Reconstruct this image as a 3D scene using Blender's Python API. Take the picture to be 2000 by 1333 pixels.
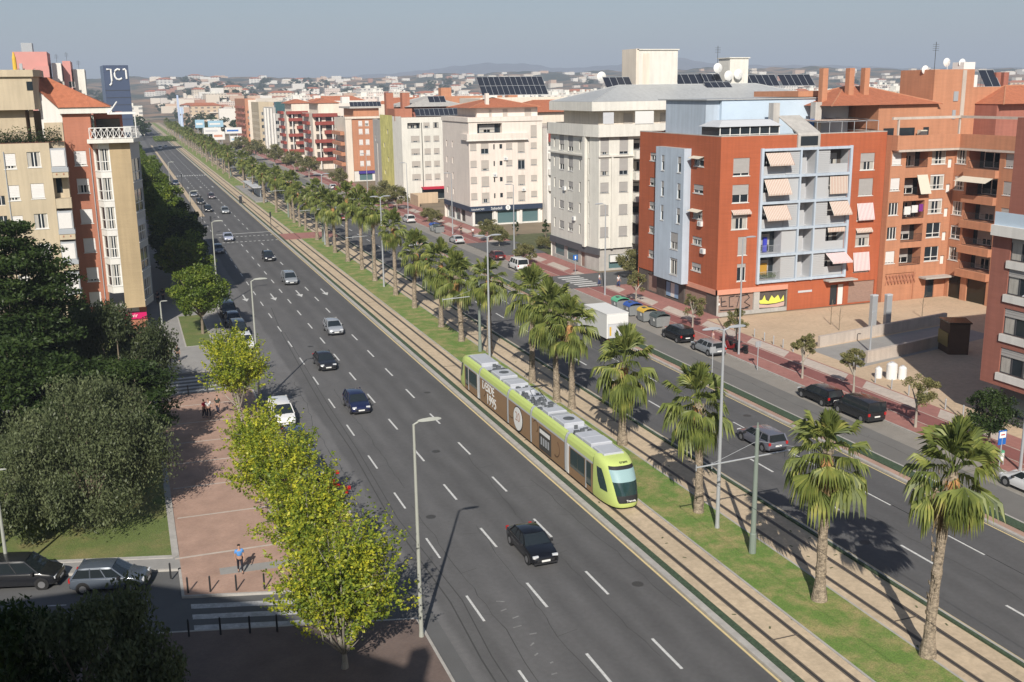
import bpy, bmesh, math, random
import numpy as np
from math import sin, cos, pi, radians, atan2, sqrt
from mathutils import Vector, Matrix
for o in list(bpy.data.objects): bpy.data.objects.remove(o)
S = bpy.context.scene
C = S.collection
# ---------------------------------------------------------------- camera, sky, sun, exposure
cam = bpy.data.cameras.new("camera"); co = bpy.data.objects.new("camera", cam); C.objects.link(co)
cam.sensor_width = 36; cam.lens = 36.71; cam.clip_end = 40000; cam.clip_start = 0.5
th, roll, yaw = radians(13.499), radians(-0.811), radians(20.068)
fw = Vector((sin(yaw)*cos(th), cos(yaw)*cos(th), -sin(th)))
r0 = Vector((cos(yaw), -sin(yaw), 0)); u0 = r0.cross(fw)
rr = r0*cos(roll) + u0*sin(roll); uu = -r0*sin(roll) + u0*cos(roll)
M = Matrix((rr, uu, -fw)).transposed().to_4x4(); M.translation = (0, 0, 26.5)
co.matrix_world = M; S.camera = co
SUN_EL, SUN_AZ = 34.5, 24.0            # light travels towards azimuth 24 degrees (from +Y to +X)
w = bpy.data.worlds.new("World"); S.world = w; w.use_nodes = True
nt = w.node_tree; bg = nt.nodes["Background"]
sky = nt.nodes.new("ShaderNodeTexSky"); sky.sky_type = 'NISHITA'; sky.sun_disc = False
sky.sun_elevation = radians(SUN_EL); sky.sun_rotation = radians(180+SUN_AZ); sky.altitude = 50
sky.air_density = 1.0; sky.dust_density = 1.0; sky.ozone_density = 2.2
nt.links.new(sky.outputs[0], bg.inputs[0]); bg.inputs[1].default_value = 0.062
sl = bpy.data.lights.new("sun", 'SUN'); sl.energy = 5.0; sl.angle = radians(0.5); sl.color = (1.0, 0.94, 0.85)
so = bpy.data.objects.new("sun", sl); C.objects.link(so)
sd = Vector((sin(radians(SUN_AZ))*cos(radians(SUN_EL)), cos(radians(SUN_AZ))*cos(radians(SUN_EL)), -sin(radians(SUN_EL))))
so.rotation_euler = sd.to_track_quat('-Z', 'Y').to_euler(); so.location = (-60, -120, 120)
S.view_settings.view_transform = 'Standard'; S.view_settings.look = 'None'; S.view_settings.exposure = 0.30; S.view_settings.gamma = 1.0
S.render.engine = 'CYCLES'
try:
    S.cycles.use_denoising = True; S.cycles.max_bounces = 6; S.cycles.diffuse_bounces = 3; S.cycles.glossy_bounces = 3
    S.cycles.volume_bounces = 0; S.cycles.transparent_max_bounces = 8; S.cycles.caustics_reflective = False; S.cycles.caustics_refractive = False
except Exception: pass
HAZE = 0.00022
# ---------------------------------------------------------------- helpers
WL = {}
def wl(o): return WL.get(o.name, Vector((0, 0, 0))) if o else Vector((0, 0, 0))
def tag(o, label=None, cat=None, group=None, kind=None):
    if label: o['label'] = label
    if cat: o['category'] = cat
    if group: o['group'] = group
    if kind: o['kind'] = kind
    return o
def thing(name, label, cat, loc=(0, 0, 0), group=None, rz=0):
    o = bpy.data.objects.new(name, None); C.objects.link(o); o.location = loc; o.rotation_euler = (0, 0, rz)
    o.empty_display_size = .2
    WL[o.name] = Vector(loc); return tag(o, label, cat, group)
def children(o): return KIDS.get(o.name, [])
KIDS = {}
def setp(o, parent):
    if parent: o.parent = parent; KIDS.setdefault(parent.name, []).append(o)
def copy_tree(o, parent=None):
    c = o.copy(); C.objects.link(c)
    if parent: c.parent = parent; KIDS.setdefault(parent.name, []).append(c)
    for ch in children(o): copy_tree(ch, c)
    return c
def place(proto, loc, rz=0, label=None, group=None, s=1.0, first=None):
    if first is not None and not first.get(proto.name): first[proto.name] = 1; o = proto
    else: o = copy_tree(proto)
    o.location = loc; o.rotation_euler = (0, 0, rz); o.scale = (s, s, s) if not isinstance(s, tuple) else s
    if label: o['label'] = label
    if group: o['group'] = group
    return o
USED = {}
class MB:
    def __init__(s): s.v = []; s.f = []; s.m = []
    def face(s, pts, mi=0):
        n = len(s.v); s.v += [tuple(p) for p in pts]; s.f.append(tuple(range(n, n+len(pts)))); s.m.append(mi)
    def box(s, x0, x1, y0, y1, z0, z1, mi=0):
        n = len(s.v); s.v += [(x0,y0,z0),(x1,y0,z0),(x1,y1,z0),(x0,y1,z0),(x0,y0,z1),(x1,y0,z1),(x1,y1,z1),(x0,y1,z1)]
        for q in ((0,3,2,1),(4,5,6,7),(0,1,5,4),(1,2,6,5),(2,3,7,6),(3,0,4,7)):
            s.f.append(tuple(n+i for i in q)); s.m.append(mi)
    def prism(s, poly, z0, z1, mi=0, mt=None):
        n = len(s.v); k = len(poly); s.v += [(x,y,z0) for x,y in poly]+[(x,y,z1) for x,y in poly]
        for i in range(k):
            j = (i+1) % k; s.f.append((n+i,n+j,n+k+j,n+k+i)); s.m.append(mi)
        s.f.append(tuple(n+k+i for i in range(k))); s.m.append(mi if mt is None else mt)
        s.f.append(tuple(n+i for i in reversed(range(k)))); s.m.append(mi)
    def rings(s, R_, mi=0, cap=True, close=True, mf=None):
        n = len(s.v); k = len(R_[0])
        for r in R_: s.v += [tuple(p) for p in r]
        for a in range(len(R_)-1):
            for i in range(k if close else k-1):
                j = (i+1) % k; s.f.append((n+a*k+i, n+a*k+j, n+(a+1)*k+j, n+(a+1)*k+i)); s.m.append(mf(a, i) if mf else mi)
        if cap:
            s.f.append(tuple(n+i for i in reversed(range(k)))); s.m.append(mf(0, 0) if mf else mi)
            s.f.append(tuple(n+(len(R_)-1)*k+i for i in range(k))); s.m.append(mf(len(R_)-2, 0) if mf else mi)
    def tube(s, pts, rad, n=8, mi=0, cap=True):
        pts = [Vector(p) for p in pts]; R_ = []
        for i, p in enumerate(pts):
            d = (pts[min(i+1, len(pts)-1)]-pts[max(i-1, 0)]).normalized()
            a = Vector((0,0,1)) if abs(d.z) < .9 else Vector((1,0,0))
            x = d.cross(a).normalized(); y = d.cross(x)
            r = rad[i] if isinstance(rad, (list, tuple)) else rad
            R_.append([p + x*cos(2*pi*k/n)*r - y*sin(2*pi*k/n)*r for k in range(n)])
        s.rings(R_, mi, cap)
    def obox(s, c, ax, ay, az, mi=0):
        c = Vector(c); ax = Vector(ax); ay = Vector(ay); az = Vector(az); n = len(s.v)
        for q in ((-1,-1,-1),(1,-1,-1),(1,1,-1),(-1,1,-1),(-1,-1,1),(1,-1,1),(1,1,1),(-1,1,1)): s.v.append(tuple(c+ax*q[0]+ay*q[1]+az*q[2]))
        for q in ((0,3,2,1),(4,5,6,7),(0,1,5,4),(1,2,6,5),(2,3,7,6),(3,0,4,7)): s.f.append(tuple(n+i for i in q)); s.m.append(mi)
    def mesh(s, name, mats, off=(0,0,0), smooth=False):
        me = bpy.data.meshes.new(name); ox, oy, oz = off
        me.from_pydata([(x-ox, y-oy, z-oz) for x, y, z in s.v], [], s.f)
        for m_ in (mats if isinstance(mats, (list, tuple)) else [mats]): me.materials.append(m_)
        me.polygons.foreach_set('material_index', s.m)
        if smooth:
            me.polygons.foreach_set('use_smooth', [True]*len(me.polygons))
            try: me.set_sharp_from_angle(angle=radians(38))
            except Exception: pass
        me.update(); return me
    def build(s, name, mats, parent=None, smooth=False, loc=None):
        off = wl(parent)
        if parent is None and loc is None:
            a = np.array(s.v); loc = ((a[:,0].min()+a[:,0].max())/2, (a[:,1].min()+a[:,1].max())/2, a[:,2].min())
        if loc is not None and parent is None: off = loc
        o = bpy.data.objects.new(name, s.mesh(name, mats, off, smooth)); C.objects.link(o); setp(o, parent)
        if parent is None: o.location = loc
        WL[o.name] = Vector(off)
        return o
def struct(name, mb, mats, parent=None, label=None):
    o = mb.build(name, mats, parent, loc=(0, 0, 0)); o['kind'] = 'structure'
    if label: o['label'] = label
    return o
# ---------------------------------------------------------------- materials
def mat(name, col, rough=.85, metal=0, n1=None, n2=None, bump=None, spec=.3, stretch=(1,1,1), emit=None):
    """n1/n2: (scale, amount) brightness variation; bump: (scale, strength)"""
    m = bpy.data.materials.new(name); m.use_nodes = True; t = m.node_tree; b = t.nodes['Principled BSDF']
    b.inputs['Roughness'].default_value = rough; b.inputs['Metallic'].default_value = metal
    try: b.inputs['Specular IOR Level'].default_value = spec
    except Exception: pass
    c = (*col, 1)
    if not (n1 or n2 or bump): b.inputs['Base Color'].default_value = c; m.diffuse_color = c; return m
    tc = t.nodes.new('ShaderNodeTexCoord'); mp = t.nodes.new('ShaderNodeMapping'); mp.inputs['Scale'].default_value = stretch
    t.links.new(tc.outputs['Object'], mp.inputs['Vector']); prev = None
    for nn in (n1, n2):
        if not nn: continue
        no = t.nodes.new('ShaderNodeTexNoise'); no.inputs['Scale'].default_value = nn[0]; no.inputs['Detail'].default_value = 4; no.inputs['Roughness'].default_value = .65
        t.links.new(mp.outputs[0], no.inputs['Vector'])
        mr = t.nodes.new('ShaderNodeMapRange'); mr.inputs[1].default_value = .25; mr.inputs[2].default_value = .75
        mr.inputs[3].default_value = 1-nn[1]; mr.inputs[4].default_value = 1+nn[1]; t.links.new(no.outputs['Fac'], mr.inputs[0])
        mx = t.nodes.new('ShaderNodeVectorMath'); mx.operation = 'SCALE'
        if prev is None: mx.inputs[0].default_value = col
        else: t.links.new(prev, mx.inputs[0])
        t.links.new(mr.outputs[0], mx.inputs['Scale']); prev = mx.outputs[0]
    if prev is not None: t.links.new(prev, b.inputs['Base Color'])
    else: b.inputs['Base Color'].default_value = c
    if bump:
        no = t.nodes.new('ShaderNodeTexNoise'); no.inputs['Scale'].default_value = bump[0]; t.links.new(mp.outputs[0], no.inputs['Vector'])
        bp = t.nodes.new('ShaderNodeBump'); bp.inputs['Strength'].default_value = bump[1]; bp.inputs['Distance'].default_value = .05
        t.links.new(no.outputs['Fac'], bp.inputs['Height']); t.links.new(bp.outputs[0], b.inputs['Normal'])
    return m
def ramp_node(t, stops, interp='LINEAR'):
    r = t.nodes.new('ShaderNodeValToRGB'); r.color_ramp.interpolation = interp; e = r.color_ramp.elements
    while len(e) > 1: e.remove(e[-1])
    e[0].position = stops[0][0]; e[0].color = (*stops[0][1], 1)
    for p_, c_ in stops[1:]: q = e.new(p_); q.color = (*c_, 1)
    return r
def leafmat(name, stops, transl=.35, clump=None):
    m = bpy.data.materials.new(name); m.use_nodes = True; t = m.node_tree; t.nodes.clear()
    out = t.nodes.new('ShaderNodeOutputMaterial'); g = t.nodes.new('ShaderNodeNewGeometry')
    src = g.outputs['Random Per Island']
    if clump:
        tc = t.nodes.new('ShaderNodeTexCoord'); no = t.nodes.new('ShaderNodeTexNoise'); no.inputs['Scale'].default_value = clump; no.inputs['Detail'].default_value = 2
        t.links.new(tc.outputs['Object'], no.inputs['Vector'])
        mr = t.nodes.new('ShaderNodeMapRange'); mr.inputs[1].default_value = .3; mr.inputs[2].default_value = .7; t.links.new(no.outputs['Fac'], mr.inputs[0])
        mx = t.nodes.new('ShaderNodeMath'); mx.operation = 'MULTIPLY_ADD'; mx.inputs[1].default_value = .5
        m2 = t.nodes.new('ShaderNodeMath'); m2.operation = 'MULTIPLY'; m2.inputs[1].default_value = .5
        t.links.new(mr.outputs[0], m2.inputs[0]); t.links.new(g.outputs['Random Per Island'], mx.inputs[0]); t.links.new(m2.outputs[0], mx.inputs[2]); src = mx.outputs[0]
    r = ramp_node(t, stops); t.links.new(src, r.inputs[0])
    d = t.nodes.new('ShaderNodeBsdfDiffuse'); tr = t.nodes.new('ShaderNodeBsdfTranslucent'); gl = t.nodes.new('ShaderNodeBsdfGlossy'); gl.inputs['Roughness'].default_value = .45
    a = t.nodes.new('ShaderNodeMixShader'); a.inputs[0].default_value = transl; b = t.nodes.new('ShaderNodeMixShader'); b.inputs[0].default_value = .018
    t.links.new(r.outputs[0], d.inputs[0]); t.links.new(r.outputs[0], tr.inputs[0]); t.links.new(d.outputs[0], a.inputs[1]); t.links.new(tr.outputs[0], a.inputs[2])
    t.links.new(a.outputs[0], b.inputs[1]); t.links.new(gl.outputs[0], b.inputs[2]); t.links.new(b.outputs[0], out.inputs[0])
    return m
def winpat(name, wall, glass, sx, sz, rough=.85):
    """far facade: rows of small openings on the wall itself"""
    m = bpy.data.materials.new(name); m.use_nodes = True; t = m.node_tree; b = t.nodes['Principled BSDF']; b.inputs['Roughness'].default_value = rough
    tc = t.nodes.new('ShaderNodeTexCoord'); sp = t.nodes.new('ShaderNodeSeparateXYZ'); t.links.new(tc.outputs['Object'], sp.inputs[0])
    ad = t.nodes.new('ShaderNodeMath'); ad.operation = 'ADD'; t.links.new(sp.outputs[0], ad.inputs[0]); t.links.new(sp.outputs[1], ad.inputs[1])
    def band(src, period, lo):
        d = t.nodes.new('ShaderNodeMath'); d.operation = 'DIVIDE'; d.inputs[1].default_value = period; t.links.new(src, d.inputs[0])
        f = t.nodes.new('ShaderNodeMath'); f.operation = 'FRACT'; t.links.new(d.outputs[0], f.inputs[0])
        g = t.nodes.new('ShaderNodeMath'); g.operation = 'GREATER_THAN'; g.inputs[1].default_value = lo; t.links.new(f.outputs[0], g.inputs[0]); return g
    a = band(ad.outputs[0], sx, .55); c = band(sp.outputs[2], sz, .55)
    mu = t.nodes.new('ShaderNodeMath'); mu.operation = 'MULTIPLY'; t.links.new(a.outputs[0], mu.inputs[0]); t.links.new(c.outputs[0], mu.inputs[1])
    ge = t.nodes.new('ShaderNodeNewGeometry'); sn = t.nodes.new('ShaderNodeSeparateXYZ'); t.links.new(ge.outputs['Normal'], sn.inputs[0])
    ab = t.nodes.new('ShaderNodeMath'); ab.operation = 'LESS_THAN'; ab.inputs[1].default_value = .5; t.links.new(sn.outputs[2], ab.inputs[0])
    m3 = t.nodes.new('ShaderNodeMath'); m3.operation = 'MULTIPLY'; t.links.new(mu.outputs[0], m3.inputs[0]); t.links.new(ab.outputs[0], m3.inputs[1])
    r = ramp_node(t, [(0, wall), (1, glass)]); t.links.new(m3.outputs[0], r.inputs[0]); t.links.new(r.outputs[0], b.inputs['Base Color'])
    return m
def asphalt(name, base, stops, x0, x1):
    """asphalt whose shade changes across the carriageway (worn wheel tracks, patches), along local X"""
    m = bpy.data.materials.new(name); m.use_nodes = True; t = m.node_tree; b = t.nodes['Principled BSDF']; b.inputs['Roughness'].default_value = .88
    try: b.inputs['Specular IOR Level'].default_value = .25
    except Exception: pass
    tc = t.nodes.new('ShaderNodeTexCoord'); sp = t.nodes.new('ShaderNodeSeparateXYZ'); t.links.new(tc.outputs['Object'], sp.inputs[0])
    mp = t.nodes.new('ShaderNodeMapping'); mp.inputs['Scale'].default_value = (.5, .12, 1); t.links.new(tc.outputs['Object'], mp.inputs[0])
    n = t.nodes.new('ShaderNodeTexNoise'); n.inputs['Scale'].default_value = 1.2; n.inputs['Detail'].default_value = 3; t.links.new(mp.outputs[0], n.inputs['Vector'])
    a = t.nodes.new('ShaderNodeMath'); a.operation = 'MULTIPLY_ADD'; a.inputs[1].default_value = .9; t.links.new(n.outputs['Fac'], a.inputs[0]); t.links.new(sp.outputs[0], a.inputs[2])
    mr = t.nodes.new('ShaderNodeMapRange'); mr.inputs[1].default_value = x0+.45; mr.inputs[2].default_value = x1+.45; t.links.new(a.outputs[0], mr.inputs[0])
    r = ramp_node(t, [((x-x0)/(x1-x0), tuple(c_*k for c_ in base)) for x, k in stops]); t.links.new(mr.outputs[0], r.inputs[0])
    prev = r.outputs[0]
    for sc, am, st in ((.35, .08, (1, .15, 1)), (.9, .07, (1, .35, 1)), (3.5, .06, (1, 1, 1)), (26, .08, (1, 1, 1))):
        mp2 = t.nodes.new('ShaderNodeMapping'); mp2.inputs['Scale'].default_value = st; t.links.new(tc.outputs['Object'], mp2.inputs[0])
        n2 = t.nodes.new('ShaderNodeTexNoise'); n2.inputs['Scale'].default_value = sc; n2.inputs['Detail'].default_value = 4; t.links.new(mp2.outputs[0], n2.inputs['Vector'])
        q = t.nodes.new('ShaderNodeMapRange'); q.inputs[1].default_value = .3; q.inputs[2].default_value = .7; q.inputs[3].default_value = 1-am; q.inputs[4].default_value = 1+am; t.links.new(n2.outputs['Fac'], q.inputs[0])
        v = t.nodes.new('ShaderNodeVectorMath'); v.operation = 'SCALE'; t.links.new(prev, v.inputs[0]); t.links.new(q.outputs[0], v.inputs['Scale']); prev = v.outputs[0]
    t.links.new(prev, b.inputs['Base Color']); return m
def grassmat(name, a, b_, sc=.5, dry=.5):
    m = bpy.data.materials.new(name); m.use_nodes = True; t = m.node_tree; b = t.nodes['Principled BSDF']; b.inputs['Roughness'].default_value = .95
    tc = t.nodes.new('ShaderNodeTexCoord'); n = t.nodes.new('ShaderNodeTexNoise'); n.inputs['Scale'].default_value = sc; n.inputs['Detail'].default_value = 6; n.inputs['Roughness'].default_value = .7
    t.links.new(tc.outputs['Object'], n.inputs['Vector']); r = ramp_node(t, [(dry-.1, a), (dry+.13, b_)]); t.links.new(n.outputs['Fac'], r.inputs[0])
    n2 = t.nodes.new('ShaderNodeTexNoise'); n2.inputs['Scale'].default_value = 14; t.links.new(tc.outputs['Object'], n2.inputs['Vector'])
    q = t.nodes.new('ShaderNodeMapRange'); q.inputs[1].default_value = .3; q.inputs[2].default_value = .7; q.inputs[3].default_value = .72; q.inputs[4].default_value = 1.28; t.links.new(n2.outputs['Fac'], q.inputs[0])
    v = t.nodes.new('ShaderNodeVectorMath'); v.operation = 'SCALE'; t.links.new(r.outputs[0], v.inputs[0]); t.links.new(q.outputs[0], v.inputs['Scale']); t.links.new(v.outputs[0], b.inputs['Base Color'])
    bp = t.nodes.new('ShaderNodeBump'); bp.inputs['Strength'].default_value = .6; bp.inputs['Distance'].default_value = .06; t.links.new(n2.outputs['Fac'], bp.inputs['Height']); t.links.new(bp.outputs[0], b.inputs['Normal'])
    return m
def pavemat(name, c1, c2, joint, sc, rough=.85):
    m = bpy.data.materials.new(name); m.use_nodes = True; t = m.node_tree; b = t.nodes['Principled BSDF']; b.inputs['Roughness'].default_value = rough
    tc = t.nodes.new('ShaderNodeTexCoord'); k = t.nodes.new('ShaderNodeTexBrick'); k.inputs['Scale'].default_value = sc
    k.inputs['Color1'].default_value = (*c1, 1); k.inputs['Color2'].default_value = (*c2, 1); k.inputs['Mortar'].default_value = (*joint, 1); k.inputs['Mortar Size'].default_value = .02
    t.links.new(tc.outputs['Object'], k.inputs['Vector'])
    n2 = t.nodes.new('ShaderNodeTexNoise'); n2.inputs['Scale'].default_value = .6; n2.inputs['Detail'].default_value = 5; t.links.new(tc.outputs['Object'], n2.inputs['Vector'])
    q = t.nodes.new('ShaderNodeMapRange'); q.inputs[1].default_value = .3; q.inputs[2].default_value = .7; q.inputs[3].default_value = .85; q.inputs[4].default_value = 1.15; t.links.new(n2.outputs['Fac'], q.inputs[0])
    v = t.nodes.new('ShaderNodeVectorMath'); v.operation = 'SCALE'; t.links.new(k.outputs[0], v.inputs[0]); t.links.new(q.outputs[0], v.inputs['Scale']); t.links.new(v.outputs[0], b.inputs['Base Color'])
    return m
m_asph = asphalt('asphalt_main', (.118, .116, .116), [(8.6, 1.28), (13.3, 1.3), (13.6, .95), (14.9, .95), (15.2, 1.08), (16.2, .98), (17, 1.08), (18, .91), (18.8, 1.04), (19.8, .86), (20.7, 1.02), (21.6, .83), (22.4, 1.0), (23.3, .83), (24.2, 1.0), (25.2, .83), (26.1, .96)], 8.6, 26.1)
m_asph2 = asphalt('asphalt_right', (.112, .111, .112), [(37.5, .95), (38.5, .9), (39.4, 1.02), (40.4, .88), (41.1, .98), (42.1, .86), (43, .98), (43.9, .87), (44.6, 1), (46, .88), (47, 1), (48.2, .95)], 37.5, 48.2)
m_asph3 = mat('asphalt_service', (.165, .16, .15), n1=(.4, .1), n2=(25, .06))
m_asph4 = mat('asphalt_street', (.12, .12, .12), n1=(.4, .1), n2=(25, .06))
m_bay = mat('parking_concrete', (.27, .25, .22), n1=(.8, .12), n2=(12, .06))
m_white = mat('road_paint', (.58, .58, .56), .7, n1=(5, .3), n2=(14, .2))
m_wornw = mat('worn_paint', (.22, .22, .215), .8, n1=(3, .35))
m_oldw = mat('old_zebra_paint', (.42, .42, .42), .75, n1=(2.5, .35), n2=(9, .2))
m_yell = mat('yellow_paint', (.62, .50, .27), .7, n1=(5, .15))
m_kerb = mat('kerb_stone', (.42, .40, .37), n1=(1.5, .12))
m_sand = mat('track_concrete', (.54, .43, .30), n1=(.6, .13), n2=(5, .12))
m_rail = mat('rail_steel', (.12, .10, .08), .6, .1)
m_turf = mat('hedge_turf', (.055, .085, .05), .95, n1=(8, .5))
m_grass = grassmat('median_grass', (.13, .215, .04), (.34, .28, .12), .55, .53)
m_lawn = grassmat('lawn_grass', (.12, .16, .04), (.23, .20, .08), .3, .56)
m_brickp = pavemat('red_brick_paving', (.43, .275, .21), (.37, .23, .175), (.38, .28, .22), 4)
m_pale = mat('pale_paving', (.52, .45, .39), n1=(.8, .08), n2=(10, .06))
m_shadebrick = pavemat('shade_darkened_brick_paving', (.17, .12, .10), (.14, .10, .085), (.13, .11, .1), 4)  # same brick as the red paving, with the building's shade darkened into its colour
m_palegrey = mat('grey_paving', (.30, .29, .275), n1=(.8, .1), n2=(6, .06))
m_redp = mat('red_paving', (.36, .17, .145), n1=(.7, .1), n2=(10, .07))
m_bike = mat('bike_lane_red', (.25, .10, .09), n1=(.8, .12), n2=(10, .06))
m_beige = mat('plaza_beige', (.55, .42, .29), n1=(.3, .07), n2=(7, .05))
m_earth = mat('dry_ground', (.24, .19, .13), n1=(.01, .3), n2=(.15, .2))
m_leafy = mat('planting_bed', (.10, .11, .05), n1=(1, .4))
# buildings
m_blk = mat('dark_glass', (.02, .028, .035), .08, spec=.6)
m_teal = mat('teal_glass', (.05, .11, .12), .08, spec=.7)
m_shop = mat('shop_glass', (.10, .17, .18), .1, spec=.7)
m_int = mat('room_dark', (.03, .027, .025), .9)
m_wframe = mat('white_frame', (.74, .73, .70), .5)
m_gframe = mat('grey_frame', (.33, .35, .37), .5)
m_dframe = mat('dark_frame', (.06, .06, .065), .5)
m_bframe = mat('brown_frame', (.12, .07, .045), .6)
m_shW = mat('white_shutter', (.66, .64, .62), .6, n1=(2, .04))
m_shG = mat('grey_shutter', (.36, .345, .33), .6, n1=(2, .06))
m_shT = mat('tan_shutter', (.43, .39, .35), .6, n1=(2, .06))
m_curt = mat('curtain', (.42, .40, .36), .9, n1=(3, .25), stretch=(3, 3, .3))
m_redb = mat('orange_red_brick', (.41, .112, .05), n1=(1.2, .07), n2=(3.4, .09), stretch=(.15, .15, 3.5))
m_redb2 = mat('pink_band', (.62, .29, .20), n1=(1, .08))
m_bluew = mat('pale_blue_render', (.45, .52, .60), n1=(.8, .04))
m_bluem = mat('pale_blue_metal', (.50, .60, .70), .5, n1=(.5, .05))
m_lgrey = mat('light_grey_panel', (.52, .53, .55), .6, n1=(1, .05), stretch=(.2, .2, 3))
m_dkbrn = mat('dark_brown_wall', (.10, .085, .075), n1=(1, .3))
m_rawbr = mat('raw_brick', (.30, .20, .16), n1=(3, .2), stretch=(1, 1, 3))
m_orbr = mat('orange_brick', (.48, .225, .13), n1=(1, .06), n2=(3, .05), stretch=(.3, .3, 3))
m_tile = mat('roof_tiles', (.42, .15, .08), n1=(1.5, .15), n2=(6, .1), stretch=(2, 1, 1))
m_whw = mat('white_stone', (.68, .66, .60), n1=(.7, .05), n2=(3, .03))
m_whc = mat('white_render', (.70, .68, .64), n1=(.7, .04))
m_crm = mat('cream_render', (.72, .64, .54), n1=(.7, .05))
m_pnk = mat('pinkish_white_render', (.74, .66, .59), n1=(.7, .04))
m_gry = mat('grey_metal_roof', (.42, .43, .43), .5, n1=(.6, .06), stretch=(3, .2, 1))
m_conc = mat('concrete', (.45, .43, .40), n1=(1, .1))
m_bei = mat('beige_brick', (.43, .33, .20), n1=(1, .05), n2=(3, .05), stretch=(.3, .3, 3))
m_bei2 = mat('cream_yellow_render', (.50, .42, .30), n1=(.5, .05))
m_brk = mat('red_brown_brick', (.40, .165, .105), n1=(1, .06), n2=(3, .06), stretch=(.3, .3, 3))
m_brk2 = mat('dusky_brick', (.33, .13, .095), n1=(1, .07), n2=(3, .05), stretch=(.3, .3, 3))
m_dark = mat('dark_metal', (.035, .037, .04), .5, .2)
m_dslate = mat('dark_slate', (.10, .10, .11), .7, n1=(1, .1))
m_steel = mat('galvanised_steel', (.42, .44, .46), .45, .3)
m_greenp = mat('green_grey_paint', (.20, .24, .21), .5)
m_navy = mat('navy_cladding', (.045, .065, .12), .5, n1=(.1, .08))
m_letter = mat('white_lettering', (.78, .78, .76), .5)
m_blackl = mat('black_lettering', (.02, .02, .02), .6)
m_solar = mat('solar_panel', (.03, .035, .05), .25, .2)
m_olive = mat('mustard_panel', (.60, .56, .20), n1=(.3, .2), n2=(.6, .1))
m_maroon = mat('maroon_balcony', (.27, .06, .045), n1=(1, .08))
m_rose = mat('rose_render', (.56, .27, .24), n1=(.5, .05))
m_green = mat('green_plastic', (.12, .42, .25), .5)
m_bluep = mat('blue_plastic', (.04, .10, .36), .5)
m_yelp = mat('yellow_plastic', (.62, .40, .06), .5)
m_bing = mat('bin_grey', (.22, .23, .23), .6, n1=(3, .1))
m_bind = mat('bin_dark', (.07, .09, .09), .6)
m_plast = mat('white_plastic', (.7, .7, .68), .5)
m_magenta = mat('magenta_sign', (.55, .01, .12), .5)
m_signblue = mat('sign_blue', (.02, .13, .45), .5)
m_bark = mat('bark', (.22, .18, .13), .95, n1=(4, .3), bump=(10, .8), stretch=(1, 1, .3))
m_barkw = mat('pale_bark', (.34, .31, .26), .9, n1=(4, .25), stretch=(1, 1, .3))
m_palm = mat('palm_trunk', (.27, .22, .165), .95, n1=(5.5, .75), n2=(14, .35), bump=(14, 1.0), stretch=(1, 1, 1.6))
m_palmr = mat('palm_boots', (.36, .19, .08), .95, n1=(6, .4), bump=(12, 1.0))
def stripes(name, a, b_, per):
    m = bpy.data.materials.new(name); m.use_nodes = True; t = m.node_tree; b = t.nodes['Principled BSDF']; b.inputs['Roughness'].default_value = .9
    tc = t.nodes.new('ShaderNodeTexCoord'); sp = t.nodes.new('ShaderNodeSeparateXYZ'); t.links.new(tc.outputs['Object'], sp.inputs[0])
    d = t.nodes.new('ShaderNodeMath'); d.operation = 'DIVIDE'; d.inputs[1].default_value = per; t.links.new(sp.outputs[0], d.inputs[0])
    f = t.nodes.new('ShaderNodeMath'); f.operation = 'FRACT'; t.links.new(d.outputs[0], f.inputs[0])
    r = ramp_node(t, [(0, a), (.6, b_)], 'CONSTANT'); t.links.new(f.outputs[0], r.inputs[0]); t.links.new(r.outputs[0], b.inputs['Base Color']); return m
m_awn = stripes('striped_awning', (.58, .53, .46), (.46, .27, .21), .22)
m_awn2 = stripes('pink_striped_awning', (.72, .66, .64), (.55, .25, .27), .2)
m_awc = mat('cream_awning', (.62, .58, .48), .9)
m_wood = stripes('plank_wood', (.27, .165, .085), (.21, .12, .06), .45)
m_lou = mat('louvre', (.44, .45, .46), .6)
LEAF = dict(
 yg=leafmat('yellow_green_leaves', [(0, (.07, .12, .022)), (.3, (.16, .23, .03)), (.55, (.32, .37, .04)), (.82, (.60, .58, .05)), (1, (.62, .56, .06))], .42, .55),
 gr=leafmat('green_leaves', [(0, (.06, .11, .018)), (.6, (.14, .20, .03)), (1, (.30, .34, .04))], .4, .5),
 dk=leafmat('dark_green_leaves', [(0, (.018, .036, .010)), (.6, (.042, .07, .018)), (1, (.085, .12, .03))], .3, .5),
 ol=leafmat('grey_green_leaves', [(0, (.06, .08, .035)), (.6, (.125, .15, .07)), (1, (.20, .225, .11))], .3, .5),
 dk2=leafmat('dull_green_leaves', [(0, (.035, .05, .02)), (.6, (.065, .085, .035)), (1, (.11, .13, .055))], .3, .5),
 br=leafmat('brownish_green_leaves', [(0, (.12, .125, .045)), (.5, (.21, .21, .08)), (1, (.42, .36, .17))], .4, .9),
 pa=leafmat('palm_leaves', [(0, (.07, .10, .03)), (.35, (.15, .19, .05)), (.7, (.28, .32, .085)), (.9, (.46, .45, .13)), (1, (.45, .36, .17))], .42, 1.3),
 dr=leafmat('dry_palm_leaves', [(0, (.20, .13, .06)), (.6, (.36, .27, .14)), (1, (.52, .43, .26))], .3),
)

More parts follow.
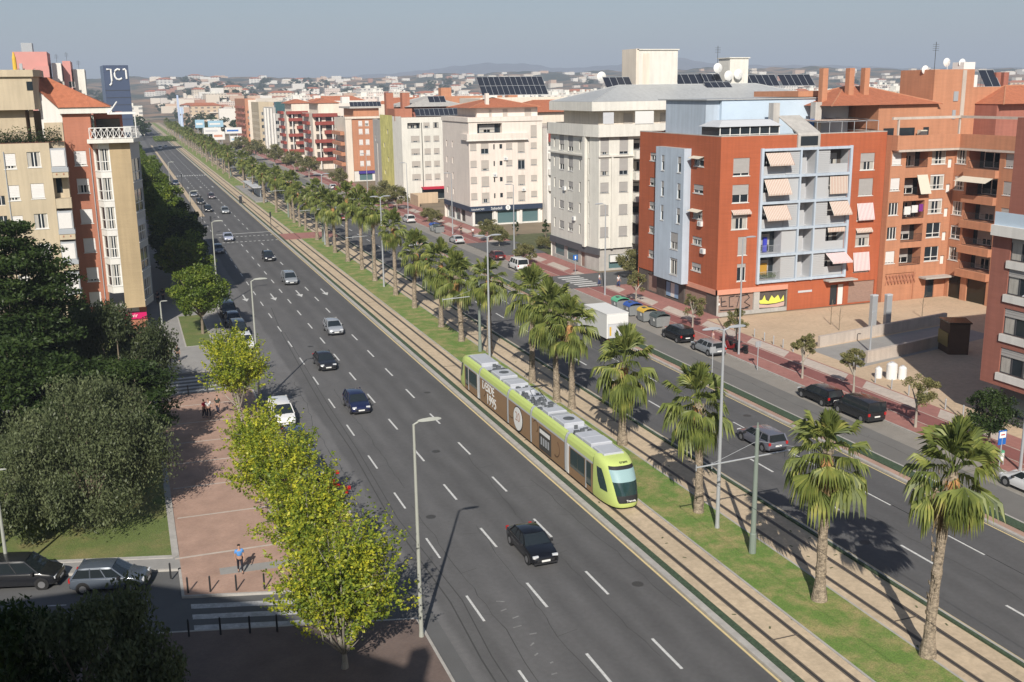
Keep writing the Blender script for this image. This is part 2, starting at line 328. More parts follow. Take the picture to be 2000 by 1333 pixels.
def streak(m, amt=.07, sx=2.2, sz=.16):
    t = m.node_tree; b = t.nodes['Principled BSDF']; l = b.inputs['Base Color'].links
    if not l: return
    src = l[0].from_socket; tc = t.nodes.new('ShaderNodeTexCoord'); prev = src
    for sc, st, am in ((sx, (1, 1, sz/sx*1.0), amt), (.11, (1, 1, 1), amt*.8)):
        mp = t.nodes.new('ShaderNodeMapping'); mp.inputs['Scale'].default_value = st; t.links.new(tc.outputs['Object'], mp.inputs[0])
        n = t.nodes.new('ShaderNodeTexNoise'); n.inputs['Scale'].default_value = sc; n.inputs['Detail'].default_value = 5; t.links.new(mp.outputs[0], n.inputs['Vector'])
        q = t.nodes.new('ShaderNodeMapRange'); q.inputs[1].default_value = .3; q.inputs[2].default_value = .62; q.inputs[3].default_value = 1-am*1.6; q.inputs[4].default_value = 1+am*.4; t.links.new(n.outputs['Fac'], q.inputs[0])
        v = t.nodes.new('ShaderNodeVectorMath'); v.operation = 'SCALE'; t.links.new(prev, v.inputs[0]); t.links.new(q.outputs[0], v.inputs['Scale']); prev = v.outputs[0]
    t.links.new(prev, b.inputs['Base Color'])
for m in (m_redb, m_orbr, m_whw, m_whc, m_crm, m_pnk, m_bei, m_bei2, m_brk, m_brk2, m_bluew, m_conc, m_gry, m_tile, m_sand, m_beige, m_pale, m_redp, m_kerb): streak(m, .075 if m not in (m_whw, m_whc, m_pnk) else .06)
# ---------------------------------------------------------------- ground, roads, pavements
Y0, Y1 = -30, 1300
def strip(name, x0, x1, z, m, y0=Y0, y1=Y1, zb=None, label=None, step=None):
    b = MB()
    if zb is None: b.face([(x0, y0, z), (x1, y0, z), (x1, y1, z), (x0, y1, z)])
    else: b.box(x0, x1, y0, y1, zb, z)
    return struct(name, b, m, label=label)
g = MB(); g.face([(-9000, -600, -.03), (12000, -600, -.03), (12000, 14000, -.03), (-9000, 14000, -.03)]); struct('ground', g, m_earth)
strip('main_carriageway', 8.6, 26.1, 0, m_asph)
strip('far_carriageway', 37.5, 48.2, 0, m_asph2, y1=566)
strip('service_road', 50.15, 53.6, 0, m_asph3, y1=566)
strip('parking_lane', 53.6, 55.9, .002, m_bay, y1=566)
strip('track_bed', 26.9, 37.1, .05, m_sand, zb=-.02)
strip('kerb', 26.1, 26.5, .13, m_kerb, zb=-.02); strip('kerb', 37.3, 37.5, .13, m_kerb, zb=-.02)
for a, b_ in ((26.5, 26.9), (37.1, 37.3)): tag(strip('hedge_strip', a, b_, .17, m_turf, zb=-.02), kind='structure')
strip('median_grass', 29.95, 33.65, .09, m_grass, zb=-.01)
strip('median_kerb', 29.83, 29.95, .10, m_kerb, zb=-.01); strip('median_kerb', 33.65, 33.77, .10, m_kerb, zb=-.01)
b = MB()
for x in (27.72, 29.22, 34.42, 35.95):
    b.box(x-.14, x+.14, Y0, Y1, .045, .056, 0); b.box(x-.035, x+.035, Y0, Y1, .05, .062, 1)
struct('rails', b, [m_rail, m_dark])
strip('separator_kerb', 48.2, 48.45, .13, m_kerb, zb=-.02, y1=566); strip('separator_paving', 48.45, 48.95, .128, m_brickp, zb=-.02, y1=566)
strip('separator_hedge', 48.95, 49.85, .20, m_turf, zb=-.02, y1=566); strip('separator_kerb', 49.85, 50.15, .13, m_kerb, zb=-.02, y1=566)
# right pavement
strip('right_pavement', 56.0, 64.4, .13, m_redp, zb=-.02, y1=600); strip('kerb', 55.85, 56.0, .135, m_kerb, zb=-.02, y1=600)
strip('bike_lane', 58.15, 60.0, .136, m_bike, y1=600)
b = MB()
for x in (58.05, 60.06): b.face([(x, Y0, .14), (x+.1, Y0, .14), (x+.1, Y1, .14), (x, Y1, .14)])
for k in range(-2, 60):
    y = 57.6+k*9.4; b.face([(60.35, y, .142), (62.1, y+1.6, .142), (62.1, y+8.4, .142), (60.35, y+6.8, .142)])
for k in range(-2, 40):
    y = 52.6+k*19; b.box(56.2, 57.9, y, y+.1, .13, .142)
struct('pavement_slabs', b, m_pale)
b = MB(); b.box(62.3, 130, 40, 104.2, -.02, .137); struct('plaza', b, m_beige)
# side streets on the right (cut across the pavement)
for y0, y1 in ((128.5, 138.5), (160.0, 176.0)):
    strip('side_street', 55.8, 110, .146, m_asph4, y0, y1)
b = MB()
for k in range(6): b.face([(57.2, 129.3+k*1.45, .152), (60.6, 129.3+k*1.45, .152), (60.6, 130.0+k*1.45, .152), (57.2, 130.0+k*1.45, .152)])
struct('road_markings', b, m_white)
# left pavements
b = MB(); b.box(.95, 9.15, 103.5, Y1, -.02, .13, 0); struct('left_pavement', b, m_palegrey)
b = MB(); b.prism([(.95, 54.9), (11.6, 51.9), (11.6, 66), (9.15, 66), (9.15, 95.5), (.95, 95.5)], -.02, .13); struct('brick_pavement', b, m_brickp)
b = MB(); b.prism([(-60, -30), (11.95, -30), (11.95, 47.7), (-60, 67.1)], -.02, .13); struct('near_pavement', b, m_shadebrick)
b = MB(); b.box(9.15, 9.3, 66, 95.5, -.02, .135); b.box(9.15, 9.3, 103.5, Y1, -.02, .135); b.box(11.6, 11.75, 51.9, 66, -.02, .135); b.box(9.3, 11.75, 66, 66.15, -.02, .135)
b.prism([(11.95, -30), (12.1, -30), (12.1, 47.8), (-60, 67.25), (-60, 67.1), (11.95, 47.7)], -.02, .135); b.prism([(.95, 54.75), (11.75, 51.72), (11.75, 51.9), (11.6, 51.9), (.95, 54.9)], -.02, .135); b.prism([(.8, 54.8), (.95, 54.76), (.95, 58.6), (.8, 58.65)], -.02, .135); b.prism([(-60, 75.75), (.95, 58.35), (.95, 58.5), (-60, 75.9)], -.02, .135); struct('kerb', b, m_kerb)
b = MB(); b.prism([(-70, 60), (-70, 85), (13, 60), (13, 40)], .0, .004); struct('side_street', b, m_asph4); strip('side_street', -70, 9.6, .004, m_asph4, 95.5, 103.5)
b = MB()
for k, y in enumerate((66.0, 71.5, 76.6, 81.4, 86.6, 91.8)): b.face([(1.15, y, .134), (8.4, y-.2, .134), (8.4, y-.03, .134), (1.15, y+.17, .134)])
b.face([(.7, 59.75, .134), (11.5, 59.55, .134), (11.5, 59.75, .134), (.7, 59.95, .134)])
struct('paving_bands', b, m_pale)
b = MB(); b.prism([(3.0, 56.7), (11.5, 56.0), (11.5, 57.0), (3.0, 57.6)], .131, .1345); struct('tactile_strip', b, m_palegrey)
b = MB(); b.prism([(-60, 78.0), (.55, 60.4), (.55, 95.5), (-60, 95.5)], -.02, .16); struct('lawn', b, m_lawn)
b = MB(); b.box(.55, .95, 60.3, 95.5, -.02, .17); b.prism([(-60, 77.7), (.6, 60.0), (.95, 60.3), (.55, 60.4), (-60, 78.0)], -.02, .168); struct('lawn_kerb', b, m_kerb)
b = MB(); b.prism([(-60, 75.9), (.95, 58.5), (.95, 60.3), (.6, 60.0), (-60, 77.7)], -.02, .13); struct('lawn_pavement', b, m_palegrey)
b = MB(); b.box(4.6, 7.3, 114.8, 131.5, .12, .15); struct('lawn', b, m_lawn)
b = MB(); b.box(4.45, 7.45, 114.6, 131.7, .12, .142); struct('lawn_kerb', b, m_kerb)
b = MB(); b.box(-60, .95, 103.5, 122, -.02, .1); struct('lawn', b, m_lawn)
# orange earth verge between carriageway and slip road further on
b = MB(); b.face([(14.9, 243, .05), (16.1, 243, .05), (15.9, 610, .05), (15.0, 610, .05)]); struct('earth_verge', b, m_sand)
# markings
b = MB(); w_ = MB()
def dash(x, y0, y1, hw=.08): b.face([(x-hw, y0, .006), (x+hw, y0, .006), (x+hw, y1, .006), (x-hw, y1, .006)])
D = 8.02
ph = {15.22: 46.4, 18.79: 46.6, 22.39: 46.7}
for x, p0 in ph.items():
    y = p0-8*D
    while y < 640:
        if not (194 < y < 212): dash(x, y, y+3.0, .065 if x < 16 else .075)
        y += D
for x, p0 in ((41.1, 58.9), (44.65, 50.9)):
    y = p0-8*8.0
    while y < 640: dash(x, y, y+2.9); y += 8.02
for yy in (197.0, 204.6): 
    for k in range(13): b.face([(15.8+k*.8, yy, .007), (16.2+k*.8, yy, .007), (16.2+k*.8, yy+.55, .007), (15.8+k*.8, yy+.55, .007)])
b.face([(15.6, 209, .007), (26, 209.6, .007), (26, 210.1, .007), (15.6, 209.5, .007)])
for k in range(13): b.face([(15.8+k*.8, 370, .007), (16.25+k*.8, 370, .007), (16.25+k*.8, 373, .007), (15.8+k*.8, 373, .007)])
def arrow(x, y, s=1.0):
    b.face([(x-.09, y-.2, .008), (x+.09, y-.2, .008), (x+.09, y+3.2*s, .008), (x-.09, y+3.2*s, .008)])
    b.face([(x, y-2.0*s, .009), (x+.45, y, .009), (x-.45, y, .009)])
for x, y in ((20.8, 140.6), (24.2, 140.4), (17.2, 139.6), (13.6, 140.4), (17.2, 322), (20.8, 322), (24.2, 322)): arrow(x, y)
struct('road_markings', b, m_white); b = MB()
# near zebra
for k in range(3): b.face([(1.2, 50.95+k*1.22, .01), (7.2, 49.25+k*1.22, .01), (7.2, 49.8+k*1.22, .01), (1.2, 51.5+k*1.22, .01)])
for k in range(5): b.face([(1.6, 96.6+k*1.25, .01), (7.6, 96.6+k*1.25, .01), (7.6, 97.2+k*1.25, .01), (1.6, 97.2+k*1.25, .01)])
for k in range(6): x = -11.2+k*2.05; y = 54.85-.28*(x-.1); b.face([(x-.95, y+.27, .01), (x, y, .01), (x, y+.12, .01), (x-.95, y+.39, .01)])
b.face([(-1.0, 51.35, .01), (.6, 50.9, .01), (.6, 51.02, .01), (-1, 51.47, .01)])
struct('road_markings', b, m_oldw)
RNG = random.Random(3)
for k in range(9):   # worn letters of an old bus lane legend
    x = 16.85+RNG.uniform(-.35, .35); y = 40.5+k*.95; a = RNG.uniform(-.6, .6); w_.obox((x, y, .005), (.2*cos(a)*RNG.uniform(.4, 1.3), .2*sin(a), 0), (-.04*sin(a), .05*cos(a), 0), (0, 0, .0015))
struct('worn_markings', w_, m_wornw)
b = MB()
for x in (26.0,): b.face([(x-.07, Y0, .006), (x+.07, Y0, .006), (x+.07, Y1, .006), (x-.07, Y1, .006)])
b.face([(37.58, Y0, .006), (37.72, Y0, .006), (37.72, Y1, .006), (37.58, Y1, .006)])
b.face([(48.0, Y0, .006), (48.12, Y0, .006), (48.12, Y1, .006), (48.0, Y1, .006)])
struct('edge_lines', b, m_yell)
# crack seal / trench patch in the near lane
b = MB(); pts = [(13.75, 20), (13.9, 43), (14.2, 49), (13.9, 61), (14.3, 75), (14.25, 85), (14.5, 96), (15.1, 117), (16.0, 133)]
for (xa, ya), (xb, yb) in zip(pts, pts[1:]):
    b.face([(xa-.04, ya, .003), (xa+.04, ya, .003), (xb+.04, yb, .003), (xb-.04, yb, .003)])
pts = [(14.3, 20), (14.45, 43), (14.85, 49), (14.0+.35, 61), (14.75, 75), (14.85, 88), (15.5, 118)]
for (xa, ya), (xb, yb) in zip(pts, pts[1:]):
    b.face([(xa-.03, ya, .003), (xa+.03, ya, .003), (xb+.03, yb, .003), (xb-.03, yb, .003)])
for x0, ya, yb in ((15.35, 36, 62), (18.6, 34, 58), (22.0, 40, 70), (16.1, 66, 92), (42.3, 38, 66), (52.0, 50, 90), (12.6, 60, 96), (25.3, 44, 64)):
    x = x0; y = ya
    while y < yb:
        nx = x+RNG.uniform(-.14, .14); ny = y+RNG.uniform(.5, 1.3); h_ = RNG.uniform(.012, .026); b.face([(x-h_, y, .0035), (x+h_, y, .0035), (nx+h_, ny, .0035), (nx-h_, ny, .0035)]); x, y = nx, ny
        if RNG.random() < .16: k_ = RNG.uniform(-1.4, 1.4); b.face([(x, y, .0036), (x, y+.03, .0036), (x+k_, y+.35, .0036), (x+k_, y+.32, .0036)])
struct('patch_seams', b, mat('seam_tar', (.062, .062, .06), .85))
# dark joints and spots on the track bed
b = MB()
for y in (39.3, 58, 96, 131, 170): b.box(27.7, 29.25, y-.04, y+.04, .05, .066)
for y in (38.6, 74, 112): b.box(34.42, 35.95, y-.04, y+.04, .05, .066)
struct('track_drains', b, m_rail)
b = MB()
for k in range(60):
    x = RNG.choice((27.1, 28.4, 29.6, 34.0, 35.1, 36.5))+RNG.uniform(-.35, .35); y = RNG.uniform(33, 110); a = RNG.random()*3
    b.obox((x, y, .053), (.12*cos(a)*RNG.uniform(.5, 1.5), .12*sin(a), 0), (-.05*sin(a), .05*cos(a), 0), (0, 0, .002))
struct('weed_spots', b, m_leafy)
# crossing through the median at Y~200 and stop platform
b = MB(); b.box(26.1, 37.5, 196, 204.5, .0, .10); struct('median_crossing', b, m_redp)
b = MB(); b.box(30.2, 33.4, 268, 318, .05, .38, 0); struct('tram_platform', b, m_palegrey)
# plaza furniture in the ground: ramp walls
b = MB(); b.face([(64.5, 79.5, .141), (86, 84.6, .141), (86, 91, .141), (64.5, 87.3, .141)]); struct('ramp_floor', b, m_palegrey)
# ---------------------------------------------------------------- vehicles
PAINT = {}
def paint(c):
    if c not in PAINT:
        m = bpy.data.materials.new('car_paint'); m.use_nodes = True; b = m.node_tree.nodes['Principled BSDF']; b.inputs['Base Color'].default_value = (*c, 1)
        b.inputs['Roughness'].default_value = .25; b.inputs['Metallic'].default_value = .25 if .1 < max(c) < .5 else .0
        try: b.inputs['Coat Weight'].default_value = .6; b.inputs['Coat Roughness'].default_value = .08
        except Exception: pass
        PAINT[c] = m
    return PAINT[c]
m_tyre = mat('tyre_rubber', (.02, .02, .02), .85); m_rim = mat('wheel_rim', (.38, .38, .39), .35, .7)
m_cgl = mat('car_glass', (.018, .024, .028), .06, spec=.8); m_head = mat('headlight_lens', (.62, .64, .66), .15, spec=.8)
m_tail = mat('tail_light_lens', (.42, .02, .02), .25); m_plate = mat('number_plate', (.75, .75, .73), .5); m_blackp = mat('black_trim', (.025, .025, .027), .6)
SH = {  # type: L, W, H, bonnet start, windscreen top, roof end, tail glass base, deck z (fractions of length from rear), belt
 'hatch': (4.05, 1.72, 1.47, .74, .56, .12, .02, .92, .90),
 'estate': (4.5, 1.76, 1.48, .75, .58, .07, .01, .95, .90),
 'sedan': (4.45, 1.75, 1.42, .73, .57, .26, .12, .93, .90),
 'mpv': (4.4, 1.82, 1.68, .80, .62, .05, .01, 1.0, .98),
 'van': (4.6, 1.85, 1.85, .80, .66, .02, .0, 1.05, 1.02)}
CARM = {}
def make_car(name, label, col, kind='hatch', group=None, strobe=False):
    L, W, H_, tb, tw, tr, tg, deck, belt = SH[kind]; hw = W/2
    root = thing(name, label, 'van' if kind == 'van' else 'car', (0, 0, 0), group)
    key = kind
    Y = lambda t: (t-.5)*L
    if key not in CARM:
        B = MB(); R_ = []
        st = [(0, .84, .35, .72), (.012, .93, .28, deck-.06), (.04, .975, .24, deck), (.12, 1, .22, deck+.01), (.3, 1, .2, belt+.03), (.5, 1, .2, belt+.01), (.66, 1, .2, belt-.01), (tb, 1, .2, belt-.0), (.84, .99, .21, belt-.07), (.92, .965, .22, belt-.13), (.965, .92, .24, belt-.2), (.99, .82, .28, belt-.29), (1, .7, .34, .52)]
        for t, k, zb, zt in st:
            x = hw*k; y = Y(t)
            half = [(x*.82, zb), (x*.97, zb+.08), (x, .5 if zt > .6 else (zb+zt)/2), (x*.985, zt-.09), (x*.93, zt-.015), (x*.5, zt+.02), (0, zt+.03)]
            ring = [(a, y, z) for a, z in half] + [(-a, y, z) for a, z in reversed(half[:-1])]
            R_.append(ring)
        B.rings(R_, 0)
        # roof shell and pillars
        zb = belt-.02; yb0, yb1, yt0, yt1 = Y(tg)+.03, Y(tb)-.02, Y(tr), Y(tw); zr = H_-.06
        xt = hw*.74 if kind != 'van' else hw*.84; xb = hw*.93
        def gl(u, v):  # u along 0 rear..1 front, v 0 belt ..1 roof
            return (yb0+(yb1-yb0)*u)*(1-v)+(yt0+(yt1-yt0)*u)*v, zb+(zr-zb)*v, xb+(xt-xb)*v
        roof = []
        for u, dz in ((0, -.035), (.08, .0), (.3, .045), (.6, .055), (.9, .02), (1, -.03)):
            y = yt0-.03+(yt1-yt0+.06)*u
            roof.append([(xt+.02, y, zr-.05), (xt-.02, y, zr+.01+dz*.6), (xt*.5, y, zr+.045+dz), (0, y, zr+.055+dz), (-xt*.5, y, zr+.045+dz), (-xt+.02, y, zr+.01+dz*.6), (-xt-.02, y, zr-.05), (0, y, zr-.06)])
        B.rings(roof, 0)
        for s_ in (1, -1):
            for u, wd in ((0, .07), (.36, .035), (.66, .035) if kind != 'van' else (.66, .03), (1, .045)):
                y0, z0, x0 = gl(u, 0); y1, z1, x1 = gl(u, 1)
                B.tube([(s_*(x0+.005), y0, z0-.02), (s_*(x1+.01), y1, z1)], wd, 4, 0)
            B.tube([(s_*(xb+.01), yb0, zb+.02), (s_*(xb+.01), yb1, zb+.02)], .035, 4, 0)
        B.box(-hw*.6, hw*.6, Y(1)-.03, Y(1)+.012, .38, .52, 1); B.box(-hw*.8, hw*.8, Y(1)-.12, Y(1)-.01, .22, .34, 1); B.box(-hw*.8, hw*.8, Y(0)-.02, Y(0)+.1, .3, .46, 1)
        for s_ in (1, -1):
            for yy in (Y(.82), Y(.18)):
                B.tube([(s_*(hw-.12), yy, .34), (s_*(hw+.004), yy, .34)], .385, 16, 1)
        G_ = MB()
        def pane(u0_, u1_, s_):
            q = [gl(u0_, 0), gl(u1_, 0), gl(u1_, .97), gl(u0_, .97)]
            pts = [(s_*x, y, z) for y, z, x in q]; G_.face(pts if s_ > 0 else pts[::-1])
        sidegl = {}
        for s_ in (1, -1):
            G_ = MB(); pane(0, 1, s_); sidegl[s_] = G_.mesh('side_window', m_cgl)
        F_ = MB(); ya, za, xa = gl(1, 0); yc, zc, xc = gl(1, .98); F_.face([(-xa, ya, za), (xa, ya, za), (xc, yc, zc), (-xc, yc, zc)][::-1])
        F_.face([(-xa, ya, za), (-xc, yc, zc), (0, yc+.06, zc+.01), (0, ya+.1, za)]); F_.face([(xa, ya, za), (0, ya+.1, za), (0, yc+.06, zc+.01), (xc, yc, zc)])
        Rr = MB(); ya, za, xa = gl(0, 0.05); yc, zc, xc = gl(0, .95); Rr.face([(-xa, ya-.03, za), (xa, ya-.03, za), (xc, yc-.03, zc), (-xc, yc-.03, zc)])
        Wh = MB(); Wh.tube([(-.1, 0, 0), (.1, 0, 0)], .32, 18)
        Ri = MB(); Ri.tube([(.09, 0, 0), (.107, 0, 0)], .2, 10)
        Li = MB(); Li.box(-.17, .17, -.06, .05, -.06, .07)
        Tl = MB(); Tl.box(-.09, .09, -.03, .05, -.13, .1)
        Pl = MB(); Pl.box(-.26, .26, -.01, .01, -.055, .055)
        Mi = MB(); Mi.box(-.1, .1, -.06, .06, -.07, .07)
        CARM[key] = dict(b=B, side=sidegl, f=F_.mesh('windscreen', m_cgl), r=Rr.mesh('rear_window', m_cgl), wh=Wh.mesh('tyre', m_tyre, smooth=True), ri=Ri.mesh('rim', m_rim), li=Li.mesh('headlight', m_head), tl=Tl.mesh('tail_light', m_tail), pl=Pl.mesh('number_plate', m_plate), mi=Mi.mesh('mirror', m_blackp), hw=hw, L=L, belt=belt, deck=deck)
    K = CARM[key]
    def ch(nm, me, loc=(0, 0, 0), par=root, rz=0):
        o = bpy.data.objects.new(nm, me); C.objects.link(o); setp(o, par); o.location = loc; o.rotation_euler = (0, 0, rz); return o
    ch('body', K['b'].mesh('body', [paint(col), m_blackp], smooth=True))
    ch('side_window', K['side'][1]); ch('side_window', K['side'][-1]); ch('windscreen', K['f']); ch('rear_window', K['r'])
    for s_ in (1, -1):
        for yy in (Y(.82), Y(.18)):
            wv = ch('wheel', K['wh'], (s_*(hw-.09), yy, .32), rz=0 if s_ > 0 else pi); ch('rim', K['ri'], par=wv)
        ch('headlight', K['li'], (s_*hw*.68, Y(.975), .66)); ch('tail_light', K['tl'], (s_*hw*.84, Y(.004), .82)); ch('mirror', K['mi'], (s_*(hw+.06), Y(tb)-.32, belt+.02))
    ch('number_plate', K['pl'], (0, Y(1)+.02, .43)); ch('number_plate', K['pl'], (0, Y(0)-.03, .62))
    return root
CARP = {}
def put_car(kind, col, x, y, facing, label, name='car', group=None, dz=0.0):
    """facing: -1 towards the camera (front at low y), 1 away; or an angle in degrees"""
    key = (kind, col)
    if key not in CARP: CARP[key] = [make_car(name, label, col, kind), False]
    pr = CARP[key]
    o = pr[0] if not pr[1] else copy_tree(pr[0]); pr[1] = True
    o.location = (x, y, dz); o.rotation_euler = (0, 0, pi if facing == -1 else 0 if facing == 1 else radians(facing))
    o['label'] = label; o['category'] = 'van' if kind == 'van' else 'car'
    if group: o['group'] = group
    return o
BK, NV, SV, LG, DG, WH, GB, DB = (.005, .005, .007), (.009, .014, .055), (.40, .42, .45), (.30, .32, .34), (.05, .055, .06), (.74, .74, .73), (.16, .18, .22), (.03, .045, .09)
gd = 'cars driving on the near carriageway'
put_car('sedan', BK, 20.5, 53.2, -1, 'glossy black saloon driving on the near carriageway beside the front of the tram', group=gd)
put_car('hatch', NV, 16.95, 85.6, -1, 'dark blue hatchback with a pale sunstrip in the lane beside the parked white car', group=gd)
put_car('sedan', (.014, .014, .018), 17.0, 101.0, -1, 'black saloon whose side touches the long thin shadow of a lamp post', group=gd)
put_car('hatch', SV, 20.7, 115.8, -1, 'bright silver hatchback driving between the black saloon and the painted arrows', group=gd)
put_car('mpv', LG, 20.9, 150.0, -1, 'grey people carrier just past the row of white painted arrows', group=gd)
put_car('hatch', (.012, .012, .015), 20.9, 173.0, -1, 'black hatchback driving between the zebra crossing and the grey people carrier', group=gd)
put_car('sedan', (.36, .39, .50), 17.1, 200.5, -1, 'pale blue grey saloon driving over the dotted zebra crossing', group=gd)
put_car('hatch', GB, 14.0, 185.0, -1, 'blue car standing in tree shade beside the stop line', group=gd)
put_car('hatch', LG, 20.9, 247.5, -1, 'light blue grey hatchback first behind the stop line in the middle lane', group=gd)
put_car('hatch', BK, 17.6, 253.5, -1, 'black car with bright headlights first behind the stop line in the left lane', group=gd)
put_car('sedan', BK, 17.2, 272.5, -1, 'second black car waiting in the left lane queue', group=gd)
put_car('sedan', GB, 17.0, 293.5, -1, 'third dark blue car at the back of the left lane queue', group=gd)
put_car('hatch', (.10, .07, .08), 20.9, 285.0, -1, 'dark reddish car behind the light blue hatchback in the middle lane', group=gd)
put_car('van', WH, 18.3, 562.0, -1, 'small white van far up the avenue near the distant zebra', group=gd)
put_car('hatch', (.55, .57, .6), 21.5, 575.0, -1, 'small silver car far up the avenue beside the white van', group=gd)
gp = 'cars parked along the near pavement'
put_car('mpv', WH, 10.45, 84.6, -1, 'white people carrier parked under the yellow trees with its windscreen in the sun', group=gp)
put_car('sedan', DB, 10.5, 77.6, -1, 'dark blue car parked in front of the white people carrier', group=gp)
put_car('hatch', DG, 10.5, 71.3, -1, 'dark grey car half hidden by the yellow trees in front of the dark blue one', group=gp)
for i, (y, c, k, l) in enumerate([(112.5, WH, 'hatch', 'white hatchback parked behind yellow leaves near the grey forecourt'), (118.6, BK, 'mpv', 'black people carrier parked beside the small round tree'), (124.6, DB, 'hatch', 'dark blue hatchback with a glinting windscreen parked behind the black people carrier'), (130.6, BK, 'mpv', 'black boxy car parked third from the small round tree'), (136.8, NV, 'hatch', 'navy hatchback parked at the edge of the tree shadow'), (169, DB, 'sedan', 'dark blue car parked in deep tree shade below the zebra'), (176, WH, 'hatch', 'white car parked in shade under the street trees'), (183, GB, 'hatch', 'blue grey car parked in shade level with the waiting blue car'), (190, SV, 'hatch', 'silver car parked in shade just below the zebra'), (207, BK, 'van', 'dark van parked in shade just above the zebra')]):
    put_car(k, c, 10.5, y, -1, l, group=gp)
for i, (x, y, c, k, l) in enumerate([(7.5, 430, WH, 'van', 'white van parked on the slip road beyond the street trees'), (7.5, 420, GB, 'sedan', 'blue car parked behind the slip road white van'), (8.0, 412, NV, 'hatch', 'navy car parked third on the far slip road'), (8.2, 404, WH, 'hatch', 'white hatchback parked fourth on the far slip road'), (14.5, 335, DB, 'hatch', 'dark blue car standing on the pink verge by the far zebra')]):
    put_car(k, c, x, y, -1, l, group='cars on the far slip road')
gs = 'cars parked along the service road'
put_car('mpv', (.006, .006, .0075), 54.6, 97.2, 1, 'black people carrier parked beside the recycling bins', group=gs)
put_car('estate', LG, 54.7, 91.0, 1, 'silver grey estate car parked behind the black people carrier', group=gs)
put_car('estate', (.006, .0065, .008), 54.7, 72.3, 1, 'black estate car parked under the small tree on the service road', group=gs)
put_car('van', (.016, .017, .019), 54.9, 67.4, 1, 'dark grey high roofed car parked behind the black estate', group=gs)
put_car('hatch', (.70, .70, .70), 54.8, 49.6, 1, 'white hatchback parked beside the bus stop post', group=gs)
put_car('van', (.72, .72, .71), 55.0, 147.5, 1, 'small white van parked opposite the grey and white corner building', group=gs)
put_car('sedan', (.10, .02, .02), 55.2, 158.0, 1, 'dark red car parked in front of the small white van', group=gs)
put_car('sedan', (.5, .5, .5), 54.9, 178.5, 1, 'silver car parked near the pavement bins by the bank', group=gs)
put_car('mpv', (.6, .6, .6), 54.9, 212, 1, 'white people carrier parked opposite the white block with the mustard wall', group=gs)
put_car('hatch', BK, 55.0, 250, 1, 'black hatchback parked under street trees far along the service road', group=gs)
put_car('mpv', (.08, .1, .2), 55.0, 262, 1, 'dark blue car parked beside the far black hatchback', group=gs)
put_car('hatch', (.3, .02, .02), 55.0, 290, 1, 'red car parked beyond the dark blue one on the service road', group=gs)
put_car('hatch', (.65, .65, .65), 55.0, 297, 1, 'white car parked furthest along the visible service road', group=gs)
put_car('estate', (.15, .155, .19), 43.6, 64.4, 1, 'blue grey hatchback driving away between the catenary pole and the big palm', group='cars driving away')
for i, (x, y, c, k, l) in enumerate([(42.8, 160, BK, 'hatch', 'black car driving away behind the middle palm trunks'), (46.2, 178, SV, 'sedan', 'silver car driving away beyond the median crossing'), (42.8, 222, (.3, .03, .03), 'hatch', 'red car glimpsed between the far palm trunks'), (46.4, 255, NV, 'sedan', 'navy car glimpsed behind the far palms'), (39.6, 300, BK, 'mpv', 'black car glimpsed beside the tram platform')]):
    put_car(k, c, x, y, 1, l, group='cars driving away')
put_car('mpv', (.016, .017, .02), -7.5, 60.0, -105.6, 'dark car parked at the kerb of the shaded side street behind the silver one', group='cars in the side street')
put_car('hatch', (.10, .12, .15), -2.75, 57.75, -105.6, 'pale blue grey three door hatchback parked in the side street beside the lawn', group='cars in the side street')
# delivery truck
t = thing('delivery_truck', 'white box truck with a silver rear shutter driving behind the palms', 'truck', (47.2, 99.8, 0))
b = MB(); b.box(46.0, 48.5, 96.9, 102.6, .95, 3.55); b.box(45.97, 48.53, 96.87, 102.63, 3.5, 3.6); b.build('cargo_box', m_plast, t)
b = MB(); b.box(46.12, 48.38, 96.84, 96.895, 1.0, 2.45); b.build('rear_shutter', m_lgrey, t)
b = MB(); b.box(46.12, 48.38, 96.84, 96.895, 2.5, 3.4); b.build('rear_panel', m_plast, t)
b = MB()
for x in (46.3, 48.0): b.box(x, x+.2, 96.82, 96.9, 1.25, 2.2)
b.build('orange_strip', m_yelp, t)
b = MB(); b.rings([[(46.15, y, .6), (48.35, y, .6), (48.35, y, z), (46.15, y, z)] for y, z in ((102.8, 2.5), (103.6, 2.6), (104.2, 2.4), (104.7, 1.5), (104.8, 1.2))]); b.build('cab', m_plast, t)
b = MB(); b.box(46.3, 48.2, 96.9, 104, .55, .93); b.build('chassis', m_dark, t)
for x in (46.2, 48.3):
    for y in (98.3, 103.6): b = MB(); b.tube([(x-.12, y, .42), (x+.12, y, .42)], .42, 14); b.build('wheel', m_tyre, t)
for x in (46.15, 48.35): b = MB(); b.box(x-.12, x+.12, 96.8, 96.86, .7, .88); b.build('tail_light', m_tail, t)
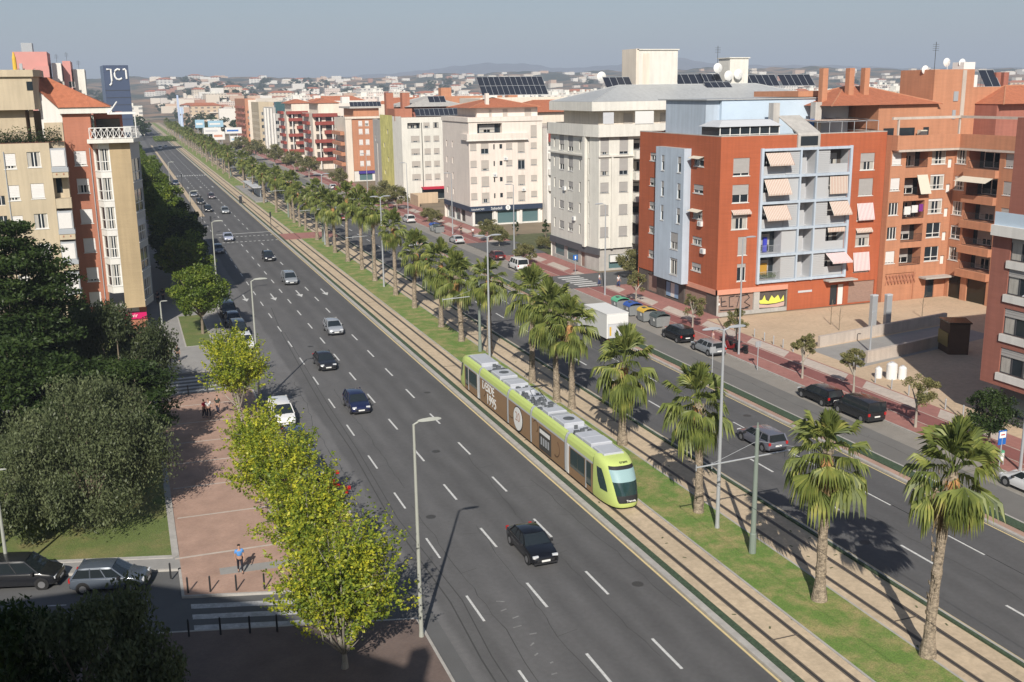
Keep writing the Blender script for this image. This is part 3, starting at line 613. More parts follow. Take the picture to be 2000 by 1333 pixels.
# ---------------------------------------------------------------- tram
m_lime = mat('lime_paint', (.50, .60, .185), .4, n1=(.6, .03)); m_lime2 = mat('pale_lime_trim', (.55, .66, .2), .4)
m_trf = mat('tram_roof_white', (.46, .48, .52), .5, n1=(1, .06)); m_trg = mat('tram_grey', (.36, .38, .40), .5); m_silver = mat('tram_silver', (.50, .52, .54), .35, .2)
m_trw = mat('tram_window', (.02, .045, .045), .06, spec=.8); m_dkroof = mat('roof_machinery', (.10, .11, .12), .6, n1=(2, .4)); m_wsrefl = mat('painted_windscreen_reflection', (.28, .42, .44), .5)
TX = 28.46
tram = thing('tram', 'lime green and wood brown tram running along the grass median', 'tram', (TX, 73, 0))
def hs(y, k=1.0, zt=3.32):
    h = [(1.12, .28), (1.2, .36), (1.22, 1.1), (1.215, 2.42), (1.2, 2.56), (1.16, 2.86), (1.04, 3.1), (.88, 3.2), (.84, 3.2), (.84, 3.06), (0, 3.08)]
    return [(TX+a*k, y, z) for a, z in h]+[(TX-a*k, y, z) for a, z in reversed(h[:-1])]
def modmat(side, roofm=3):
    def f(a, i):
        i = min(i, 20-1-i) if i < 20 else 20
        if i == 20: return 4
        return {0: 4, 1: side, 2: side, 3: 2, 4: 1, 5: 1, 6: 1, 7: 1, 8: 3, 9: 3}.get(i, 3)
    return f
tm = [m_wood, m_lime, m_silver, m_trf, m_dark, m_silver]
def module(y0, y1, side=0):
    b = MB(); b.rings([hs(y0), hs(y1)], mf=modmat(side)); return b.build('car_body', tm, tram)
def joint(y0, y1):
    b = MB(); b.rings([hs(y, k) for y, k in ((y0, .985), ((y0+y1)/2, .96), (y1, .985))], mf=lambda a, i: 0); b.build('bellows', m_silver, tram)
mods = [(59.4, 63.75), (64.15, 70.5), (70.85, 75.6), (76.0, 82.85), (83.2, 87.2)]
mo = [module(*q) for q in mods]
for a, b_ in zip(mods, mods[1:]): joint(a[1]-.02, b_[0]+.02)
def nose(yb, yf, sgn):
    """yb: where it meets the body, yf: tip"""
    b = MB(); L = abs(yf-yb); R_ = []; n = 24
    lv = [(.28, .97, .93), (.45, 1.0, .98), (.9, 1.0, .985), (1.3, .965, .985), (1.8, .89, .98), (2.3, .79, .965), (2.65, .70, .95), (2.86, .62, .93), (3.04, .48, .88), (3.14, .32, .82), (3.2, .12, .76)]
    for z, kf, kw in lv:
        r = []
        for i in range(n+1):
            a = pi*i/n; cx, sx = cos(a), sin(a)
            x = 1.215*kw*math.copysign(abs(cx)**.62, cx); y = L*kf*(abs(sx)**.75); r.append((TX+x, yb+sgn*y, z))
        R_.append(r)
    if sgn > 0: R_ = [list(reversed(r)) for r in R_]
    b.rings(R_, close=False, cap=False, mf=lambda a, i: 0)
    b.face(R_[-1]); b.m[-1] = 1
    o = b.build('cab_nose', [m_lime, m_trf], tram, smooth=True)
    g_ = MB()
    def pt(z, i, off=.018):
        for (z0, f0, w0), (z1, f1, w1) in zip(lv, lv[1:]):
            if z0 <= z <= z1: t_ = (z-z0)/(z1-z0); kf = f0+(f1-f0)*t_; kw = w0+(w1-w0)*t_; break
        a = pi*i/n; cx, sx = cos(a), sin(a); x = 1.215*kw*math.copysign(abs(cx)**.62, cx); y = L*kf*(abs(sx)**.75)
        return Vector((TX+x+cos(a)*off, yb+sgn*(y+sin(a)*off*2), z))
    zs = [.62, .8, 1.1, 1.5, 1.9, 2.3, 2.6, 2.8]
    iw = [(9.2, 14.8), (8.6, 15.4), (8.2, 15.8), (7.8, 16.2), (7.4, 16.6), (7.0, 17.0), (6.8, 17.2), (6.9, 17.1)]
    gr = []
    for z, (i0, i1) in zip(zs, iw): gr.append([pt(z, i0+(i1-i0)*k/10) for k in range(11)])
    if sgn > 0: gr = [list(reversed(r)) for r in gr]
    g_.rings(gr, close=False, cap=False, mf=lambda a, i: 0 if a < 2 or a > 5 else 1 if a in (4, 5) else 2)  # pale teal rows are a sky reflection painted into the glass colour
    g_.build('windscreen', [m_blackp, m_wsrefl, m_trw], o, smooth=True)
    for sd in (0, 1):
        s_ = MB(); r_ = []
        for z, (i0, i1) in zip((1.15, 1.5, 1.9, 2.3, 2.5), ((2.2, 4.9), (1.6, 4.7), (1.3, 4.3), (1.2, 3.7), (1.2, 3.3))):
            f = lambda k: k if sd == 0 else n-k
            r_.append([pt(z, f(i0+(i1-i0)*k/5)) for k in range(6)])
        if (sd == 1) != (sgn > 0): r_ = [list(reversed(r)) for r in r_]
        s_.rings(r_, close=False, cap=False); s_.build('cab_side_window', m_trw, o)
    return o
n1_ = nose(59.42, 56.45, -1); nose(87.18, 89.8, 1)
def tside(y0, y1, z0, z1, name, m, par, off=.012, both=False, xo=1.222):
    for sx in ((-1, 1) if both else (-1,)):
        b = MB(); xa = TX+sx*(xo-.02); xb = TX+sx*(xo+off); b.box(min(xa, xb), max(xa, xb), y0, y1, z0, z1); b.build(name, m, par)
for (y0, y1), p_ in ((mods[0], mo[0]), (mods[4], mo[4])):
    k = 1 if p_ is mo[0] else -1
    ys = [(y0+1.3, y0+2.45), (y0+2.5, y0+3.7)] if k == 1 else [(y0+.5, y0+1.6), (y0+1.65, y0+2.7)]
    for a, b_ in ys: tside(a, b_, 1.02, 2.36, 'window', m_trw, p_, both=True)
    a = (y0+.25, y0+1.0) if k == 1 else (y0+3.0, y0+3.7)
    tside(a[0], a[1], .75, 2.36, 'door_window', m_trw, p_, both=True)
    e = (y0+1.02, y0+1.14) if k == 1 else (y0+2.8, y0+2.92)
    tside(e[0], e[1], .4, 2.4, 'door_post', m_silver, p_, both=True); tside(y1-.38 if k == 1 else y0, y1 if k == 1 else y0+.35, .4, 2.5, 'end_panel', m_plast, p_, both=True)
for i in (1, 2, 3):
    y0, y1 = mods[i]
    for j in range(3): 
        b = MB(); a = y0+.4+j*(y1-y0-.8)/3; b.box(TX+1.2, TX+1.236, a+.08, a+(y1-y0-.8)/3-.08, 1.02, 2.36); b.build('window', m_trw, mo[i])
# side pictures: lettering, round badge, old radio
def text(s, size, loc, rot, m, parent, ext=.01, name='lettering', bold=0, ax='CENTER'):
    cu = bpy.data.curves.new(name, 'FONT'); cu.body = s; cu.size = size; cu.extrude = ext; cu.align_x = ax; cu.align_y = 'CENTER'; cu.offset = bold; cu.materials.append(m); cu.resolution_u = 4
    tmp = bpy.data.objects.new('tmp', cu); me = bpy.data.meshes.new_from_object(tmp); bpy.data.objects.remove(tmp); me.name = name; me.materials.clear(); me.materials.append(m)
    o = bpy.data.objects.new(name, me); C.objects.link(o); o.rotation_euler = rot
    o.location = Vector(loc)-wl(parent); setp(o, parent); return o
RW = (radians(90), 0, radians(-90))
xs = TX-1.24
text('DESDE', 1.05, (xs, 80.6, 1.95), RW, m_letter, mo[3], bold=.008); text('1995', 1.25, (xs, 79.8, .98), RW, m_letter, mo[3], bold=.01)
def disc(x, y, z, r, th_, m, name, par, n=28):
    b = MB(); b.tube([(x, y, z), (x-th_, y, z)], r, n); return b.build(name, m, par)
disc(xs+.02, 73.4, 1.42, 1.02, .03, m_dark, 'badge_rim', mo[2]); disc(xs+.0, 73.4, 1.42, .93, .03, m_letter, 'badge', mo[2])
text('20', 1.05, (xs-.035, 73.4, 1.55), RW, mat('copper_lettering', (.35, .2, .14), .6), mo[2], bold=-.01)
b = MB(); b.box(xs-.01, xs+.03, 66.6, 68.9, .5, 2.2); b.build('radio_picture', mat('picture_dark', (.06, .055, .05), .6), mo[1])
b = MB(); b.box(xs-.02, xs, 66.8, 68.75, 1.75, 2.05); b.build('radio_dial', m_letter, mo[1])
b = MB()
for k in range(4): b.box(xs-.022, xs-.005, 66.95+k*.45, 67.2+k*.45, .9, 1.5)
b.build('radio_knobs', m_trg, mo[1])
def ringtube(cy, cz, r, a0, a1, par):
    b = MB(); b.tube([(xs+.0, cy+r*cos(a0+(a1-a0)*k/10), cz+r*sin(a0+(a1-a0)*k/10)) for k in range(11)], .03, 5); b.build('painted_cable', mat('cable_brown', (.1, .06, .035), .7), par)
ringtube(69.6, 2.0, .45, .5, 4.2, mo[1]); ringtube(65.6, 1.5, .6, 2, 5.2, mo[1]); ringtube(74.9, 2.0, .9, 3.4, 5.2, mo[2]); ringtube(81.9, 1.7, .7, 1.5, 4.5, mo[3])
text('tram', .3, (TX+.15, 57.63, 3.0), (radians(35), 0, 0), m_blackl, n1_, ext=.005)
text('Tranvía', .22, (TX+.12, 56.36, .78), (radians(90), 0, 0), m_letter, n1_, ext=.02)
# roof equipment
def rbox(x0, x1, y0, y1, z1, m, nm='roof_unit', fan=None):
    b = MB(); b.rings([[(TX+x0, y0, 3.06), (TX+x1, y0, 3.06), (TX+x1, y1, 3.06), (TX+x0, y1, 3.06)], [(TX+x0, y0, z1-.05), (TX+x1, y0, z1-.05), (TX+x1, y1, z1-.05), (TX+x0, y1, z1-.05)], [(TX+x0+.06, y0+.06, z1), (TX+x1-.06, y0+.06, z1), (TX+x1-.06, y1-.06, z1), (TX+x0+.06, y1-.06, z1)]])
    o = b.build(nm, m, tram)
    if fan:
        b = MB(); b.tube([(TX+fan[0], fan[1], z1-.01), (TX+fan[0], fan[1], z1+.025)], .42, 20); b.build('fan_grille', m_dkroof, o)
rbox(-.78, .78, 60.6, 62.0, 3.4, m_trf); rbox(-.78, .78, 62.05, 63.3, 3.36, m_trf); rbox(-.72, .72, 58.7, 60.5, 3.28, m_trf)
rbox(-.78, .78, 65.2, 67.2, 3.42, m_trf, fan=(0, 66.2)); rbox(-.78, .78, 67.5, 68.1, 3.3, m_trg); rbox(-.75, .75, 68.3, 69.4, 3.38, m_trf)
rbox(-.78, .5, 74.2, 75.2, 3.36, m_trf); rbox(-.78, .78, 76.3, 77.7, 3.4, m_trf); rbox(-.78, .78, 78.0, 78.5, 3.3, m_trg); rbox(-.78, .78, 78.8, 81.0, 3.42, m_trf, fan=(0, 80)); rbox(-.78, .78, 83.6, 87.0, 3.38, m_trf)
for y0, y1, nn in ((69.6, 74.1, 26), (63.3, 64.9, 8), (75.3, 76.2, 8), (81.2, 83.4, 12)):
    b = MB()
    for k in range(nn):
        x = RNG.uniform(-.7, .7); y = RNG.uniform(y0, y1); b.box(TX+x-RNG.uniform(.04, .25), TX+x+.15, y-.05, y+RNG.uniform(.05, .3), 3.06, 3.1+RNG.uniform(.04, .26))
    b.build('roof_machinery', m_dkroof, tram)
b = MB(); P = (TX, 72.2, 3.2)
for sx in (-.45, .45): b.tube([(TX+sx, 71.6, 3.25), (TX+sx*.8, 73.0, 3.75), (TX+sx*.7, 71.8, 4.35)], .03, 6)
b.tube([(TX-.7, 71.8, 4.37), (TX+.7, 71.8, 4.37)], .035, 6); b.tube([(TX-.7, 72.0, 4.37), (TX+.7, 72.0, 4.37)], .03, 6); b.build('pantograph', m_dark, tram)
for y in (57.9, 61.6, 72.0, 74.6, 84.0, 87.5):
    b = MB()
    for x in (27.72, 29.22): b.tube([(x-.06, y, .33), (x+.06, y, .33)], .3, 12)
    b.tube([(27.7, y, .33), (29.2, y, .33)], .06, 6); b.build('wheel_set', m_dark, tram)
# ---------------------------------------------------------------- street furniture
def lamp(x, y, h, label, arm=1.6, group='street lamps', side=1, col=None, r0=.11, base=0, hd=1.0):
    t = thing('street_lamp', label, 'street lamp', (x, y, base), group)
    b = MB(); b.tube([(x, y, base), (x, y, base+.4), (x, y, base+h)], [r0+.03, r0, r0*.55], 10); b.build('pole', col or m_steel, t)
    b = MB(); b.tube([(x, y, base+h-.02), (x+side*arm*.4, y, base+h+.1)], r0*.4, 6); b.build('arm', col or m_steel, t)
    b = MB(); R_ = []
    for u, ww, hh in ((0, .08, .06), (.15, .17, .1), (.5, .2, .13), (.85, .16, .1), (1, .05, .04)):
        cx = x+side*(arm*.35+u*1.15*hd); cz = base+h+.12
        R_.append([(cx, y-ww*hd, cz), (cx, y, cz+hh*hd), (cx, y+ww*hd, cz), (cx, y, cz-hh*.5*hd)])
    b.rings(R_); b.build('lamp_head', col or m_steel, t, smooth=True); return t
m_lampg = mat('lamp_post_paint', (.36, .37, .33), .5, n1=(2, .05))
lamp(11.75, 45.9, 11.2, 'tall grey street lamp standing by the near kerb behind the yellow green tree', .6, col=m_lampg)
lamp(9.3, 90.0, 11.0, 'tall street lamp rising between the parked white car and the small round tree', .6, col=m_lampg)
lamp(9.7, 135, 11.0, 'tall street lamp above the dark car shadows below the zebra', .6, col=m_lampg)
lamp(9.8, 180, 11, 'street lamp above the stop line beside the shaded trees', .6, col=m_lampg)
lamp(10.0, 262, 11, 'street lamp above the far street trees with a pale pole', .6, col=m_lampg)
lamp(1.9, 94.0, 9.0, 'short street lamp with a white head at the corner of the dark wood', .1, col=m_lampg, hd=.5, group='pavement lamps')
lamp(-8.2, 60.6, 6.5, 'slim lamp post standing on the lawn kerb beside the dark parked car', .1, col=m_lampg, hd=.5, group='pavement lamps')
lamp(56.85, 88.6, 11.9, 'tall street lamp in front of the red brick block by the plaza', 1.0, group='service road lamps')
lamp(57.9, 122.6, 12.0, 'tall street lamp in front of the grey and white corner building', 1.0, side=-1, group='service road lamps')
lamp(57.4, 155.5, 12.0, 'tall street lamp in front of the side street by the bank', .8, side=-1, group='service road lamps')
lamp(57.4, 189, 11.5, 'tall street lamp in front of the bank shopfront', .8, side=-1, group='service road lamps')
lamp(57.4, 222, 11.5, 'tall street lamp in front of the pinkish white block', .8, side=-1, group='service road lamps')
lamp(57.4, 262, 11.5, 'tall street lamp in front of the mustard wall', .8, side=-1, group='service road lamps')
lamp(57.0, 52.6, 12.5, 'tall lamp post behind the bus stop sign', .8, side=-1, group='service road lamps')
lamp(69.5, 84.2, 4.2, 'short pole standing on the grey plaza ramp', .1, group='plaza lamps', hd=.4)
for i, (x, y, h, l) in enumerate([(32.3, 52.0, 12.6, 'tall light grey double lamp post in the median between two palms'), (33.0, 97, 12.5, 'tall lamp post rising from the median behind the rear of the tram'), (32.6, 141, 12.5, 'tall lamp post in the median between the middle palms'), (32.6, 186, 12.5, 'tall lamp post in the median beside the crossing')]):
    t = lamp(x, y, h, l, .9, group='median lamps', r0=.13)
    b = MB(); b.tube([(x, y, h-.02), (x-.4, y, h+.1)], .05, 6); b.build('arm', m_steel, t)
    b = MB(); R_ = []
    for u, ww, hh in ((0, .08, .06), (.15, .17, .1), (.5, .2, .13), (.85, .16, .1), (1, .05, .04)):
        cx = x-(.3+u*1.15); cz = h+.12; R_.append([(cx, y+ww, cz), (cx, y, cz+hh), (cx, y-ww, cz), (cx, y, cz-hh*.5)])
    b.rings(R_); b.build('lamp_head', m_steel, t, smooth=True)
def cat_pole(x, y, label):
    t = thing('catenary_pole', label, 'pole', (x, y, 0), 'catenary poles in the median')
    b = MB(); b.tube([(x, y, .1), (x, y, 1.3), (x, y, 1.35), (x, y, 7.4), (x, y, 7.7), (x, y, 7.75), (x, y, 8.05)], [.21, .2, .16, .11, .1, .06, .04], 12); b.build('pole', m_greenp, t)
    b = MB(); z = 6.05; b.tube([(x-3.9, y, z-.15), (x+3.6, y, z+.1)], .05, 6); b.tube([(x, y, z+.9), (x-3.0, y, z-.1)], .012, 4); b.tube([(x, y, z+.9), (x+3.0, y, z+.1)], .012, 4)
    for dx in (-3.9, -2.9, 1.9, 3.6): b.tube([(x+dx, y, z-.35), (x+dx, y, z+.02)], .03, 5)
    b.build('cross_arm', m_steel, t)
cps = [(32.3, 48.1, 'green grey catenary pole with a long cross arm in the median'), (33.1, 100.3, 'catenary pole standing right behind the rear cab of the tram'), (33.4, 150.8, 'catenary pole between slim palms in the middle of the median'), (33.0, 190, 'catenary pole beside the red median crossing')]
cps += [(33.0, 190+k*42, 'distant catenary pole number %s beyond the red crossing' % w_) for k, w_ in ((1, 'one'), (2, 'two'), (3, 'three'), (4, 'four'))]
for q in cps: cat_pole(*q)
for x, l in ((28.46, 'overhead contact wire above the tram track nearest the lawn side'), (35.2, 'overhead contact wire above the empty tram track')):
    b = MB(); b.tube([(x, -20, 5.65), (x, 400, 5.65)], .012, 4); tag(b.build('contact_wire', m_dark), l, 'cable')
# traffic lights at the crossing
for i, (x, y, l) in enumerate([(26.7, 213, 'traffic light pole beside the tracks at the zebra stop line'), (15.0, 211, 'traffic light pole at the kerb end of the stop line'), (14.9, 233, 'slim dark sign post on the pink verge above the zebra'), (14.6, 300, 'slim dark sign post further up the pink verge')]):
    t = thing('traffic_light', l, 'traffic light', (x, y, 0), 'traffic lights')
    b = MB(); b.tube([(x, y, 0), (x, y, 3.4 if i < 2 else 5.5)], .06, 6); b.build('pole', m_dark, t)
    b = MB(); b.box(x-.16, x+.16, y-.14, y+.14, 2.5 if i < 2 else 4.8, 3.5 if i < 2 else 5.6); b.build('signal_head', m_dark, t)
# bollards
bol = thing('bollard', 'black bollard', 'bollard', (0, 0, 0), 'bollards at the side street corner')
b = MB(); b.tube([(0, 0, 0), (0, 0, .9), (0, 0, .95)], [.05, .05, .02], 8); o = b.build('post', m_dark, bol)
bl = [(.35, 57.3, 'black bollard nearest the lawn corner'), (1.15, 55.1, 'black bollard at the edge of the brick pavement by the lawn corner'), (2.3, 54.8, 'black bollard second along the brick pavement edge'), (3.65, 54.4, 'black bollard third along the brick pavement edge'), (5.1, 54.0, 'black bollard casting a v shaped shadow on the brick pavement'), (.9, 50.2, 'black bollard before the start of the near zebra in shade'), (2.4, 49.8, 'black bollard in front of the near zebra beside the first'), (3.8, 49.4, 'black bollard in the middle of the near zebra front'), (5.1, 49.05, 'black bollard at the tree end of the near zebra front')]
first = {}
for x, y, l in bl: place(bol, (x, y, .13), 0, l, first=first)
for k, (x, y) in enumerate([(1.9, 95.2), (3.6, 95.2), (5.3, 95.2)]): place(bol, (x, y, .13), 0, ('black bollard %s the upper zebra by the dark wood' % ('beside', 'midway along', 'at the tree end of')[k]), first=first)
pb = thing('plaza_bollard', 'grey bollard', 'bollard', (0, 0, 0), 'bollards along the plaza edge')
b = MB(); b.tube([(0, 0, 0), (0, 0, .85), (0, 0, .95)], [.06, .06, .03], 8); b.build('post', m_steel, pb); first = {}
for k, y in enumerate([97.1, 94.3, 92.4, 90.7, 89.0, 87.2, 74.6, 72.4, 70.2, 68.0, 65.8, 63.8]):
    n_ = ('first', 'second', 'third', 'fourth', 'fifth', 'sixth', 'seventh', 'eighth', 'ninth', 'tenth', 'eleventh', 'twelfth')[k]
    place(pb, (62.4, y, .137), 0, 'slim grey bollard, %s from the red block, edging the beige plaza' % n_, first=first)
# recycling bins
def bin_(y, lidm, label, rounded=False):
    t = thing('recycling_bin', label, 'bin', (55.9, y, .0), 'recycling bins on the service road')
    b = MB(); x0, x1 = 54.95, 56.75
    b.rings([[(x0+.12, y-.75, .15), (x1-.12, y-.75, .15), (x1-.12, y+.75, .15), (x0+.12, y+.75, .15)], [(x0, y-.85, 1.25), (x1, y-.85, 1.25), (x1, y+.85, 1.25), (x0, y+.85, 1.25)]]); b.build('container', m_bing, t)
    b = MB(); R_ = []
    for a in range(7):
        an = pi*a/6; zz = 1.25+.42*sin(an); xx = (x0+x1)/2-(x1-x0)/2*cos(an); R_.append([(xx, y-.9, zz), (xx, y+.9, zz), (xx, y+.9, zz-.06), (xx, y-.9, zz-.06)])
    b.rings(R_); b.build('lid', lidm, t)
    b = MB()
    for dx in (-.35, .35): b.box(55.85+dx-.18, 55.85+dx+.18, y-.3, y+.3, 1.60, 1.69)
    b.build('lid_hatch', m_bind, t)
    for s_ in (-1, 1): b = MB(); b.tube([(x0+.2, y+s_*.5, .1), (x0+.3, y+s_*.5, .1)], .1, 8); b.build('caster', m_dark, t)
    b = MB(); b.box(54.97, 55.03, y-.35, y-.05, .75, 1.05); b.build('sticker', m_plast, t)
bin_(113.8, m_green, 'recycling bin with a bright green domed lid'); bin_(110.4, m_bluep, 'recycling bin with a blue lid'); bin_(106.8, m_yelp, 'recycling bin with a yellow lid'); bin_(103.6, m_bind, 'grey refuse bin with a dark grey lid at the end of the bins')
bin_(196, m_bluep, 'blue lidded bin far along the pavement by the bank'); bin_(193, m_bind, 'grey lidded bin far along the pavement by the bank')
# bus stop sign
t = thing('bus_stop_sign', 'blue and white bus stop sign on a post beside the parked white hatchback', 'sign', (55.9, 53.4, 0))
b = MB(); b.tube([(55.9, 53.4, 0), (55.9, 53.4, 2.95)], .05, 8); b.build('post', m_steel, t)
b = MB(); b.box(55.56, 56.24, 53.36, 53.40, 1.9, 2.95); b.build('sign_panel', m_signblue, t)
b = MB(); b.box(55.62, 56.18, 53.34, 53.365, 2.4, 2.85); b.build('white_panel', m_letter, t)
b = MB(); b.box(55.74, 56.06, 53.325, 53.345, 2.6, 2.68); b.build('pictogram', m_tail, t)
t = thing('litter_bin', 'small pale bin with a green rim below the bus stop sign', 'bin', (56.5, 53.9, .13))
b = MB(); b.tube([(56.5, 53.9, .5), (56.5, 53.9, 1.1)], .2, 10); b.build('basket', m_plast, t); b = MB(); b.tube([(56.5, 53.9, 1.1), (56.5, 53.9, 1.2)], .22, 10); b.build('rim', m_green, t); b = MB(); b.tube([(56.75, 53.9, .13), (56.75, 53.9, 1.1)], .04, 6); b.build('post', m_steel, t)
# parking and no-parking pole signs
t = thing('parking_sign', 'small blue pictogram sign on a post by the grey and white corner building', 'sign', (60.6, 138.5, .13))
b = MB(); b.tube([(60.6, 138.5, .13), (60.6, 138.5, 3.0)], .05, 6); b.build('post', m_steel, t); b = MB(); b.box(60.25, 60.95, 138.44, 138.5, 2.3, 3.05); b.build('sign_panel', m_signblue, t); b = MB(); b.box(60.5, 60.7, 138.42, 138.45, 2.45, 2.9); b.build('pictogram', m_letter, t)
for k, (x, y, l) in enumerate([(50.3, 82.8, 'small speed sign on a thin post by the service road'), (55.4, 83.0, 'thin signal post standing on the kerb island near the estate car')]):
    t = thing('road_sign', l, 'sign', (x, y, 0)); b = MB(); b.tube([(x, y, 0), (x, y, 2.8)], .05, 6); b.build('post', m_steel, t); b = MB(); b.box(x-.3, x+.3, y-.03, y+.03, 2.3, 2.85); b.build('sign_panel', m_steel, t)
# plaza pylons, dark kiosk, white drums, tree stakes
for x, y, l in ((75.7, 91.6, 'pale blue metal pylon standing on the plaza nearer the red block'), (77.3, 91.2, 'pale blue metal pylon standing next to its twin by the plaza ramp')):
    t = thing('pylon', l, 'pylon', (x, y, .14), 'twin plaza pylons'); b = MB(); b.box(x-.35, x+.35, y-.22, y+.22, .14, 4.1); b.build('shaft', m_steel, t); b = MB(); b.box(x-.37, x+.37, y-.24, y+.24, 4.1, 4.25); b.build('cap', m_lgrey, t)
t = thing('stair_kiosk', 'dark bronze glass kiosk standing on the plaza in shade', 'kiosk', (79.5, 82.6, .14))
m_bronze = mat('bronze_glass', (.035, .03, .02), .2, .2); m_rust = mat('rusty_panel', (.10, .055, .03), .7, n1=(1, .3)); m_goldp = mat('gold_panel', (.24, .18, .05), .5)
b = MB(); b.prism([(75.8, 80.2), (77.5, 79.3), (78.7, 81.4), (76.7, 82.6)], .14, 3.3); b.build('walls', m_rust, t)
b = MB(); b.prism([(75.65, 80.15), (77.55, 79.1), (78.9, 81.5), (76.65, 82.8)], 3.3, 3.42); b.build('roof', m_bronze, t)
b = MB(); b.prism([(75.76, 80.3), (76.6, 82.55), (76.56, 82.6), (75.7, 80.32)], .9, 2.3); b.build('gold_panel', m_goldp, t)
for i, (pts, h, l) in enumerate([([(66.0, 87.9), (76, 89.9), (86, 91.8)], 1.15, 'low white ramp wall behind the twin pylons'), ([(66.3, 80.8), (71.5, 81.9), (78.0, 83.6)], 1.15, 'low white ramp wall in front of the dark kiosk')]):
    b = MB(); poly = [(x, y-.2) for x, y in pts]+[(x, y+.2) for x, y in reversed(pts)]; b.prism(poly, .14, .14+h); tag(b.build('ramp_wall', m_pale), l, 'wall')
for i, (x, y, r_, h, l) in enumerate([(64.7, 75.2, .5, 1.5, 'tall white drum shaped container on the plaza by the small trees'), (63.8, 75.9, .33, 1.0, 'small white drum beside the tall white one'), (65.5, 74.7, .38, 1.2, 'white drum half hidden by the small tree crown')]):
    t = thing('white_container', l, 'container', (x, y, .14), 'white drums on the plaza'); b = MB(); b.tube([(x, y, .14), (x, y, h), (x, y, h+.15)], [r_, r_*.95, r_*.6], 16); b.build('drum', m_plast, t); b = MB(); b.tube([(x, y, h+.14), (x, y, h+.24)], r_*.35, 10); b.build('cap', m_lgrey, t)
for i, (x, y, l) in enumerate([(72.8, 93.5, 'bare thin planted sapling on the plaza with its shadow'), (73.7, 96.2, 'bare thin sapling nearer the red block'), (85.5, 95.0, 'bare thin sapling nearest the orange block')]):
    t = thing('bare_sapling', l, 'tree', (x, y, .14), 'bare saplings on the plaza'); b = MB(); b.tube([(x, y, .14), (x, y, 2.2), (x+.1, y, 3.0)], [.05, .035, .015], 6); b.build('trunk', m_bark, t)
    b = MB(); [b.tube([(x, y, 1.2+.35*k), (x+.4*cos(k*2.1), y+.4*sin(k*2.1), 1.7+.35*k)], .012, 4) for k in range(4)]; b.build('branch', m_bark, t)
# scooters and bicycles by the kerb
def scooter(x, y, label, col, rz=.4):
    t = thing('scooter', label, 'scooter', (0, 0, 0), 'scooters parked on the red pavement')
    b = MB(); b.rings([[(-.16, yy, z0), (.16, yy, z0), (.12, yy, z1), (-.12, yy, z1)] for yy, z0, z1 in ((-.75, .45, .75), (-.4, .35, .85), (0, .25, .45), (.3, .25, .5), (.5, .3, 1.0), (.6, .5, 1.0))]); b.build('body', paint(col), t)
    b = MB(); b.rings([[(-.13, yy, .82), (.13, yy, .82), (.1, yy, z1), (-.1, yy, z1)] for yy, z1 in ((-.8, .9), (-.5, .95), (-.1, .9))]); b.build('seat', m_blackp, t)
    for yy in (-.6, .65): b = MB(); b.tube([(-.06, yy, .25), (.06, yy, .25)], .25, 12); b.build('wheel', m_tyre, t)
    b = MB(); b.tube([(-.32, .48, 1.08), (.32, .48, 1.08)], .025, 6); b.build('handlebar', m_dark, t)
    t.location = (x, y, .137); t.rotation_euler = (0, 0, rz)
scooter(57.1, 91.4, 'dark scooter parked beside the silver estate car', BK); scooter(57.0, 90.2, 'red scooter parked between two dark ones', (.2, .02, .02), .5); scooter(57.3, 88.9, 'black scooter parked at the foot of the tall lamp', BK, .45)
# motorcyclist-like pair at the median kerb: utility cabinet
t = thing('utility_cabinet', 'small dark cabinet pair on the median kerb beside the queueing cars', 'cabinet', (26.6, 268, 0)); b = MB(); b.box(26.3, 26.9, 267.4, 268.6, 0, 1.9); b.build('housing', m_dark, t); b = MB(); b.box(26.25, 26.95, 267.35, 268.65, 1.9, 2.0); b.build('cap', m_trg, t)
# tram stop shelter
t = thing('tram_shelter', 'pale glass tram stop shelter on the distant median platform', 'shelter', (31.5, 290, 0))
b = MB(); b.box(30.6, 33.0, 276, 300, 3.0, 3.15); b.build('roof', m_lgrey, t)
for y in (277, 283, 288, 293, 299): b = MB(); b.tube([(32.7, y, .38), (32.7, y, 3.0)], .07, 6); b.build('post', m_steel, t)
b = MB(); b.box(32.72, 32.76, 278, 298, .6, 2.6); b.build('glass_screen', m_bluem, t)
# ---------------------------------------------------------------- plants
def quads_mesh(name, P, m):
    """P: (n,4,3) array of leaf quads"""
    n = len(P); me = bpy.data.meshes.new(name); me.vertices.add(n*4); me.vertices.foreach_set('co', P.reshape(-1).astype(np.float32))
    me.loops.add(n*4); me.loops.foreach_set('vertex_index', np.arange(n*4, dtype=np.int32)); me.polygons.add(n)
    me.polygons.foreach_set('loop_start', np.arange(0, n*4, 4, dtype=np.int32)); me.polygons.foreach_set('loop_total', np.full(n, 4, dtype=np.int32))
    for q in (m if isinstance(m, list) else [m]): me.materials.append(q)
    me.update(calc_edges=True); return me
def leaves(rs, C_, size, asp=.6, droop=0.0, up=.3):
    n = len(C_); d = rs.normal(size=(n, 3)); d[:, 2] = d[:, 2]*(.7)-droop; d /= np.linalg.norm(d, axis=1)[:, None]
    nn = rs.normal(size=(n, 3)); nn[:, 2] += up; s = np.cross(d, nn); s /= np.linalg.norm(s, axis=1)[:, None]+1e-9
    L = size*(.6+.8*rs.random(n))[:, None]; W = L*asp
    return np.stack([C_-d*L*.5, C_+s*W*.5, C_+d*L*.5, C_-s*W*.5], axis=1)
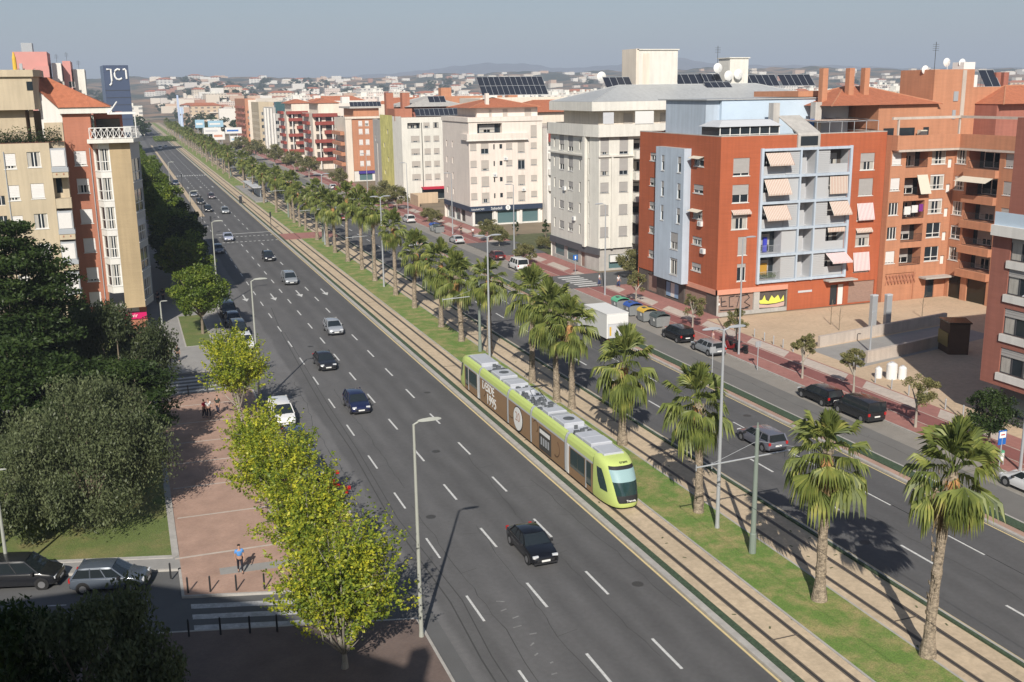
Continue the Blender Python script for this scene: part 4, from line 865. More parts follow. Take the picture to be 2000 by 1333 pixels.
def tree_mesh(seed, h, trunk_h, rx, rz, style, leaf, n, size):
    """returns (crown mesh, trunk mesh), base at the origin"""
    rs = np.random.RandomState(seed); rnd = random.Random(seed); cz = h-rz; tips = []; T = MB()
    T.tube([(0, 0, 0), (.03, .02, trunk_h*.5), (0, .05, trunk_h), (.05, 0, cz+rz*.3)], [.035*h*.6+.03, .025*h*.6+.02, .018*h*.6+.02, .03], 8)
    pts = []
    if style == 'shoots':
        ns = int(n/46)
        for i in range(ns):
            a = rnd.random()*2*pi; e = rnd.uniform(-.15, 1.0)**1; e = rnd.uniform(.0, 1.35)-.18
            st = Vector((cos(a)*rx*rnd.uniform(0, .55), sin(a)*rx*rnd.uniform(0, .55), cz-rz*.55+rz*rnd.uniform(0, .8)))
                        # end on the ellipsoid
            end = Vector((cos(a)*cos(e)*rx, sin(a)*cos(e)*rx, cz+sin(e)*rz))*1.0; k = rnd.choice((.6, .8, .95, 1.0, 1.12, 1.28))*rnd.uniform(.92, 1.08)
            end = Vector((end.x*k, end.y*k, cz+(end.z-cz)*k))
            m_ = int(46*rnd.uniform(.6, 1.4)); t = rs.random(m_)**.75
            bend = np.array([0, 0, .25*rx]); p = np.outer(1-t, st)+np.outer(t, end)+np.outer(t*(1-t), -bend)
            p += rs.normal(size=(m_, 3))*(.15*(1-.68*t))[:, None]*rx*.42; pts.append(p)
            if i % 5 == 0: T.tube([(0, 0, trunk_h*.8), tuple(st), tuple(st*.3+end*.7)], [.05, .03, .008], 4)
    else:
        nc = int(max(22, n/{'weep': 620, 'layer': 330, 'blob': 150}[style]))
        for i in range(nc):
            a = rnd.random()*2*pi; u = rnd.uniform(-.75, 1); q = sqrt(max(0, 1-u*u)); k = rnd.uniform(.5, 1.02) if style == 'blob' else rnd.uniform(.72, 1.03)
            c = np.array([cos(a)*q*rx*k, sin(a)*q*rx*k, cz+u*rz*k]); cr = rx*rnd.uniform(.2, .36)
            m_ = int(n/nc*rnd.uniform(.7, 1.3)); v = rs.normal(size=(m_, 3)); v /= np.linalg.norm(v, axis=1)[:, None]; v *= (rs.random(m_)**.45)[:, None]*cr
            v[:, 2] *= .8
            if style == 'weep': v[:, 2] -= (rs.random(m_)**1.5)*cr*1.2
            if style == 'layer': v[:, 2] *= .45; v[:, :2] *= 1.35
            pts.append(c+v)
            if i % 4 == 0: T.tube([(0, 0, trunk_h*.85), tuple(c*.5+np.array([0, 0, trunk_h*.45])), tuple(c)], [.08, .05, .015], 5)
    P = np.concatenate(pts); dr = {'weep': 1.6, 'layer': .2, 'shoots': .0, 'blob': .1}[style]; asp = {'weep': .42, 'layer': .45, 'shoots': .62, 'blob': .6}[style]
    Q = leaves(rs, P, size, asp, dr)
    return quads_mesh('crown', Q, LEAF[leaf]), T.mesh('trunk', m_barkw if leaf in ('br', 'yg') else m_bark, smooth=True)
def tree(name, label, x, y, seed, h, trunk_h, rx, rz, style, leaf, n, size, group=None, z=0.1, cat='tree'):
    t = thing(name, label, cat, (x, y, z), group); cm, tm_ = tree_mesh(seed, h, trunk_h, rx, rz, style, leaf, n, size)
    for nm, me in (('trunk', tm_), ('crown', cm)): o = bpy.data.objects.new(nm, me); C.objects.link(o); setp(o, t)
    return t
def clone(pr, x, y, label, rz=0, s=1.0, z=.1, group=None): return place(pr, (x, y, z), rz, label, group, s)
# yellow-green street trees at the near kerb
gy = 'yellow green street trees along the near kerb'
tree('street_tree', 'big yellow green tree at the corner whose foot stands in building shadow', 7.6, 44.4, 11, 7.9, .9, 2.9, 3.8, 'shoots', 'yg', 17500, .17, gy)
tree('street_tree', 'broad green yellow tree overhanging the brick pavement with red berries', 7.3, 52.0, 12, 7.7, 1.4, 2.6, 3.1, 'shoots', 'yg', 12000, .17, gy)
b_ = tree('street_tree', 'yellow green tree between the berry tree and the parked dark cars', 6.7, 59.6, 13, 7.9, 1.6, 2.7, 3.1, 'shoots', 'yg', 12000, .17, gy)
tree('street_tree', 'yellow street tree in front of the parked white people carrier', 6.5, 67.2, 14, 6.8, 1.6, 2.0, 2.5, 'shoots', 'yg', 7000, .18, gy)
tree('street_tree', 'rounded yellow green tree beside the upper zebra and the black saloon', 7.1, 85.0, 15, 7.4, 1.5, 2.5, 3.1, 'shoots', 'yg', 11500, .18, gy)
tree('street_tree', 'thin light green tree whose leaves veil the parked dark cars', 7.6, 98, 16, 5.4, 1.5, 2.2, 2.0, 'shoots', 'yg', 5000, .2, gy)
tree('street_tree', 'round lollipop tree with bright green crown standing on the small lawn', 6.7, 120.5, 17, 7.9, 2.3, 2.9, 2.9, 'blob', 'gr', 17000, .24, gy)
b = MB()
for k in range(16): b.obox((9.2+RNG.uniform(-.6, .6), 53.6+RNG.uniform(-1.6, 1.2), 5.6+RNG.uniform(-.5, .8)), (.09, 0, 0), (0, .07, 0), (0, 0, .09))
tb = b.build('berries', m_tail, [o for o in C.objects if o.name.startswith('street_tree') and 'berries' in o['label']][0]); tb['kind'] = 'stuff'
# big trees in the shaded garden
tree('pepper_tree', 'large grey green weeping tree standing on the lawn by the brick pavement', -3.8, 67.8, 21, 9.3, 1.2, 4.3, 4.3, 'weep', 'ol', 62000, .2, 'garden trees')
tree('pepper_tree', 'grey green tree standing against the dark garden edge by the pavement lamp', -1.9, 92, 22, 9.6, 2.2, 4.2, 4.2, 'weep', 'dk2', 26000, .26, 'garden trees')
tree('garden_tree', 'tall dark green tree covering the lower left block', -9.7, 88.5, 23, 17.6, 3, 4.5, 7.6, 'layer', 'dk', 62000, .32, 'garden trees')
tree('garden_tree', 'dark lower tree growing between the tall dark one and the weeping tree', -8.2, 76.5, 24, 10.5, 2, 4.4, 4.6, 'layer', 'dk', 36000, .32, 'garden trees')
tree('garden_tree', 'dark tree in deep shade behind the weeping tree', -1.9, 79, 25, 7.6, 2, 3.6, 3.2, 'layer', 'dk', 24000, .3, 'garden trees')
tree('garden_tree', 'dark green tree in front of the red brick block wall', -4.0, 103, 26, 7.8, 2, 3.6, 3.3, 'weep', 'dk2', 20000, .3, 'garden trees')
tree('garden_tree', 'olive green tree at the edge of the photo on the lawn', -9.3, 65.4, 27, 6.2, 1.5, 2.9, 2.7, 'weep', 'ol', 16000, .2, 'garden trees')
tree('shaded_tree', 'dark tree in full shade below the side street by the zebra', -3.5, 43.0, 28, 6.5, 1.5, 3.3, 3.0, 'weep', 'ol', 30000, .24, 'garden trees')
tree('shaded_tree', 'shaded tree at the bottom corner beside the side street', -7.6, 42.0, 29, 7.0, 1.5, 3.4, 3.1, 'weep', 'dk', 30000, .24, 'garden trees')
# dense street trees further up the pavement
pd = [tree('avenue_tree', 'avenue tree', 0, 0, 31+i, 8.6, 2.4, 3.4, 3.3, 'blob', lf, 9000, .38, 'dense trees along the pavement behind the corner block') for i, lf in enumerate(('gr', 'dk', 'gr'))]
lbl = ['dark tree beyond the lollipop tree over the parked navy hatchback', 'dark tree second beyond the lollipop tree', 'bright edged tree above the dark car shadows', 'shaded tree beside the stop line', 'tree with a yellow top right by the zebra stop line', 'green tree first above the zebra stop line', 'green tree second above the zebra stop line', 'green tree third above the zebra stop line', 'green tree below the far dotted zebra', 'green tree beside the thin lamp far up the pavement', 'green tree at the far end of the visible pavement', 'last green tree before the slip road vans', 'small far tree by the slip road']
ys = [143, 152, 161, 171, 181, 199, 214, 228, 244, 262, 282, 305, 330]
for i, y in enumerate(ys):
    s = 1.0+.18*sin(i*2.3); pr = pd[i % 3]; xx = 6.6 if i != 4 else 7.6
    if i < 3: pr.location = (xx, y, .1); pr['label'] = lbl[i]; pr.scale = (s, s, s)
    else: clone(pr, xx-.4*(i % 2), y, lbl[i], i*1.3, s)
for i in range(14):
    clone(pd[i % 3], RNG.choice((3.2, 5.2)), 360+i*22, 'small distant tree %s along the left hand slip road' % ('before' if i < 1 else 'beyond',), i*1.7, .9, group='distant roadside trees')
# small pavement trees on the right
gr_ = 'small trees on the red pavement'
ts = [(59.4, 116.6, 3.9, 'small brown green tree behind the recycling bins', 'br', 1.35), (58.8, 101.3, 3.9, 'small tree in front of the graffiti wall behind the black people carrier', 'br', 1.35), (57.6, 90.3, 4.3, 'thin crowned tree by the parked scooters', 'br', 1.2), (57.3, 78.5, 4.3, 'small round tree with a pale thin trunk above the black estate car', 'br', 1.15), (58.2, 72.3, 4.4, 'small tree beside the white drums on the plaza', 'br', 1.15), (56.9, 63.0, 4.7, 'wider small tree with pale yellowish crown on the red pavement', 'br', 1.4), (57.0, 55.6, 5.0, 'dense dark green tree beside the bus stop sign', 'dk', 1.75)]
for i, (x, y, h, l, lf, r_) in enumerate(ts):
    tree('pavement_tree', l, x, y, 51+i, h, h*.45, r_, r_*1.05, 'blob', lf, 3400 if lf == 'br' else 9000, .15, gr_, z=.13)
pt_ = tree('bushy_tree', 'bushy tree', 0, 0, 61, 5.6, 1.4, 2.8, 2.3, 'blob', 'br', 6000, .3, 'bushy trees along the service road')
for i, (x, y, s, l) in enumerate([(58.4, 236, 1.05, 'brownish bushy tree in front of the mustard and white block'), (57.8, 247, 1.05, 'brownish bushy tree just beyond the first by the white block'), (58.2, 204, .55, 'small round bush tree by the parked white people carrier'), (58.4, 209, .55, 'second small round bush tree by the parked white people carrier'), (60.2, 170.5, .62, 'small green pavement tree by the bank corner'), (60.6, 177.5, .7, 'small yellowing pavement tree by the bank window'), (57.4, 150.5, .6, 'small green tree behind the white van'), (57.5, 300, 1.0, 'dark bushy tree by the orange block foot'), (56, 342, 1.2, 'dark bushy tree under the maroon balconies'), (55.5, 368, 1.3, 'dark bushy tree second under the maroon balconies'), (54.5, 410, 1.4, 'dark bushy tree before the glass fronted block'), (50.8, 440, 1.5, 'dark bushy tree before the pale yellow block'), (50.0, 480, 1.5, 'dark bushy tree before the salmon slab block'), (66.5, 121.5+11, .75, 'dark shrub in the gap between the red block and the corner building')]):
    if i == 0: pt_.location = (x, y, .1); pt_['label'] = l
    else: clone(pt_, x, y, l, i*2.1, s)
# cypress-like shrubs in the pocket garden between blocks
cy = tree('cypress', 'cypress', 0, 0, 71, 3.4, .3, .65, 1.6, 'blob', 'dk', 2500, .14, 'small cypresses in the pocket garden')
for i, (x, y, s, l) in enumerate([(67.2, 181, 1.0, 'small cypress nearest the bank wall'), (71.4, 176.5, 1.15, 'small cypress in the middle of the pocket garden'), (73.6, 171, 1.0, 'small cypress beside the grey building in the pocket garden'), (75.5, 181, .9, 'small cypress at the back of the pocket garden'), (70.8, 167, 1.1, 'brown cypress in front of the grey building')]):
    if i == 0: cy.location = (x, y, .1); cy['label'] = l
    else: clone(cy, x, y, l, i, s)
b = MB(); b.box(64.8, 84, 159, 183, .0, .16); tag(struct('garden_bed', b, m_leafy))
hd = tree('reed_shrub', 'brownish reed shrub clump beside the grey building', 69.5, 162.5, 73, 2.6, .2, 2.4, 1.1, 'blob', 'br', 6000, .2, None, cat='shrub')
clone(hd, 66.4, 164, 'brownish reed shrub clump at the pavement side of the pocket garden', 1, .8)
# fan palms
def palm_mesh(seed, H_, R_=1.15, skirt=.5):
    rs = np.random.RandomState(seed); rnd = random.Random(seed); T = MB(); P = []; rad = []
    lean = (rnd.uniform(-.5, .5), rnd.uniform(-.4, .4)); n = 26
    for i in range(n+1):
        t = i/n; P.append((lean[0]*t*t, lean[1]*t*t, H_*t)); r = .36-.12*min(1, t*6) if t < .17 else .235-.03*t
        rad.append(r*(1+.11*rnd.uniform(-1, 1)))
    T.tube(P, rad, 12); top = Vector(P[-1])
    Bt = MB(); m_ = 8; Bt.tube([top-Vector((0, 0, 1.7)), top-Vector((0, 0, 1.2)), top-Vector((0, 0, .55)), top-Vector((0, 0, .1))], [.215, .31, .30, .08], 10)
    for k in range(60):   # cut leaf bases
        a = rnd.random()*2*pi; z = H_*rnd.uniform(.12, 1); r = .23
        T.obox((cos(a)*r, sin(a)*r, z), (-.045*sin(a), .045*cos(a), 0), (.02*cos(a), .02*sin(a), .03), (.015*cos(a), .015*sin(a), .09))
    def fan(base, d, L, spread, droop, k, out, pf=.5):
        d = d.normalized(); hub = base+d*L*pf+Vector((0, 0, -.06*droop*L)); d = (d+Vector((0, 0, -.45*droop))).normalized()
        s = d.cross(Vector((rnd.uniform(-.25, .25), rnd.uniform(-.25, .25), 1)))
        if s.length < .1: s = Vector((1, 0, 0))
        s.normalize(); u = s.cross(d)
        hw = math.tan(spread/(k-1))*1.02
        for i in range(k):
            an = spread*(i/(k-1)-.5)*2; dd = (d*cos(an)+s*sin(an)); fl = L*(1.02-pf)*(1-.18*(abs(an)/spread)**2)*rnd.uniform(.9, 1.06)
            fold = u*(-.22*abs(sin(an)))*fl; n1 = dd.cross(u).normalized(); cp = u*.05*fl*(1 if i % 2 else -1); md = fl*.62
            m = hub+dd*md+fold*.6; e_ = hub+dd*fl*(.99-.22*droop)+fold+Vector((0, 0, -fl*(.10+.42*droop)))
            out.append([hub, m-n1*md*hw+cp, e_, m+n1*md*hw-cp])
        out.append([base-s*.025, hub-s*.02, hub+s*.02, base+s*.025])
    G_, Dd = [], []; N_ = 46
    for i in range(N_):
        g_ = i/N_; el = radians(88-142*g_**1.2+rnd.uniform(-12, 12)); a = i*2.39996+rnd.uniform(-.3, .3)
        d = Vector((cos(a)*cos(el), sin(a)*cos(el), sin(el))); L = (2.25-.05*sin(pi*min(1, g_*1.3)))*R_*rnd.uniform(.8, 1.12)
        fan(top+Vector((0, 0, -.05-.45*g_)), d, L, rnd.uniform(.85, 1.3) if g_ > .15 else .55, .08+1.15*g_**1.2, 19, G_, rnd.uniform(.42, .56))
    for i in range(int(20*skirt)):
        el = radians(-40-rnd.uniform(0, 42)); a = rnd.random()*2*pi; d = Vector((cos(a)*cos(el), sin(a)*cos(el), sin(el)))
        fan(top+Vector((0, 0, -.25-.3*rnd.random())), d, 1.75*R_*rnd.uniform(.75, 1.1), .5, 1.5, 9, Dd, .5)
    Q = np.array([[tuple(p) for p in q] for q in G_]); Q2 = np.array([[tuple(p) for p in q] for q in Dd])
    return T.mesh('trunk', m_palm), Bt.mesh('leaf_bases', m_palmr), quads_mesh('crown', Q, LEAF['pa']), quads_mesh('dead_leaves', Q2, LEAF['dr'])
PM = {}
def palm(x, y, H_, label, var=0, s=1.0, rz=0, far=False):
    Hk = round(H_*2)/2; key = (Hk if not far else round(H_), var)
    if key not in PM: PM[key] = palm_mesh(100+len(PM)*7+var, key[0], 1.1+.07*(var % 3), (.9, .45, .7, 1.25)[var % 4])
    t = thing('fan_palm', label, 'palm tree', (x, y, .08), 'fan palms in the tramway median', rz)
    for nm, me in zip(('trunk', 'leaf_bases', 'crown', 'dead_leaves'), PM[key]):
        o = bpy.data.objects.new(nm, me); C.objects.link(o); setp(o, t)
    t.scale = (s, s, H_/key[0]*s if False else s); return t
near = [(33.7, 35.3, 8.6, 3, 1.1, 'shaggy fan palm with many dead hanging fronds nearest the photographer'), (32.4, 41.9, 7.9, 0, 1.12, 'fan palm with a wide full crown in front of the driving blue grey hatchback'), (32.5, 54.6, 6.6, 1, 1.05, 'fan palm behind the tall double lamp post'), (33.8, 68.3, 5.4, 1, 1.06, 'short fan palm standing right beside the middle of the tram'), (34.0, 78.4, 6.6, 0, .98, 'slanting fan palm of the close pair behind the tram'), (33.5, 80.6, 7.4, 2, .98, 'taller fan palm of the close pair behind the tram'), (33.8, 87.2, 7.6, 1, 1.0, 'fan palm rising behind the second tram section'), (33.9, 99.6, 7.0, 0, .95, 'fan palm right behind the rear end of the tram'), (32.7, 105.5, 6.6, 1, 1.0, 'fan palm on the grass just before the tram rear'), (32.7, 113.2, 6.8, 2, .98, 'second fan palm on the grass behind the tram'), (32.7, 125.0, 6.6, 1, 1.0, 'third fan palm on the grass behind the tram'), (32.6, 134.3, 8.6, 0, .92, 'fan palm with orange leaf bases at the end of the packed row'), (32.5, 146.1, 9.6, 1, .95, 'tallest slim fan palm in the middle row'), (32.9, 156.6, 9.4, 2, .92, 'slim fan palm next beyond the tallest one'), (32.5, 165.4, 9.6, 0, .95, 'slim fan palm with a long bare trunk third beyond the tall one'), (32.4, 175.7, 7.0, 1, .95, 'shorter fan palm among the slim ones'), (32.6, 183.5, 7.2, 2, .95, 'fan palm first on the near side of the median crossing'), (32.4, 192.9, 8.4, 0, .95, 'fan palm at the near edge of the red median crossing')]
for i, (x, y, h, v, s, l) in enumerate(near): palm(x, y, (h+(.9 if 60 < y < 195 else .5))/(s*(1.12 if 60 < y < 195 else 1)), l, v, s*(1.12 if 60 < y < 195 else 1), rz=i*1.1)
y = 207; i = 0
ordn = ['first', 'second', 'third', 'fourth', 'fifth', 'sixth', 'seventh', 'eighth', 'ninth', 'tenth', 'eleventh', 'twelfth']
while y < 800:
    l = 'fan palm, %s beyond the red median crossing' % ordn[i] if i < 12 else 'small distant fan palm in the packed palm row up the avenue'
    y += 20 if 330 < y < 342 else 0; palm(33.0+1.2*sin(i*2.1) if y > 225 else 32.6, y, (7, 8, 9)[i % 3], l, i % 4, .92+.07*sin(i*3.7), rz=i*.9, far=True); y += 7.3 if y < 420 else 9.6; i += 1
# ---------------------------------------------------------------- buildings
STY = {'w': (m_wframe, m_shW), 'g': (m_gframe, m_shG), 't': (m_gframe, m_shT), 'd': (m_dframe, m_shG), 'wg': (m_wframe, m_shG), 'b': (m_bframe, m_shT), 'gt': (m_wframe, m_lgrey)}
WM = {}
def win_meshes(w, h, sty, shut, ns, tr):
    key = (round(w, 2), round(h, 2), sty, shut, ns, tr)
    if key in WM: return WM[key]
    fm, sm = STY[sty]; f = .07; y0, y1 = .10, .17
    b = MB(); b.box(0, f, y0, y1, 0, h, 0); b.box(w-f, w, y0, y1, 0, h, 0); b.box(f, w-f, y0, y1, 0, f, 0); b.box(f, w-f, y0, y1, h-f, h, 0)
    for i in range(1, ns): x = w*i/ns; b.box(x-.045, x+.045, y0-.005, y1, f, h-f, 0)
    if tr: b.box(f, w-f, y0-.006, y1, h*tr-.04, h*tr+.04, 0)
    b.face([(f, y1-.02, f), (w-f, y1-.02, f), (w-f, y1-.02, h-f), (f, y1-.02, h-f)], 1)
    c = MB() ; 
    if (int(w*31+h*17+shut*13) % 3) != 0: b.face([(f, y1-.025, f), (w*.3, y1-.025, f), (w*.3, y1-.025, h-f), (f, y1-.025, h-f)], 2); b.face([(w*.7, y1-.025, f), (w-f, y1-.025, f), (w-f, y1-.025, h-f), (w*.7, y1-.025, h-f)], 2)
    me = b.mesh('window', [fm, m_blk, m_curt]); sh = si = None
    if shut > 0:
        c = MB(); z = h-(h-.05)*shut; n = max(2, int((h-z)/.16)); 
        for k in range(n):
            za = z+(h-z)*k/n; zb = z+(h-z)*(k+1)/n; c.face([(.03, .055, za), (w-.03, .055, za), (w-.03, .075, zb), (.03, .075, zb)])
        c.box(.03, w-.03, .05, .09, z-.04, z); sh = c.mesh('roller_shutter', sm)
    c = MB(); c.box(-.08, w+.08, -.06, .1, -.07, 0); si = c.mesh('sill', fm if sty in ('w', 'wg', 'gt') else m_conc)
    WM[key] = (me, sh, si); return WM[key]
class Bld:
    def __init__(s, name, label, foot, cat='apartment block', group=None, loc=None):
        s.foot = foot; s.root = thing(name, label, cat, (foot[0][0], foot[0][1], 0) if loc is None else loc, group); s.W = MB(); s.wm = []; s.detail = True; s.nw = 0
    def mi(s, m):
        if m not in s.wm: s.wm.append(m)
        return s.wm.index(m)
    def wall(s, p0, p1, z0, z1, m, wins=(), depth=.17):
        """wins: (u0,u1,za,zb,style,shut[,sashes,transom]) or style 'loggia' (u0,u1,za,zb,'loggia',depth,[backmat])"""
        p0 = Vector((*p0, 0)); p1 = Vector((*p1, 0)); L = (p1-p0).length; d = (p1-p0)/L; inn = Vector((-d.y, d.x, 0)); k = s.mi(m)
        P = lambda u, z, q=0: tuple(p0+d*u+inn*q+Vector((0, 0, z)))
        zs = sorted({z0, z1, *[w[2] for w in wins], *[w[3] for w in wins]}); zs = [z for z in zs if z0 <= z <= z1]
        for za, zb in zip(zs, zs[1:]):
            if zb-za < 1e-4: continue
            cut = sorted((w[0], w[1]) for w in wins if w[2] < (za+zb)/2 < w[3]); u = 0
            for a, b in cut:
                if a > u+1e-4: s.W.face([P(u, za), P(a, za), P(a, zb), P(u, zb)], k)
                u = max(u, b)
            if u < L-1e-4: s.W.face([P(u, za), P(L, za), P(L, zb), P(u, zb)], k)
        for w in wins:
            a, b, za, zb, st = w[:5]; dp = depth if st != 'loggia' else w[5]
            km = k if st != 'loggia' or len(w) < 8 else s.mi(w[7])
            s.W.face([P(a, za), P(a, za, dp), P(a, zb, dp), P(a, zb)], km); s.W.face([P(b, za), P(b, zb), P(b, zb, dp), P(b, za, dp)], km)
            s.W.face([P(a, zb), P(a, zb, dp), P(b, zb, dp), P(b, zb)], km); s.W.face([P(a, za), P(b, za), P(b, za, dp), P(a, za, dp)], km)
            if st == 'loggia':
                s.W.face([P(a, za, dp), P(b, za, dp), P(b, zb, dp), P(a, zb, dp)], s.mi(w[6]) if len(w) > 6 and w[6] else km)
                if b-a > 1.2: s.win(P(a+(b-a)*.15, za+.08, dp-.15), d, (b-a)*.62, min(2.15, zb-za-.35), 'g' if not (len(w) > 8) else w[8], RNG.choice((0, .3, .6)), 2, 0, sill=False)
            elif st == 'hole': s.W.face([P(a, za, dp), P(b, za, dp), P(b, zb, dp), P(a, zb, dp)], s.mi(w[5] if len(w) > 5 else m_blk))
            else:
                sh = w[5]; ns = w[6] if len(w) > 6 else (2 if b-a > .9 else 1); tr = w[7] if len(w) > 7 else 0
                s.win(P(a, za), d, b-a, zb-za, st, sh, ns, tr)
    def win(s, p, d, w, h, st, sh, ns=2, tr=0, sill=True):
        me, shm, sim = win_meshes(w, h, st, sh, ns, tr); s.nw += 1
        o = bpy.data.objects.new('window', me); C.objects.link(o); setp(o, s.root); o.location = Vector(p)-wl(s.root); o.rotation_euler = (0, 0, atan2(d.y, d.x))
        if s.detail:
            for nm, q in (('roller_shutter', shm), ('sill', sim if sill else None)):
                if q: c = bpy.data.objects.new(nm, q); C.objects.link(c); c.parent = o
        return o
    def part(s, b, nm, m, smooth=False): return b.build(nm, m, s.root, smooth)
    def box(s, nm, m, *a): b = MB(); b.box(*a); return b.build(nm, m, s.root)
    def flat(s, poly, z, m): s.W.face([(x, y, z) for x, y in poly], s.mi(m))
    def done(s): return s.W.build('wall', s.wm, s.root)
    def parapet(s, poly, z0, z1, m, t=.25, nm='parapet', coping=None):
        b = MB(); k = len(poly)
        for i in range(k):
            a = Vector((*poly[i], 0)); c = Vector((*poly[(i+1) % k], 0)); d = (c-a).normalized(); n = Vector((d.y, -d.x, 0)); e = .003
            A, B_ = a+n*e, c+n*e; b.prism([(A.x, A.y), (B_.x, B_.y), ((c-n*t).x, (c-n*t).y), ((a-n*t).x, (a-n*t).y)], z0+.002, z1)
        o = b.build(nm, m, s.root); return o
def grid(u0, pitch, n, z0, fl, nf, w, h, st, rnd=None, sh=(0, .4, .7, 1)):
    R2 = RNG; return [(u0+i*pitch, u0+i*pitch+w, z0+j*fl, z0+j*fl+h, st, R2.choice(sh)) for j in range(nf) for i in range(n)]
def hip(B, x0, x1, y0, y1, z, rise, m, ov=.5, nm='roof', cut=None):
    b = MB(); x0 -= ov; x1 += ov; y0 -= ov; y1 += ov; r = cut if cut else min(x1-x0, y1-y0)/2; z2 = z+rise
    if x1-x0 > y1-y0: A, Q = (x0+r, (y0+y1)/2, z2), (x1-r, (y0+y1)/2, z2); f = [[(x0, y0, z), (x1, y0, z), Q, A], [(x1, y0, z), (x1, y1, z), Q], [(x1, y1, z), (x0, y1, z), A, Q], [(x0, y1, z), (x0, y0, z), A]]
    else: A, Q = ((x0+x1)/2, y0+r, z2), ((x0+x1)/2, y1-r, z2); f = [[(x0, y0, z), (x1, y0, z), A], [(x1, y0, z), (x1, y1, z), Q, A], [(x1, y1, z), (x0, y1, z), Q], [(x0, y1, z), (x0, y0, z), A, Q]]
    for q in f: b.face(q)
    b.face([(x0, y0, z), (x0, y1, z), (x1, y1, z), (x1, y0, z)])
    for (p, q) in ((A, Q), ((x0, y0, z), A), ((x0, y1, z), A if x1-x0 > y1-y0 else Q), ((x1, y0, z), Q if x1-x0 > y1-y0 else A), ((x1, y1, z), Q)): b.tube([p, q], .09, 5, 1)
    return B.part(b, nm, [m, m_orbr if m == m_tile else m])
def awning(B, u0, u1, P, z, drop, outp, m, nm='awning', par=None):
    """P(u,z,q): q<0 is outward"""
    b = MB(); w = u1-u0; L = sqrt(drop*drop+outp*outp)
    b.face([(0, 0, 0), (w, 0, 0), (w, -outp, -drop), (0, -outp, -drop)]); b.face([(0, -outp, -drop), (w, -outp, -drop), (w, -outp, -drop-.18), (0, -outp, -drop-.18)])
    b.face([(0, 0, -.03), (0, -outp, -drop-.03), (w, -outp, -drop-.03), (w, 0, -.03)])
    o = bpy.data.objects.new(nm, b.mesh(nm, m)); C.objects.link(o); setp(o, B.root); p = Vector(P(u0, z)); o.location = p-wl(B.root); q = Vector(P(u1, z)); o.rotation_euler = (0, 0, atan2((q-p).y, (q-p).x)); return o
def solar(B, x0, y, z, n, w=1.1, h=2.0, tilt=40, rows=1, dy=2.2, nm='solar_panel'):
    for r in range(rows):
        for i in range(n):
            b = MB(); t = radians(tilt); x = x0+i*(w+.06); yy = y+r*dy; zz = z+(r*h*sin(t) if rows > 1 else 0)
            b.face([(x, yy, zz), (x+w, yy, zz), (x+w, yy+h*cos(t), zz+h*sin(t)), (x, yy+h*cos(t), zz+h*sin(t))], 0)
            b.obox((x+w+.03, yy+h*cos(t)/2, zz+h*sin(t)/2), (.03, 0, 0), (0, h*cos(t)/2, h*sin(t)/2), (0, -.01, .02), 1); b.obox((x+w/2, yy, zz), (w/2, 0, 0), (0, .02, 0), (0, 0, .04), 1); b.obox((x+w/2, yy+h*cos(t), zz+h*sin(t)), (w/2, 0, 0), (0, .02, 0), (0, 0, .04), 1)
            b.tube([(x+w/2, yy+h*cos(t), z), (x+w/2, yy+h*cos(t), zz+h*sin(t))], .03, 4, 1)
            B.part(b, nm, [m_solar, m_steel])
def dish(B, x, y, z, r=.6, nm='satellite_dish'):
    b = MB(); R_ = []
    for k in range(4):
        a = k/3; R_.append([(x+r*a*cos(q*pi/7)+0, y-.28*r*a*a*-1+.1-.3*a*0, z+.9+r*a*sin(q*pi/7)) for q in range(14)])
    b.rings(R_, cap=False); b.tube([(x, y+.1, z), (x, y+.1, z+.9)], .04, 5); b.tube([(x, y+.1, z+.9), (x-.1, y-.5, z+1.1)], .02, 4); B.part(b, nm, m_plast, smooth=True)
def antenna(B, x, y, z, h=4):
    b = MB(); b.tube([(x, y, z), (x, y, z+h)], .035, 5)
    for k in range(4): b.tube([(x-.5, y, z+h-.3-.25*k), (x+.5, y, z+h-.3-.25*k)], .015, 4)
    B.part(b, 'antenna', m_dark)
def railing(B, p0, p1, z0, z1, m, nm='railing', step=.14, xx=False):
    p0 = Vector((*p0, 0)); p1 = Vector((*p1, 0)); d = p1-p0; L = d.length; d /= L; b = MB()
    for z in (z0+.05, z1): b.tube([(p0.x, p0.y, z), (p1.x, p1.y, z)], .025, 4)
    if xx:
        n = max(1, round(L/.62))
        for i in range(n):
            a = p0+d*L*i/n; c = p0+d*L*(i+1)/n
            b.tube([(a.x, a.y, z0), (c.x, c.y, z1)], .03, 4); b.tube([(a.x, a.y, z1), (c.x, c.y, z0)], .03, 4); b.tube([(a.x, a.y, z0), (a.x, a.y, z1)], .045, 4)
        b.tube([(p0.x, p0.y, z1), (p1.x, p1.y, z1)], .055, 5)
    else:
        n = max(2, int(L/step))
        for i in range(n+1): a = p0+d*L*i/n; b.tube([(a.x, a.y, z0), (a.x, a.y, z1)], .012, 4, cap=False)
    return B.part(b, nm, m)
